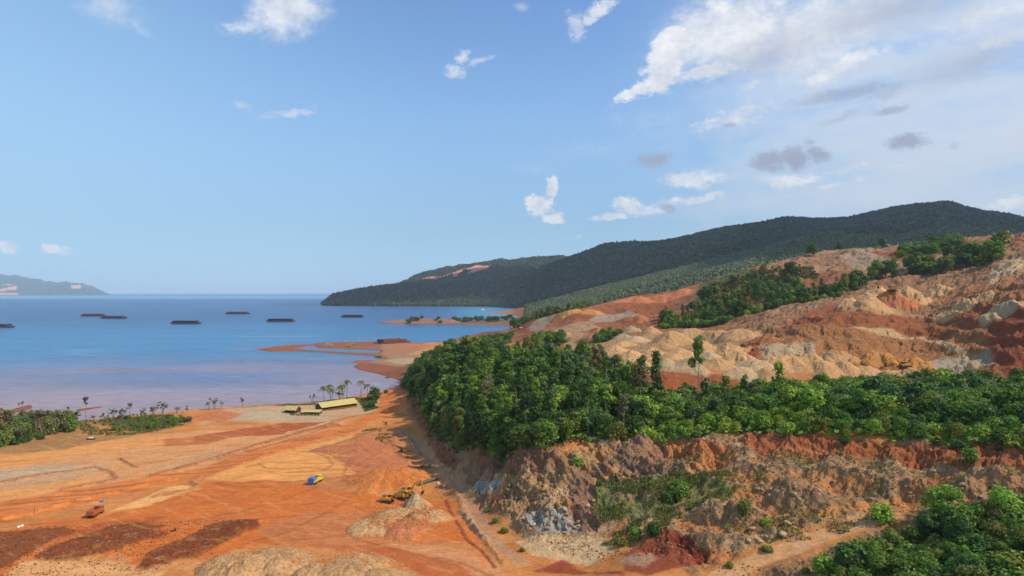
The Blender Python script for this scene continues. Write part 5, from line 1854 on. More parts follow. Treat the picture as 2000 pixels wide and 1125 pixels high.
def other_plants():
    grove([(1285, 800), (1350, 770), (1480, 748), (1560, 738), (1640, 728), (1634, 780), (1560, 850), (1450, 880), (1350, 880), (1290, 850)], 9.0, 21,
          ['column', 'column', 'broad'], (9, 17), [DEEP, DEEP, GREEN, OLIVE], 'valley_tree', 'tree of the grove between the tan heaps and the upper brown slope', 'trees of the grove above the tan heaps', (.7, 1.3), thr=-.14)
    grove([(1284, 792), (1350, 762), (1480, 742), (1560, 732), (1640, 722), (1640, 735), (1480, 760), (1290, 808)], 7.0, 22,
          ['wide', 'bush'], (5, 8), [GREEN, DEEP, BRIGHT], 'grove_bush', 'bush along the lower edge of the grove above the tan heaps', 'bushes along the lower edge of the grove')
    grove([(1360, 900), (1480, 905), (1560, 900), (1600, 880), (1560, 960), (1480, 980), (1380, 980)], 17.0, 23,
          ['broad', 'emergent', 'sparse'], (8, 16), [OLIVE, DEEP, RUST], 'slope_tree', 'thin tree standing on the green and red slope behind the grove', 'thin trees on the green and red slope')
    grove([(1645, 745), (1700, 770), (1800, 790), (1900, 745), (1955, 720), (1955, 790), (1880, 830), (1760, 840), (1680, 820)], 10.5, 24,
          ['column', 'broad', 'broad'], (13, 24), [DEEP, DEEP, GREEN, OLIVE], 'hillside_tree', 'tree of the high grove right of the pit rim mounds', 'trees of the high grove over the pit', (.8, 1.4), thr=-.02)
    grove([(1752, 955), (1872, 950), (1872, 1005), (1760, 1010)], 12.0, 25, ['broad', 'wide'], (10, 16), [DEEP, GREEN], 'grove_tree', 'tree of the small topmost grove near the skyline', 'trees of the topmost grove', (1.1, 1.5))
    grove([(908, 705), (985, 725), (1000, 850), (935, 900), (905, 800)], 9.0, 26, ['wide', 'broad'], (5, 10), [DEEP, GREEN], 'grove_tree', 'bushy tree on the bank behind the seaward end of the wood', 'bushy trees behind the seaward end of the wood')
    grove([(1040, 700), (1095, 705), (1100, 760), (1045, 760)], 8.0, 27, ['wide', 'broad'], (8, 13), [DEEP, GREEN], 'grove_tree', 'round tree of the small clump behind the central wood', 'clump of round trees behind the central wood', (1.0, 1.3))
    grove([(1165, 660), (1215, 660), (1215, 700), (1170, 700)], 9.0, 28, ['wide', 'bush'], (5, 9), [GREEN, DEEP], 'grove_tree', 'bush at the left foot of the tan heaps', 'bushes at the left foot of the tan heaps')
    grove([(865, 1850), (1000, 1800), (1000, 1980), (900, 1950)], 34.0, 29, ['broad', 'wide'], (9, 15), [DEEP, DEEP, BLUEG], 'shore_tree', 'tree on the low headland reaching into the bay', 'trees on the low headland in the bay', (1.2, 1.8))
    grove([(775, 1780), (860, 1780), (860, 1880), (790, 1880)], 34.0, 30, ['wide', 'bush'], (6, 10), [DEEP, BLUEG], 'shore_bush', 'bush on the tip of the low headland', 'bushes on the tip of the headland', (1.2, 1.8))
    grove([(1005, 1180), (1060, 1150), (1080, 1260), (1150, 1260), (1160, 1500), (1030, 1600), (1000, 1500)], 19.0, 31, ['broad', 'column', 'emergent'], (12, 22), [DEEP, DEEP, BLUEG, OLIVE], 'shore_tree',
          'tree above the inner bay behind the red mounds', 'tall trees above the inner bay', (1.0, 1.5))
    grove([(1060, 1150), (1320, 1210), (1420, 1230), (1420, 1260), (1100, 1230)], 34.0, 33, ['broad', 'bush'], (4, 9), [DEEP, GREEN, OLIVE], 'ridge_tree', 'tree on the skyline of the middle workings', 'trees on the skyline of the workings')
    # bushes low at the right
    grove([(1580, 158), (1630, 163), (1700, 171), (1790, 179), (1900, 176), (2080, 174), (2080, 136), (1900, 136), (1750, 140), (1660, 146), (1590, 152)], 4.4, 34,
          ['near', 'near', 'bush'], (3.2, 7.4), [GREEN, GREEN, DEEP, OLIVE], 'bush_tree', 'leafy tree of the thicket in the bottom right corner', 'trees of the bottom right thicket', (.95, 1.3), cull=False)
    grove([(1572, 168), (1640, 158), (1760, 142), (2080, 137), (2080, 131), (1750, 135), (1600, 150)], 3.6, 35, ['bush'], (1.6, 3.2), [OLIVE, GREEN, DEEP], 'bush', 'low bush along the front of the bottom right thicket', 'low bushes before the bottom right thicket', (1, 1.4), 'bush', cull=False)
    for _q in range(14):
        _u, _D = PR.uniform(960, 1240), PR.uniform(275, 430)
        one('dead', _u, 0, PR.uniform(13, 20), GREYG, 'dead_tree', 'bare pale dead tree among the green crowns of the central wood', grp='dead trees in the central wood', D=_D)
    one('near', 1965, 0, 9.5, BRIGHT, 'bush_tree', 'tallest bright green tree of the bottom right thicket, at the picture edge', D=172, widen=1.2)
    one('near', 1840, 0, 8.5, BRIGHT, 'bush_tree', 'bright topped tree in the middle of the bottom right thicket', D=178, widen=1.3)
    one('bush', 1725, 0, 5.5, BRIGHT, 'bush_tree', 'bright green crest bush on the left of the bottom right thicket', D=185, widen=1.2)
    one('bush', 1612, 0, 6.0, BRIGHT, 'bush_tree', 'bright green bush at the left tip of the bottom right thicket', D=165)
    one('pandanus', 1690, 1110, 5.0, BLUEG, 'screw_pine', 'spiky blue green screw pine in front of the thicket', D=150)
    one('pandanus', 1636, 0, 7.0, BLUEG, 'screw_pine', 'round spiky headed screw pine standing in the belt above the red cliff', D=252)
    # bushes in the quarry
    for k, (u, v, h, col, w, lab) in enumerate([
            (1325, 972, 6.2, GREEN, 1.15, 'round bright green bush on the grassy knoll in the quarry'), (1300, 980, 3.6, DEEP, 1.3, 'dark low bush left of the round knoll bush'),
            (1455, 1005, 5.0, OLIVE, .8, 'upright olive bush beside the hollow, right of the knoll'), (1495, 1026, 2.6, YELL, 1.5, 'low yellow green bush above the hillside road'),
            (1240, 1052, 4.0, GREEN, 1.1, 'left bush of the pair above the red pit'), (1278, 1046, 4.4, DEEP, 1.0, 'right bush of the pair above the red pit'), (1215, 1066, 2.6, OLIVE, 1.3, 'low bush at the foot of the pair above the red pit'),
            (1128, 912, 4.0, BRIGHT, 1.1, 'bright bush hanging at the lip of the rock face'), (1170, 950, 2.8, GREEN, .8, 'narrow bush on the left edge of the grass'), (1895, 905, 5.0, GREEN, .9, 'bush hanging over the red cliff at right'),
            (1650, 866, 2.6, DEEP, 1.4, 'dark bush on the red cliff lip'), (1500, 1076, 1.6, OLIVE, 2.2, 'long low tussock bush beside the hillside road'), (1425, 1108, 1.8, OLIVE, 1.3, 'small round bush below the hillside road'),
            (968, 1020, 1.8, OLIVE, 1.5, 'upper bush on the bank right of the track'), (985, 1040, 2.0, OLIVE, 1.4, 'lower bush on the bank right of the track'), (952, 1000, 1.4, OLIVE, 1.6, 'small topmost bush on the bank right of the track'),
            (1020, 1078, 1.6, OLIVE, 1.2, 'small bush in gravel at the foot of the rocks'), (995, 962, 1.4, YELL, 2.0, 'yellowish low bush on the grey rocks'), (885, 905, 1.6, GREEN, 1.2, 'small bush at the shaded foot of the wood'),
            (1575, 1118, 1.6, GREEN, 1.2, 'small bush at the bottom edge left of the thicket')]):
        p = spot(u, v)
        plant('bush', (p.x, p.y, p.z - .2), h, col, 'bush', lab, 'bush', None, w)
    # single trees of the wood that stand out
    one('emergent', 1363, 0, 33, GREEN, 'tall_tree', 'tallest tree, thin bare trunk and open crown against the tan heaps', D=300, widen=.62, var=0)
    one('column', 1282, 0, 27, DEEP, 'vine_tree', 'tall dark vine covered tree left of the tallest tree', D=302, widen=.62, var=0)
    one('column', 1226, 0, 22, GREEN, 'vine_tree', 'vine covered tree with a flat top beside the red bank', D=306, widen=.75, var=1)
    one('column', 1520, 0, 18.5, GREEN, 'vine_tree', 'smooth ivy pillar tree standing before the tan heaps at right', D=275, widen=.85, var=2)
    one('column', 1377, 0, 15.5, DEEP, 'vine_tree', 'dark leaning pillar tree under the tallest tree', D=282, widen=1.0, var=1)
    one('column', 1418, 0, 15, OLIVE, 'vine_tree', 'olive pillar tree right of the tallest tree', D=284, widen=1.0, var=0)
    one('emergent', 1452, 0, 14, DEEP, 'tall_tree', 'small round headed tree on a bare trunk before the red bank', D=286, widen=.8, var=1)
    one('emergent', 1165, 0, 24, RUST, 'tall_tree', 'tall olive brown tree at the right end of the high wood', D=330, widen=.8, var=2)
    one('emergent', 1028, 0, 21, OLIVE, 'tall_tree', 'feathery yellowish tree over the top of the central wood', D=470, widen=.9, var=0)
    one('emergent', 925, 0, 25, DEEP, 'tall_tree', 'dark headed tree on a bare white trunk near the sea', D=560, widen=.8, var=1)
    one('emergent', 1140, 0, 22, GREEN, 'tall_tree', 'tall green tree topping the wood before the orange ground', D=420, widen=.8, var=2)
    one('dead', 886, 0, 30, GREYG, 'dead_tree', 'bare dead trunk against the water, left of the white trunk', D=600)
    one('dead', 902, 0, 27, GREYG, 'dead_tree', 'second bare dead trunk against the water', D=620)
    one('dead', 838, 0, 22, GREYG, 'dead_tree', 'thin dead tree at the seaward tip of the wood', D=560)
    one('dead', 1044, 0, 20, GREYG, 'dead_tree', 'bare pole trunk rising from the wood centre', D=450)
    one('emergent', 1776, 0, 34, GREYG, 'dead_tree', 'slender pale tree on the skyline above the upper slope', D=1080, widen=.4)
    for u, D, h, lab in ((1586, 1110, 22, 'lone dark round tree on the brown upper slope'), (1640, 1190, 16, 'left of two dark tree clumps on the upper skyline'), (1724, 1150, 18, 'right of two dark tree clumps on the upper skyline'),
                         (1382, 905, 22, 'large dark round tree at the top of the green and red slope'), (1396, 915, 19, 'dark tree right of the largest round tree on the slope'), (1370, 930, 16, 'dark tree left of the largest round tree on the slope'),
                         (1990, 395, 9, 'green tree at the right picture edge on the red slope'), (1965, 965, 9, 'small bush on the bare slope at upper right'), (1480, 770, 30, 'tall feathery tree standing out of the grove above the tan heaps'),
                         (1545, 900, 22, 'tall thin tree on the upper edge of the grove')):
        one('broad' if h > 12 else 'wide', u, 0, h, DEEP, 'lone_tree', lab, D=D, widen=1.2 if h < 24 else .6)
    # left shore scrub
    grove([(-120, 350), (0, 354), (70, 374), (140, 392), (152, 425), (60, 434), (-120, 432)], 4.3, 41, ['bush', 'broad', 'sparse', 'bush'], (5.0, 10.5), [GREYG, GREYG, OLIVE, GREEN, RUST], 'shore_scrub',
          'scrub tree of the shoreline thicket at far left', 'scrub of the far left thicket', (.7, 1.1), cull=False)
    grove([(-120, 346), (0, 350), (60, 366), (100, 376), (80, 380), (0, 362), (-120, 356)], 4.0, 42, ['bush'], (2.5, 4.5), [GREEN, DEEP], 'shore_bush', 'bush along the landward edge of the far left thicket', 'bushes before the far left thicket', (1, 1.3), 'bush', cull=False)
    grove([(218, 400), (250, 388), (320, 402), (372, 424), (330, 440), (270, 436), (222, 432)], 4.6, 43, ['bush', 'bush', 'sparse'], (2.0, 4.2), [OLIVE, GREYG, GREEN], 'shore_bush', 'low scrub bush of the patch right of the lone umbrella tree', 'low scrub of the second shore patch', (.9, 1.4), 'bush', cull=False)
    one('umbrella', 167, 821, 15.0, RUST, 'umbrella_tree', 'lone tall thin tree with dark flat head on the left shore', var=0)
    one('umbrella', 254, 818, 10.0, RUST, 'umbrella_tree', 'shorter dark round headed tree on the left shore', widen=1.3, var=1)
    for k, (u, v, h, w, lab) in enumerate([
            (60, 842, 12, 1.2, 'pale bushy tree rising out of the far left thicket'), (86, 840, 13, 1.2, 'tallest green tree of the far left thicket'), (125, 838, 12, 1.0, 'thin branched tree at the right end of the far left thicket'),
            (140, 834, 10, 1.0, 'twiggy grey tree left of the lone umbrella tree'), (205, 828, 7, 1.0, 'small leafy tree at the shore right of the umbrella tree'), (222, 822, 7.5, 1.0, 'grey twiggy tree leaning at the shore'),
            (240, 820, 8, 1.2, 'wide twiggy tree beside the dark round headed tree'), (278, 818, 7, 1.0, 'sparse grey shrub on the waterline'), (300, 815, 8, 1.3, 'round grey shrub on the waterline'),
            (318, 812, 9.5, 1.0, 'tall airy grey tree on the waterline'), (345, 808, 4.5, 1.3, 'low bare branching shrub on the bank'), (365, 806, 4.5, 1.4, 'second low bare branching shrub on the bank'),
            (409, 801, 8, .9, 'left tree of the grey pair on the shore'), (419, 800, 8, .9, 'right tree of the grey pair on the shore'), (433, 799, 5.5, .7, 'small upright shrub right of the grey pair'),
            (474, 797, 8, .7, 'lone upright shrub half way to the sheds'), (610, 789, 8, .7, 'small twiggy tree beside the palms'), (664, 783, 7, 1.3, 'pale leafless shrub under the palms'), (183, 824, 4, 1.0, 'tiny shrub by the lone umbrella tree'),
            (40, 798, 7, .7, 'shrub standing on the mud spit in the shallows')]):
        p = spot(u, v) if k < 19 else Vector(((40 - 1000) / F * 480, 480, .1))
        plant('sparse', (p.x, p.y, max(p.z, 0) - .2), h, GREYG, 'shrub', lab, 'shrub', None, w)
    for k, (u, v, top, lab) in enumerate([
            (632.7, 787, 756, 'leftmost coconut palm beside the long shed'), (645.5, 784, 752, 'second palm from the left, behind its neighbour'), (648.8, 786, 760, 'short third palm from the left'),
            (662.5, 784, 755, 'slim palm left in the middle trio'), (670, 783, 752, 'centre palm of the middle trio'), (677.5, 782, 744, 'tallest coconut palm, leaning over the shed roof'),
            (705, 778, 745, 'left palm of the right pair'), (717.6, 777, 751, 'right palm of the right pair')]):
        p = spot(u, v)
        h = (v - top) * p.y / F
        plant('palm', (p.x, p.y, p.z - .1), h, OLIVE, 'coconut_palm', lab, 'palm tree', None, 1.15 * 15 / max(h, 8) * .75 + .25, crown='fronds')
    one('wide', 732, 781, 9.5, DEEP, 'round_tree', 'dark round tree at the right end of the palm row', widen=.9)
    one('bush', 726, 797, 6, DEEP, 'bush', 'dark bush beside the road by the long shed', cat_='bush', widen=.9)
    one('bush', 718, 796, 3.5, GREEN, 'bush', 'low green bush left of the dark roadside bush', cat_='bush', widen=1.6)
    one('bush', 754, 768, 3.5, GREEN, 'bush', 'small bush on the beach at the head of the bay', cat_='bush', widen=1.1)
    one('bush', 756, 742, 4.0, GREEN, 'bush', 'small green bush on the far beach', cat_='bush', widen=1.3, dmin=560)
    one('sparse', 753, 838, 5, OLIVE, 'shrub', 'thin roadside shrub where the roads fork', cat_='shrub')
    grove([(786, 560), (800, 520), (812, 480), (806, 620), (796, 660)], 5.5, 47, ['wide', 'bush'], (5, 8), [DEEP, DEEP], 'bush_tree', 'bush on the outer flank of the wood above the beach road', 'dark bushes above the beach road', cull=False)


# ------------------------------------------------------------------ forest of the far slopes: nobody could count it
def far_forest():
    rg = np.random.RandomState(12)
    ico = bmesh.new()
    bmesh.ops.create_icosphere(ico, subdivisions=1, radius=1.0)
    base = np.array([p.co[:] for p in ico.verts])
    fb = np.array([[p.index for p in f.verts] for f in ico.faces])
    ico.free()
    ico = bmesh.new()
    bmesh.ops.create_icosphere(ico, subdivisions=2, radius=1.0)
    base2 = np.array([p.co[:] for p in ico.verts])
    fb2 = np.array([[p.index for p in f.verts] for f in ico.faces])
    ico.free()
    t, s, z = G['t'], G['s'], GZ.ravel()
    sets = []
    for lo, hi, n, b_, f_ in ((1240, 3100, 62000, base, fb), (3000, 8900, 64000, base, fb)):
        # even in plan: weight vertices by the ground they stand for
        D = np.exp(s)
        ok = (D > lo) & (D < hi) & (z > 3) & (np.abs(t) < .92) & (G['farm'] > .5) & (G['scar'] < .4)
        idx = np.where(ok)[0]
        w = D[idx] ** 1.2 if lo > 2000 else D[idx] ** 2
        pk = rg.choice(idx, n * 2, p=w / w.sum())
        tt = t[pk] + rg.uniform(-.5, .5, n * 2) * (.00125)
        ss = s[pk] + rg.uniform(-.5, .5, n * 2) * (.0055 if lo < 2000 else .008)
        dd = np.exp(ss)
        x, y = tt * dd, dd
        zz = gz(x, y)
        vis = visible(x, y, zz + 14, 3.0)
        x, y, zz = x[vis][:n], y[vis][:n], zz[vis][:n]
        n = len(x)
        print('far trees', lo, n)
        r = rg.uniform(.5, 1.3, n) * (4.6 if lo < 2000 else 9.5)
        hgt = rg.uniform(.6, 1.4, n) * (5.2 if lo < 2000 else 9.0)
        nv = len(b_)
        jit = 1 + rg.normal(size=(n, nv)) * .26
        co = np.empty((n, nv, 3), np.float32)
        co[..., 0] = b_[None, :, 0] * r[:, None] * jit + x[:, None]
        co[..., 1] = b_[None, :, 1] * r[:, None] * jit + y[:, None]
        co[..., 2] = b_[None, :, 2] * hgt[:, None] * jit + (zz + hgt * .45)[:, None]
        f = (f_[None] + (np.arange(n) * nv)[:, None, None]).reshape(-1, 3)
        dk = .70 if lo < 2000 else .34  # ridge crowns darker than the sunlit hill's: cloud shade deepened in their colour
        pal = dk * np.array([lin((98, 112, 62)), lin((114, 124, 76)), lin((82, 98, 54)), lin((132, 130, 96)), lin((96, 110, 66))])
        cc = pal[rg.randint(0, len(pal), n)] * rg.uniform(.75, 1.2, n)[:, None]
        cc = np.repeat(cc[:, None], nv, 1) * (1 + rg.normal(size=(n, nv, 1)) * .12)
        tn = np.clip(np.repeat(rg.rand(n, 1), nv, 1) * .5 + rg.rand(n, nv) * .5, 0, 1)
        me = raw_mesh('distant_forest', co.reshape(-1, 3), f, [LEAF], {'tint': ('float', tn.ravel()), 'Col': ('color', np.clip(cc, 0, 1).reshape(-1, 3))})
        link('distant_forest', me, kind='stuff')


def grass():
    """tussocks and weeds of the quarry floor and banks"""
    rg = np.random.RandomState(31)
    CO, TT, CC = [], [], []

    def patch(poly, sp, hh, cols, seed, thr=-9, sc=.09, wpx=1.0):
        x, y = scatter(poly, sp, seed)
        k = fbm(x * sc + seed, y * sc, 3) > thr
        x, y = x[k], y[k]
        z = gz(x, y)
        m = 7
        n = len(x) * m
        X = np.repeat(x, m) + rg.normal(size=n) * .28
        Y = np.repeat(y, m) + rg.normal(size=n) * .28
        Z = np.repeat(z, m) - .1
        a = rg.rand(n) * 6.28
        h = hh * rg.uniform(.5, 1.3, n)
        w = rg.uniform(.06, .16, n) * wpx
        lx, ly = np.cos(a) * h * .5, np.sin(a) * h * .5
        px, py = -np.sin(a) * w, np.cos(a) * w
        co = np.stack([np.stack([X - px, Y - py, Z], 1), np.stack([X + px, Y + py, Z], 1), np.stack([X + lx + px * .6, Y + ly + py * .6, Z + h], 1), np.stack([X + lx - px * .6, Y + ly - py * .6, Z + h], 1)], 1)
        CO.append(co.reshape(-1, 3))
        TT.append(np.repeat(rg.rand(n), 4))
        CC.append(np.repeat(np.array(cols)[rg.randint(0, len(cols), n)], 4, axis=0))
    g1, g2, g3 = tuple(lin((122, 128, 62))), tuple(lin((98, 108, 54))), tuple(lin((138, 124, 76)))
    # grassy knoll, quarry weeds, bank in front of the thicket, shore verges (u, D)
    patch([(1162, 236), (1200, 240), (1320, 236), (1430, 226), (1440, 216), (1390, 208), (1310, 206), (1290, 200), (1180, 204), (1160, 212)], .62, .75, (g1, g2, g3), 3, .02)
    patch([(1180, 250), (1330, 248), (1500, 232), (1700, 218), (1900, 200), (2060, 188), (2060, 178), (1900, 184), (1750, 190), (1650, 192), (1500, 186), (1380, 186), (1300, 200)], 1.2, .6, (g3, g2, g1), 4, .10)
    patch([(1500, 196), (1700, 190), (1650, 182), (1480, 184)], .9, .6, (g3, g2), 5, .0)
    patch([(1450, 168), (1580, 160), (1700, 140), (2100, 132), (2100, 100), (1400, 110), (1380, 160)], .95, .6, (g2, g3, g1), 6, -.02)
    patch([(940, 290), (1000, 240), (1100, 228), (1150, 240), (1100, 258), (1000, 270)], 1.5, .6, (g2, g3), 7, .16)
    patch([(150, 430), (160, 385), (250, 380), (380, 420), (330, 445), (220, 436)], 1.6, .9, (g1, g3, g2), 8, -.1, wpx=2)
    patch([(470, 486), (560, 490), (720, 508), (740, 520), (720, 528), (600, 502), (480, 494)], 1.1, .6, (g1, g2), 9, -.2, wpx=2)
    patch([(562, 449), (600, 450), (628, 448), (624, 444), (570, 444)], 1.3, .5, (tuple(lin((86, 110, 48))), g2), 10, -.3, wpx=2)
    patch([(700, 520), (735, 525), (738, 480), (712, 470)], 1.2, .9, (tuple(lin((86, 110, 48))), g2), 11, -.2, wpx=2)
    patch([(570, 950), (640, 918), (745, 868), (740, 856), (640, 905), (570, 940)], 1.6, 1.6, (g2, g1), 12, -.3, wpx=5)
    patch([(780, 560), (800, 480), (840, 370), (880, 325), (900, 312), (870, 345), (835, 430), (812, 500), (798, 600)], 1.5, .9, (g2, g3), 13, -.05, wpx=2)
    patch([(640, 400), (700, 415), (740, 405), (790, 380), (850, 310), (830, 305), (780, 350), (700, 395)], 1.5, .6, (g3, g2), 14, .14, wpx=2)
    patch([(1370, 900), (1480, 910), (1600, 900), (1590, 960), (1480, 1010), (1390, 1000)], 4.0, 2.4, (g2, tuple(lin((82, 92, 50)))), 15, -.15, .02, wpx=9)
    co = np.concatenate(CO)
    f = np.arange(len(co)).reshape(-1, 4)
    me = raw_mesh('grass', co, f, [LEAF], {'tint': ('float', np.concatenate(TT)), 'Col': ('color', np.concatenate(CC))})
    link('grass', me, kind='stuff')


near_forest()
undergrowth()
other_plants()
far_forest()
grass()

# ------------------------------------------------------------------ built things
def paint_mat(name, col, rough=0.6, metal=0.0, wear=0.25, scale=1.5, dirt=(150, 88, 48)):
    m, T = mat(name)
    out = T.new('ShaderNodeOutputMaterial')
    b = T.new('ShaderNodeBsdfPrincipled')
    b.inputs['Roughness'].default_value = rough
    b.inputs['Metallic'].default_value = metal
    tc = T.new('ShaderNodeTexCoord')
    n = T.noise(tc.outputs['Object'], scale, 5, 0.65)
    n2 = T.noise(tc.outputs['Object'], scale * 6, 3, 0.6)
    f = T.math('MULTIPLY', T.maprange(n, 0.42, 0.72), wear * 1.6, clamp=True)
    c = T.mix(f, tuple(lin(col)), tuple(lin(dirt)))
    g = T.math('MULTIPLY_ADD', T.math('SUBTRACT', n2, 0.5), 0.5, 1.0)
    c = T.mix(1.0, c, T.combine(g, g, g), 'MULTIPLY')
    T.l.new(c, b.inputs['Base Color'])
    T.l.new(b.outputs[0], out.inputs[0])
    return m


YEL = paint_mat('yellow_paint', (226, 160, 30), .5, wear=.45)
YEL2 = paint_mat('lime_yellow_paint', (222, 204, 40), .5, wear=.25)
RUSTM = paint_mat('rusty_orange_paint', (176, 92, 46), .7, wear=.6)
BLACK = paint_mat('black_rubber', (34, 30, 28), .85, wear=.4)
STEEL = paint_mat('dark_steel', (58, 50, 46), .6, wear=.5)
GLASSM = paint_mat('cab_glass', (36, 44, 50), .15, wear=.2)
BLUE = paint_mat('blue_tarpaulin', (58, 108, 178), .55, wear=.15, scale=3)
HULL = paint_mat('barge_hull', (84, 50, 50), .8, wear=.5, scale=.15, dirt=(120, 62, 48))
WALLB = paint_mat('barge_side_plates', (46, 42, 50), .8, wear=.4, scale=.12, dirt=(92, 60, 54))
WALLR = paint_mat('barge_rusty_plates', (118, 72, 60), .85, wear=.5, scale=.12, dirt=(84, 56, 54))
OREM = paint_mat('ore_load', (120, 72, 54), .95, wear=.4, scale=.2)
ROOFY = paint_mat('khaki_roof_sheet', (196, 176, 104), .6, wear=.12, scale=.6, dirt=(150, 120, 70))
WHITE = paint_mat('white_paint', (226, 222, 212), .6, wear=.12)
WOOD = paint_mat('dark_timber', (70, 46, 34), .85, wear=.3)
PLANK = paint_mat('weathered_boards', (128, 88, 66), .85, wear=.35)
GREENM = paint_mat('green_ribbed_steel', (64, 98, 76), .55, wear=.35)
CONC = paint_mat('pale_concrete', (196, 170, 146), .9, wear=.3)


def rock_material():
    m, T = mat('rock')
    out = T.new('ShaderNodeOutputMaterial')
    b = T.new('ShaderNodeBsdfPrincipled')
    b.inputs['Roughness'].default_value = .95
    b.inputs['Specular IOR Level'].default_value = .2
    g = T.new('ShaderNodeNewGeometry')
    a = T.new('ShaderNodeAttribute', attribute_name='Col')
    oi = T.new('ShaderNodeObjectInfo')
    n = T.noise(g.outputs['Position'], 1.2, 5, .65)
    f = T.math('MULTIPLY_ADD', T.math('SUBTRACT', n, .5), 1.1, 1.0)
    c = T.mix(1.0, a.outputs['Color'], T.combine(f, f, f), 'MULTIPLY')
    c = T.mix(1.0, c, oi.outputs['Color'], 'MULTIPLY')
    T.l.new(c, b.inputs['Base Color'])
    bu = T.new('ShaderNodeBump')
    bu.inputs['Strength'].default_value = .6
    bu.inputs['Distance'].default_value = .3
    T.l.new(n, bu.inputs['Height'])
    T.l.new(bu.outputs[0], b.inputs['Normal'])
    T.l.new(b.outputs[0], out.inputs[0])
    return m


ROCK = rock_material()


class MB:
    def __init__(s):
        s.bm = bmesh.new()

    def box(s, x0, x1, y0, y1, z0, z1, M=None, tx=0.0, ty=0.0):
        """box; tx, ty shrink the top"""
        vs = [s.bm.verts.new(Vector(p)) for p in ((x0, y0, z0), (x1, y0, z0), (x1, y1, z0), (x0, y1, z0),
              (x0 + tx, y0 + ty, z1), (x1 - tx, y0 + ty, z1), (x1 - tx, y1 - ty, z1), (x0 + tx, y1 - ty, z1))]
        if M:
            for v in vs:
                v.co = M @ v.co
        for f in ((3, 2, 1, 0), (4, 5, 6, 7), (0, 1, 5, 4), (1, 2, 6, 5), (2, 3, 7, 6), (3, 0, 4, 7)):
            s.bm.faces.new([vs[i] for i in f])
        return s

    def prism(s, pts, y0, y1, M=None):
        """profile in x-z pulled along y"""
        a = [s.bm.verts.new(Vector((x, y0, z))) for x, z in pts]
        b = [s.bm.verts.new(Vector((x, y1, z))) for x, z in pts]
        if M:
            for v in a + b:
                v.co = M @ v.co
        s.bm.faces.new(a)
        s.bm.faces.new(list(reversed(b)))
        for i in range(len(pts)):
            j = (i + 1) % len(pts)
            s.bm.faces.new((a[j], a[i], b[i], b[j]))
        return s

    def cyl(s, p, q, r, seg=12, r2=None):
        p, q = Vector(p), Vector(q)
        d = (q - p).normalized()
        a = d.cross(Vector((0.31, .9, .2))).normalized()
        b = d.cross(a)
        A, B = [], []
        for k in range(seg):
            an = 2 * math.pi * k / seg
            o = a * math.cos(an) + b * math.sin(an)
            A.append(s.bm.verts.new(p + o * r))
            B.append(s.bm.verts.new(q + o * (r if r2 is None else r2)))
        s.bm.faces.new(A)
        s.bm.faces.new(list(reversed(B)))
        for k in range(seg):
            j = (k + 1) % seg
            s.bm.faces.new((A[j], A[k], B[k], B[j]))
        return s

    def done(s, name, m, parent=None, loc=None, bevel=0.0, **props):
        bmesh.ops.recalc_face_normals(s.bm, faces=s.bm.faces)
        if bevel:
            bmesh.ops.bevel(s.bm, geom=list(s.bm.edges), offset=bevel, segments=1, affect='EDGES', clamp_overlap=True)
        me = bpy.data.meshes.new(name)
        s.bm.to_mesh(me)
        s.bm.free()
        me.materials.append(m)
        return link(name, me, parent, loc, **props)


def empty(name, loc, rz, label, cat_, group=None, ry=0.0):
    o = bpy.data.objects.new(name, None)
    COL.objects.link(o)
    o.location = loc
    o.rotation_euler = (0, ry, R(rz))
    return tag(o, label, cat_, group)


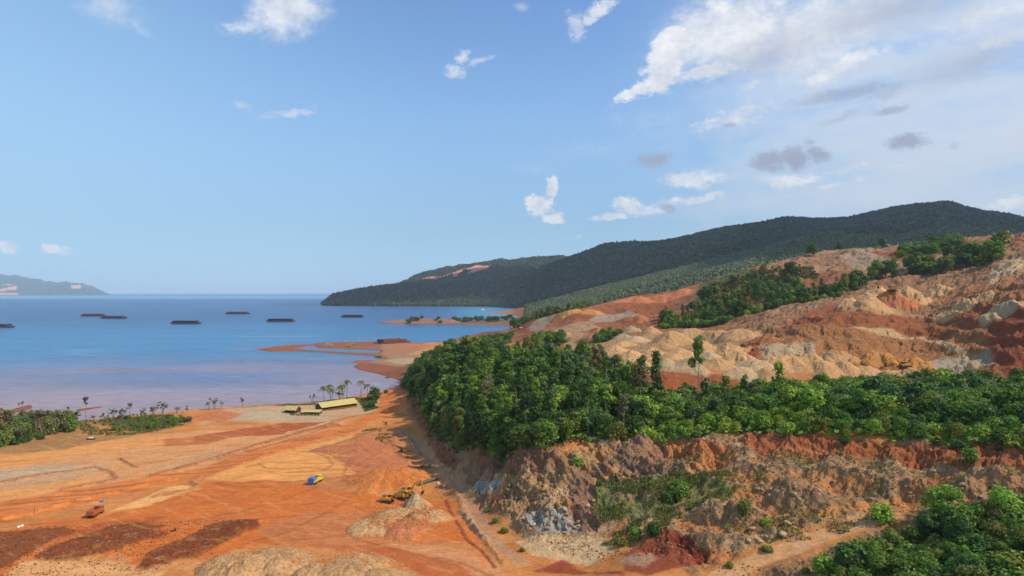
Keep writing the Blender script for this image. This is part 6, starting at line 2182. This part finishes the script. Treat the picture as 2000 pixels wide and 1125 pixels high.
# ---- barges
def barge(u0, u1, v, rot, label, wall, ore=True, L=None, post=True, flip=False, name='barge'):
    D = CZ * F / (v - HV)
    uc = (u0 + u1) / 2
    L = L or (u1 - u0) * D / F / math.cos(R(rot))
    W = 21.0
    root = empty(name, ((uc - 1000) / F * D, D + 8, 0), rot + (180 if flip else 0), label, 'barge', 'cargo barges in the bay')
    h = L / 2
    MB().prism([(-h, 1.6), (-h + 5, -1), (h - 5, -1), (h, 1.6), (h, 3.4), (-h, 3.4)], -W / 2, W / 2).done('hull', HULL, root)
    w0, w1 = -h + 6, h - 7
    m = MB()
    T_ = 4.6
    for y in (-W / 2 + 1.2, W / 2 - 1.2):
        m.box(w0, w1, y - .2, y + .2, 3.405, 3.4 + T_)
        n = int((w1 - w0) / 2.6)
        for i in range(n + 1):
            x = w0 + (w1 - w0) * i / n
            sy = -1 if y < 0 else 1
            m.box(x - .12, x + .12, *sorted((y + sy * .2, y + sy * .55)), 3.405, 3.4 + T_ - .25)
    m.done('side_wall', wall, root)
    MB().box(w0 - .4, w0, -W / 2 + 1, W / 2 - 1, 3.405, 3.4 + T_).done('end_wall', wall, root)
    MB().box(w1, w1 + .4, -W / 2 + 1, W / 2 - 1, 3.405, 3.4 + T_ * .55).done('end_wall', wall, root)
    if post:
        pm = MB().cyl((-h + 2, -W / 2 + 2, 3.4), (-h + 2, -W / 2 + 2, 10.5), .28, 8).cyl((-h + 2, W / 2 - 2, 3.4), (-h + 2, W / 2 - 2, 9.5), .28, 8)
        pm.box(-h + 1, -h + 4.5, -2.2, 2.2, 3.405, 6.0)
        pm.done('mast', STEEL, root)
    if ore:
        bm = bmesh.new()
        nx, ny = 46, 12
        g = []
        for i in range(nx):
            row = []
            for j in range(ny):
                a, b = i / (nx - 1), j / (ny - 1)
                x = w0 + .3 + (w1 - w0 - .6) * a
                y = (-W / 2 + 1.5) + (W - 3) * b
                z = 3.45 + 4.4 * (math.sin(math.pi * b) ** .7) * min(1, 9 * a, 9 * (1 - a)) * (1 + .25 * math.sin(a * 31 + uc)) * .95
                row.append(bm.verts.new((x, y, z)))
            g.append(row)
        for i in range(nx - 1):
            for j in range(ny - 1):
                bm.faces.new((g[i][j], g[i + 1][j], g[i + 1][j + 1], g[i][j + 1]))
        me = bpy.data.meshes.new('ore_load')
        bm.to_mesh(me)
        bm.free()
        me.materials.append(OREM)
        link('ore_load', me, root)
    return root


def barges():
    barge(-40, 18, 640, 3, 'dark barge cut off by the left picture edge', WALLB)
    barge(158, 202, 617.5, 2, 'rusty ore barge, the farther of the overlapping pair', WALLR)
    barge(195, 243, 622, -4, 'rusty ore barge, the nearer of the overlapping pair', WALLR, flip=True)
    barge(333, 388, 632.5, -1, 'near black barge with a mast, third group from the left', WALLB, ore=False)
    barge(440, 486, 613.2, 0, 'small farthest reddish barge near the horizon', WALLR, post=False)
    barge(520, 573, 628.2, -1, 'near black barge right of the farthest one', WALLB, ore=False)
    barge(665, 708, 619.8, 2, 'dark barge closest to the forested headland', WALLB, ore=False, flip=True)
    r = barge(739, 784, 673.5, 42, 'rust coloured barge moored at the spoil spit', WALLR, L=56, post=False)
    r.location.y += 14
    # loading ramp of the moored barge
    MB().prism([(-31, 1.2), (-28, 3.0), (-26.6, 3.4), (-27, 2.6)], -7, 7).done('loading_ramp', WALLR, r)


def ship():
    D = CZ * F / (605.5 - HV)
    root = empty('motor_boat', ((943 - 1000) / F * D, D, 0), 20, 'small white boat in the cove under the forested hill', 'boat')
    MB().prism([(-9, .2), (9, .2), (12, 3.6), (7, 2.6), (-9, 2.6)], -2.6, 2.6).done('hull', WHITE, root)
    MB().box(-5, 4, -1.9, 1.9, 2.6, 5.4, tx=.4, ty=.2).box(-1, 3.4, -1.5, 1.5, 5.405, 7.6, tx=.3, ty=.2).done('cabin', WHITE, root)
    MB().box(-1.05, 3.45, -1.52, 1.52, 6.2, 6.9).done('window_band', GLASSM, root)
    MB().cyl((-.5, 0, 7.6), (-.8, 0, 12.5), .22, 6).done('mast', WHITE, root)


# ---- machines (metres, +x forward)
def track_profile(L, h):
    r = h / 2
    pts = []
    for k in range(9):
        a = math.pi / 2 - math.pi * k / 8
        pts.append((L / 2 - r + r * math.cos(a), r + r * math.sin(a)))
    for k in range(9):
        a = -math.pi / 2 - math.pi * k / 8
        pts.append((-L / 2 + r + r * math.cos(a), r + r * math.sin(a)))
    return pts


def excavator(loc, rz, label, boom=38, stick=-62, swing=0, k=1.0, group='yellow excavators on the working floor', grab=True):
    root = empty('excavator', loc, rz, label, 'excavator', group)
    root.scale = (k, k, k)
    for y in (-1.35, 1.35):
        t = MB().prism(track_profile(4.4, .95), y - .3, y + .3).done('crawler', BLACK, root)
        wm = MB()
        for x in (-1.75, -1.05, -.35, .35, 1.05, 1.75):
            s_ = 1 if y > 0 else -1
            wm.cyl((x, y + s_ * .3, .38), (x, y + s_ * .38, .38), .24, 10)
        wm.done('roller', STEEL, t)
    MB().box(-1.2, 1.2, -1.05, 1.05, .45, .95).cyl((0, 0, .95), (0, 0, 1.12), .8, 16).done('undercarriage', STEEL, root)
    S = Matrix.Rotation(R(swing), 4, 'Z')
    MB().box(-2.7, 1.5, -1.35, 1.35, 1.13, 1.55, S).box(-2.75, -1.3, -1.33, 1.33, 1.555, 2.45, S, .12, .12).box(-1.29, -.1, -1.3, 1.3, 1.555, 2.25, S, .03, .1).box(-.05, 1.4, -1.3, -.35, 1.555, 2.1, S, .05, .05).done('body', YEL, root, bevel=.04)
    MB().box(-2.2, -.5, -.9, .9, 2.46 - .2, 2.58, S).done('engine_cover', STEEL, root)
    cabp = MB().box(-.05, 1.55, .35, 1.32, 1.56, 3.0, S, .12, .08).done('cab', YEL, root, bevel=.05)
    MB().box(.05, 1.58, .30, 1.37, 2.1, 2.82, S, .1, .06).done('cab_window', GLASSM, cabp)
    # boom, stick, bucket in the x-z plane
    b0 = Vector((1.0, -.15, 1.7))
    a1 = R(boom)
    b1 = b0 + Vector((math.cos(a1 + .35), 0, math.sin(a1 + .35))) * 2.9
    b2 = b1 + Vector((math.cos(a1 - .30), 0, math.sin(a1 - .30))) * 2.9
    a2 = R(stick)
    s1 = b2 + Vector((math.cos(a2), 0, math.sin(a2))) * 2.9

    def bar(mb, p, q, w, t):
        d = (q - p)
        n = Vector((-d.z, 0, d.x)).normalized() * t / 2
        mb.prism([(p.x - n.x, p.z - n.z), (q.x - n.x * .75, q.z - n.z * .75), (q.x + n.x * .75, q.z + n.z * .75), (p.x + n.x, p.z + n.z)], p.y - w / 2, p.y + w / 2, S)
    m = MB()
    bar(m, b0, b1, .5, .62)
    m.done('boom', YEL, root)
    m = MB()
    bar(m, b1 - (b2 - b1) * .06, b2, .46, .58)
    m.done('boom', YEL, root)
    m = MB()
    back = b2 - (s1 - b2) * .22
    bar(m, back, s1, .4, .42)
    m.done('stick', YEL, root)
    m = MB()
    m.cyl(S @ (b0 + Vector((.5, .28, -.35))), S @ (b1 + Vector((0, .28, -.1))), .10, 8)
    m.cyl(S @ (b1 + Vector((0, 0, .45))), S @ (back + Vector((0, 0, .1))), .10, 8)
    m.done('hydraulic_ram', STEEL, root)
    d = (s1 - b2).normalized()
    n = Vector((-d.z, 0, d.x))
    c = s1
    P_ = [c + d * x + n * z for x, z in ((0, .2), (.1, -.55), (.55, -1.05), (1.15, -.95), (1.3, -.4), (.95, -.1), (.4, .25))]
    MB().prism([(q.x, q.z) for q in P_], c.y - .6, c.y + .6, S).done('bucket', STEEL, root)
    return root


def wheel(parent, x, y, r=.52, w=.32):
    s_ = 1 if y > 0 else -1
    t = MB().cyl((x, y - s_ * w, r), (x, y, r), r, 18).done('wheel', BLACK, parent)
    MB().cyl((x, y, r), (x, y + s_ * .03, r), r * .5, 12).done('rim', STEEL, t)


def dump_truck(loc, rz, label, paintm, bedm, load=None, name='dump_truck'):
    root = empty(name, loc, rz, label, 'truck', None)
    root.scale = (.98, .98, .98)
    MB().box(-3.6, 3.3, -.45, .45, .7, 1.0).box(-3.4, -1.0, -.9, .9, .75, .95).done('chassis', STEEL, root)
    for x in (2.45, -1.55, -2.75):
        for y in (-1.22, 1.22):
            wheel(root, x, y)
    c = MB().box(1.55, 3.55, -1.2, 1.2, .85, 2.05, None, 0, 0).box(1.6, 3.5, -1.18, 1.18, 2.055, 2.85, None, .12, .08).done('cab', paintm, root, bevel=.05)
    MB().box(3.40, 3.50, -1.02, 1.02, 2.1, 2.7, Matrix.Translation((.0, 0, 0))).done('windscreen', GLASSM, c)
    MB().box(1.9, 3.1, -1.185, 1.185, 2.15, 2.65).done('side_window', GLASSM, c)
    MB().box(3.56, 3.66, -1.15, 1.15, .6, .95).done('bumper', STEEL, root)
    # open tipping body
    m = MB().box(-3.8, 1.35, -1.22, 1.22, 1.15, 1.3)
    for y0, y1 in ((-1.3, -1.2), (1.2, 1.3)):
        m.box(-3.8, 1.35, y0, y1, 1.1, 2.75)
        for i in range(7):
            x = -3.7 + i * .82
            ys = sorted((y0 if y0 < 0 else y1, (y0 - .09) if y0 < 0 else (y1 + .09)))
            m.box(x, x + .1, ys[0], ys[1], 1.15, 2.74)
    m.box(1.25, 1.35, -1.19, 1.19, 1.3, 3.0).box(1.0, 1.7, -1.2, 1.2, 3.005, 3.08)
    m.done('tipper_body', bedm, root)
    MB().box(-3.9, -3.805, -1.25, 1.25, 1.15, 2.65).done('tailgate', bedm, root)
    if load:
        MB().box(-3.7, 1.2, -1.15, 1.15, 1.32, 2.3, None, .5, .3).done('load', load, root)
    return root


def machines():
    p = spot(757, 982)
    excavator(p, -12, 'left yellow excavator with folded arm, farthest from the green pipe', 20, -150)
    p = spot(788, 975)
    excavator(p, -38, 'middle yellow excavator, half hidden behind the small tan cone', 8, -70, group='yellow excavators on the working floor')
    p = spot(795, 968)
    excavator(p, -8, 'right yellow excavator with raised arm reaching down beside the green pipe', 34, -78, k=1.12)
    p = spot(1765, 719, 395)
    excavator(p, 184, 'yellow excavator parked at the foot of the ochre heaps in the pit', 25, -40, k=1.5, group='distant excavators in the pit')
    p = spot(1742, 573, 560)
    excavator(p, 160, 'tiny pale yellow excavator on the mound above the pit', 40, -60, k=1.7, group='distant excavators in the pit')
    p = spot(681, 677, 850)
    excavator(p, 20, 'tiny orange excavator on the spoil spit near the moored barge', 35, -60, k=1.2, group='distant excavators on the spit')
    p = spot(187, 1007)
    dump_truck(p, 92, 'rusty orange dump truck seen from behind on the left of the floor', RUSTM, RUSTM)
    p = spot(617, 944)
    t = dump_truck(p, 76, 'lime yellow dump truck with a blue tarpaulin at its tail', YEL2, YEL2, STEEL)
    # blue tarpaulin pulled over the tail of the yellow truck
    bm = bmesh.new()
    M = Matrix.Translation(p) @ Matrix.Rotation(R(76), 4, 'Z') @ Matrix.Scale(.98, 4)
    g = []
    for i in range(15):
        a = i / 14
        row = []
        x = -1.6 - min(a, .55) / .55 * 2.45 - max(0, a - .55) * .45
        zb = 2.95 if a < .55 else 2.95 - (a - .55) / .45 * 2.4
        for j in range(13):
            b = j / 12
            y = (b - .5) * 2 * 1.5
            z = zb + (.35 * (1 - abs(b - .5) * 2) if a < .55 else 0)
            if abs(y) > 1.36:
                z -= .9 * (a < .6)
                y = math.copysign(1.42, y)
            row.append(bm.verts.new(M @ Vector((x + .05 * math.sin(j * 2.1), y, z + .05 * math.sin(i * 2.3 + j * 1.7)))))
        g.append(row)
    for i in range(14):
        for j in range(12):
            bm.faces.new((g[i][j], g[i + 1][j], g[i + 1][j + 1], g[i][j + 1]))
    me = bpy.data.meshes.new('tarpaulin')
    bm.to_mesh(me)
    bm.free()
    me.materials.append(BLUE)
    o = link('tarpaulin', me)
    tag(o, 'blue tarpaulin draped over the tail of the lime yellow truck', 'tarpaulin')
    md = o.modifiers.new('thickness', 'SOLIDIFY')
    md.thickness = .04


# ---- sheds
def gable_shed(name, loc, rz, L, W, eave, ridge, label, posts, grp=None, board=True):
    root = empty(name, loc, rz, label, 'shed', grp)
    # +x along the ridge; local origin = middle of the floor
    hx, hy, ov = L / 2, W / 2, .7
    for sy in (-1, 1):
        m = MB()
        n = int(L / .45)
        th = .07
        for i in range(n):      # ribbed sheet
            x0 = -hx - ov + (L + 2 * ov) * i / n
            x1 = x0 + (L + 2 * ov) / n
            up = .05 if i % 2 else 0
            m.prism([(x0, 0), (x1 - .002, 0), (x1 - .002, th + up), (x0, th + up)], 0, 1, Matrix(((1, 0, 0, 0), (0, sy * (hy + ov), 0, 0), (0, -(ridge - eave) * (hy + ov) / hy, 1, ridge), (0, 0, 0, 1))))
        m.done('roof', ROOFY, root)
    if board:
        for sx in (-1, 1):
            m = MB()
            for sy in (-1, 1):
                x = sx * (hx + ov + .05)
                M_ = Matrix(((1, 0, 0, x), (0, sy * (hy + ov), 0, 0), (0, -(ridge - eave) * (hy + ov) / hy, 1, ridge), (0, 0, 0, 1)))
                m.prism([(-.05, -.18), (.05, -.18), (.05, .16), (-.05, .16)], 0, 1, M_)
            m.done('barge_board', WHITE, root)
    for sx in (-1, 1):          # gable triangles
        MB().prism([(-hy, 0), (hy, 0), (0, ridge - eave - .05)], 0, .1, Matrix(((0, sx, 0, sx * (hx - .1)), (1, 0, 0, 0), (0, 0, 1, eave - .02), (0, 0, 0, 1)))).done('gable', WOOD, root)
    for sy in (-1, 1):
        m = MB()
        for i in range(posts + 1):
            x = -hx + L * i / posts
            m.box(x - .1, x + .1, sy * hy - .1, sy * hy + .1, 0, eave)
        m.done('posts', WOOD, root)
    MB().box(-hx, hx, -hy + .12, -hy + .2, 0, eave * .38).done('front_wall', PLANK, root)
    MB().box(-hx, hx, hy - .2, hy - .12, 0, eave).done('rear_wall', WOOD, root)
    for sx in (-1, 1):
        MB().box(sx * (hx - .3) - .05, sx * (hx - .3) + .05, -hy + .21, hy - .21, 0, eave * .95).done('end_wall', WOOD, root)
    return root


def sheds():
    g = lambda x, y: float(gz(x, y)[0])
    # front eave line of the long shed runs from (630,801) to (695,793)
    a = spot(630, 803)
    b = spot(697, 794.5)
    d = (b - a)
    ang = math.degrees(math.atan2(d.y, d.x))
    n = Vector((-d.y, d.x, 0)).normalized()
    c = (a + b) / 2 + n * 4.6
    gable_shed('long_shed', (c.x, c.y, g(c.x, c.y) - .05), ang, d.length, 9.0, 3.0, 5.6, 'long open sided shed with khaki yellow roof under the palms', 12)
    a = spot(556, 806.5)
    b = spot(577, 808)
    d = (b - a)
    ang = -16
    dd = Vector((math.cos(R(ang)), math.sin(R(ang)), 0))
    n = Vector((-dd.y, dd.x, 0))
    c = a + dd * 4.0 + n * 3.0
    gable_shed('small_shed', (c.x, c.y, g(c.x, c.y) - .05), ang, 8.0, 6.2, 2.5, 4.4, 'small square shed with khaki gable roof, leftmost of the three', 4, board=False)
    # low lean-to between them
    a = spot(588, 809)
    root = empty('lean_to', (a.x + 6.4, a.y + 2.2, g(a.x + 6.4, a.y + 2.2) - .05), -6, 'low lean-to with flat khaki roof between the two sheds', 'shed')
    MB().prism([(-2.6, 1.5), (2.4, 2.5), (2.4, 2.58), (-2.6, 1.58)], -6.6, 6.6, Matrix(((0, 1, 0, 0), (1, 0, 0, 0), (0, 0, 1, 0), (0, 0, 0, 1)))).done('roof', ROOFY, root)
    m = MB()
    for x in (-6.1, -3, 0, 3, 6.1):
        m.box(x - .08, x + .08, -2.3, -2.14, 0, 1.55)
        m.box(x - .08, x + .08, 2.0, 2.16, 0, 2.42)
    m.done('posts', WOOD, root)
    MB().box(-6, 6, 1.8, 1.9, 0, 2.3).done('rear_wall', PLANK, root)
    MB().box(-6, 6, -2.1, -2.0, 0, .8).done('front_wall', PLANK, root)


# ---- rocks
def rock_mesh(seed, sub=2, k=.28):
    rg = np.random.RandomState(seed)
    bm = bmesh.new()
    bmesh.ops.create_icosphere(bm, subdivisions=sub, radius=1.0)
    # chop by random planes for flat broken faces
    pl = rg.normal(size=(12, 3))
    pl /= np.linalg.norm(pl, axis=1)[:, None]
    dd = rg.uniform(.42, .85, 12)
    for v in bm.verts:
        p = np.array(v.co)
        for n, d in zip(pl, dd):
            o = p @ n - d
            if o > 0:
                p = p - n * o
        v.co = Vector(p * (1 + rg.normal() * .03))
    co = np.array([v.co[:] for v in bm.verts])
    f = np.array([[v.index for v in q.verts] for q in bm.faces])
    bm.free()
    return co, f


def rocks():
    rg = np.random.RandomState(44)
    protos = [rock_mesh(s) for s in range(6)]
    mes = [raw_mesh('boulder', c, f, [ROCK], {'Col': ('color', np.ones((len(c), 3)))}) for c, f in protos]

    def boulder(p, r, col, label, grp=None, flat=.75):
        o = link('boulder', mes[rg.randint(6)], loc=(p.x, p.y, p.z + r * .15), label=label, category='boulder', group=grp)
        o.scale = (r * rg.uniform(.8, 1.3), r * rg.uniform(.8, 1.2), r * flat * rg.uniform(.8, 1.2))
        o.rotation_euler = (rg.uniform(-.4, .4), rg.uniform(-.4, .4), rg.uniform(0, 6.28))
        o.color = tuple(lin(col)) + (1,)
    for k in range(20):
        p = spot(rg.uniform(1040, 1170), rg.uniform(985, 1045))
        boulder(p, rg.uniform(.4, 1.3), (170, 152, 124) if rg.rand() < .4 else (158, 116, 80), 'angular boulder at the foot of the grey and tan rock face', 'boulders under the grey rock face')
    for k in range(20):
        p = spot(rg.uniform(1000, 1160), rg.uniform(920, 990))
        boulder(p, rg.uniform(.5, 1.2), (156, 114, 78), 'brown block embedded in the cliff below the wood', 'blocks on the cliff below the wood')
    for k in range(11):
        p = spot(rg.uniform(1475, 1560), rg.uniform(945, 970))
        boulder(p, rg.uniform(.4, 1.1), (168, 144, 116), 'grey boulder strewn beside the dark hollow right of the knoll', 'grey boulders beside the hollow')
    for k in range(22):
        p = spot(rg.uniform(1560, 1980), rg.uniform(905, 985))
        boulder(p, rg.uniform(.35, .9), (164, 132, 98), 'stone lying on the rocky bench below the red cliff', 'stones on the rocky bench')
    for k in range(10):
        p = spot(rg.uniform(1440, 1540), rg.uniform(1010, 1060))
        boulder(p, rg.uniform(.7, 1.5), (184, 150, 112), 'pale boulder just above the hillside road', 'boulders above the hillside road')
    for k, (u, v, r, lab) in enumerate([(1000, 641, 5, 'large orange boulder at the inner bay, left of its cluster'), (1008, 639, 6, 'largest orange boulder in the inner bay cluster'), (1016, 643, 4.5, 'orange boulder at the right of the inner bay cluster'), (1004, 645, 4, 'low front boulder of the inner bay cluster')]):
        p = spot(u, v, 800)
        boulder(p, r, (190, 126, 88), lab)
    for k, (u, v, r, c, lab) in enumerate([(855, 946, 1.1, (226, 190, 160), 'pinkish concrete lump beside the green ribbed pipe'), (868, 950, .8, (226, 190, 160), 'small pink concrete lump by the ditch'), (42, 1029, .8, (226, 222, 210), 'white stone on the left edge of the floor'),
                                           (36, 1030, .7, (226, 222, 210), 'second white stone on the left edge of the floor'), (342, 1037, .8, (66, 44, 34), 'dark clod between the two windrows'), (336, 1039, .6, (66, 44, 34), 'smaller dark clod between the two windrows'),
                                           (803, 872, 1.0, (190, 160, 130), 'pale stone where the side track starts')]):
        boulder(spot(u, v), r, c, lab)
    # loose rubble: uncountable
    small = [rock_mesh(s, 1) for s in range(20, 24)]
    CO, FS, CC, o = [], [], [], 0

    def strew(poly, n, r0, r1, cols, px=True):
        nonlocal o
        P = np.array([((u - 1000) / F * D, D) for u, D in poly])
        lo, hi = P.min(0), P.max(0)
        x = rg.uniform(lo[0], hi[0], n * 3)
        y = rg.uniform(lo[1], hi[1], n * 3)
        m = (sdist(x, y, P) > 0) & (fbm(x * .12, y * .12, 3) > -.08 - .25 * rg.rand(len(x)))
        x, y = x[m][:n], y[m][:n]
        z = gz(x, y)
        for i in range(4):
            c, f = small[i]
            xx, yy, zz = x[i::4], y[i::4], z[i::4]
            k = len(xx)
            r = (r0 + (r1 - r0) * rg.rand(k) ** 3)
            a = rg.rand(k) * 6.28
            q = np.empty((k, len(c), 3))
            q[..., 0] = (c[None, :, 0] * np.cos(a)[:, None] - c[None, :, 1] * np.sin(a)[:, None]) * r[:, None] + xx[:, None]
            q[..., 1] = (c[None, :, 0] * np.sin(a)[:, None] + c[None, :, 1] * np.cos(a)[:, None]) * r[:, None] * 1.2 + yy[:, None]
            q[..., 2] = c[None, :, 2] * r[:, None] * .75 + zz[:, None] + r[:, None] * .2
            CO.append(q.reshape(-1, 3))
            FS.append((f[None] + (np.arange(k) * len(c))[:, None, None]).reshape(-1, 3) + o)
            pal = np.array([lin(q_) for q_ in cols])
            CC.append(np.repeat(pal[rg.randint(0, len(pal), k)] * rg.uniform(.7, 1.2, (k, 1)), len(c), axis=0))
            o += k * len(c)
    tans = [(196, 160, 118), (172, 124, 84), (150, 104, 72), (206, 180, 144), (120, 84, 62)]
    rk_ = [(172, 134, 94), (154, 110, 74), (134, 94, 64), (184, 152, 112), (112, 80, 58)]
    strew([(930, 285), (1000, 262), (1200, 256), (1450, 238), (1700, 218), (2080, 190), (2080, 176), (1750, 186), (1500, 186), (1380, 180), (1300, 188), (1180, 196), (1040, 214), (980, 228), (930, 262)], 9000, .10, .42, rk_)
    strew([(1020, 240), (1130, 238), (1170, 212), (1160, 200), (1040, 212)], 800, .08, .34, [(186, 168, 136), (164, 142, 112), (186, 150, 106)])
    strew([(380, 205), (560, 212), (640, 214), (800, 208), (820, 190), (380, 190)], 1800, .10, .3, [(196, 150, 104), (160, 108, 70)])
    strew([(690, 258), (760, 266), (870, 262), (860, 232), (740, 226), (690, 242)], 1400, .10, .35, [(196, 150, 104), (130, 80, 48)])
    strew([(-100, 226), (60, 232), (330, 240), (510, 240), (400, 205), (250, 192), (-100, 190)], 3500, .10, .34, [(120, 66, 38), (150, 86, 50), (96, 54, 34)])
    strew([(200, 330), (400, 345), (660, 410), (670, 395), (430, 325), (150, 255), (0, 240)], 1100, .10, .28, tans)
    strew([(780, 400), (850, 310), (905, 262), (985, 215), (1010, 200), (960, 205), (880, 250), (830, 300), (760, 390)], 1800, .10, .32, tans)
    strew([(1400, 180), (1560, 170), (1600, 150), (1800, 135), (2080, 130), (2080, 110), (1400, 120)], 2000, .10, .4, rk_)
    strew([(1180, 460), (1500, 500), (1900, 470), (1950, 560), (1700, 600), (1500, 560), (1180, 620)], 2600, .25, .8, [(186, 146, 100), (160, 108, 66), (176, 156, 124)])
    me = raw_mesh('rubble', np.concatenate(CO), np.concatenate(FS), [ROCK], {'Col': ('color', np.clip(np.concatenate(CC), 0, 1))})
    link('rubble', me, kind='stuff')


def small_things():
    a, b = spot(818, 949), spot(853, 937)
    d = b - a
    L = d.length
    root = empty('culvert_pipe', tuple(a + Vector((0, 0, .55))), math.degrees(math.atan2(d.y, d.x)), 'long green ribbed steel pipe lying beside the right excavator', 'pipe', ry=-math.asin(max(-1, min(1, d.z / L))))
    m = MB()
    n = int(L / .5)
    for i in range(n):
        x = L * i / n
        m.cyl((x, 0, 0), (x + L / n * .62, 0, 0), .62, 14)
        m.cyl((x + L / n * .62, 0, 0), (x + L / n, 0, 0), .70, 14)
    m.done('pipe_shell', GREENM, root)
    MB().box(.3, L - .3, -.1, .1, .66, .78).done('lifting_bar', PLANK, root)
    p = spot(820, 923)
    o = MB().cyl((0, 0, -.5), (.1, 0, 5.0), .10, 8, .07).done('pole', WOOD, None, tuple(p))
    tag(o, 'thin dark pole standing behind the orange cone heap', 'pole')
    p = spot(67, 1004)
    o = MB().cyl((0, 0, -.5), (.05, 0, 2.6), .08, 8, .06).done('pole', WOOD, None, tuple(p))
    tag(o, 'short dark pole beside the haul road at far left', 'pole')
    p = spot(416, 884)
    o = MB().cyl((0, 0, -.5), (.05, 0, 3.2), .08, 8, .06).done('pole', WOOD, None, tuple(p))
    tag(o, 'thin pole on the berm in the middle of the haul road', 'pole')
    p = spot(177, 859)
    root = empty('shelter', tuple(p), -8, 'low dark boat shaped shelter with a pale top near the scrub', 'shelter')
    MB().prism([(-2.2, .7), (-1.7, 0), (1.6, 0), (2.4, .8)], -.9, .9).done('hull', WOOD, root)
    MB().box(-1.3, 1.3, -.7, .7, .9, 1.25, None, .2, .15).done('cover', WHITE, root)
    p = spot(641, 675, 850)
    root = empty('block_wall', tuple(p), 3, 'pale grey block wall on the spoil spit', 'blocks')
    m = MB()
    for i in range(5):
        m.box(-6 + i * 2.5, -3.7 + i * 2.5, -1, 1, 0, 2.2 + (i % 2) * 1.6)
    m.done('blocks', CONC, root)
    p = spot(199, 981)
    o = MB().box(-.8, .8, -.5, .5, 0, .55, None, .25, .2).done('plastic_sack', BLUE, None, tuple(p))
    tag(o, 'small pale blue sack on the berm above the rusty truck', 'sack')
    p = spot(1533, 851)
    o = MB().box(-1.7, 1.7, -.35, .35, .3, .42).box(-1.5, -1.3, -.3, .3, 0, .3).box(1.3, 1.5, -.3, .3, 0, .3).done('roof_sheet', WHITE, None, tuple(p + Vector((0, 0, .6))))
    tag(o, 'white metal sheet lying at the lip of the red cliff', 'sheet')


barges()
ship()
machines()
sheds()
rocks()
small_things()
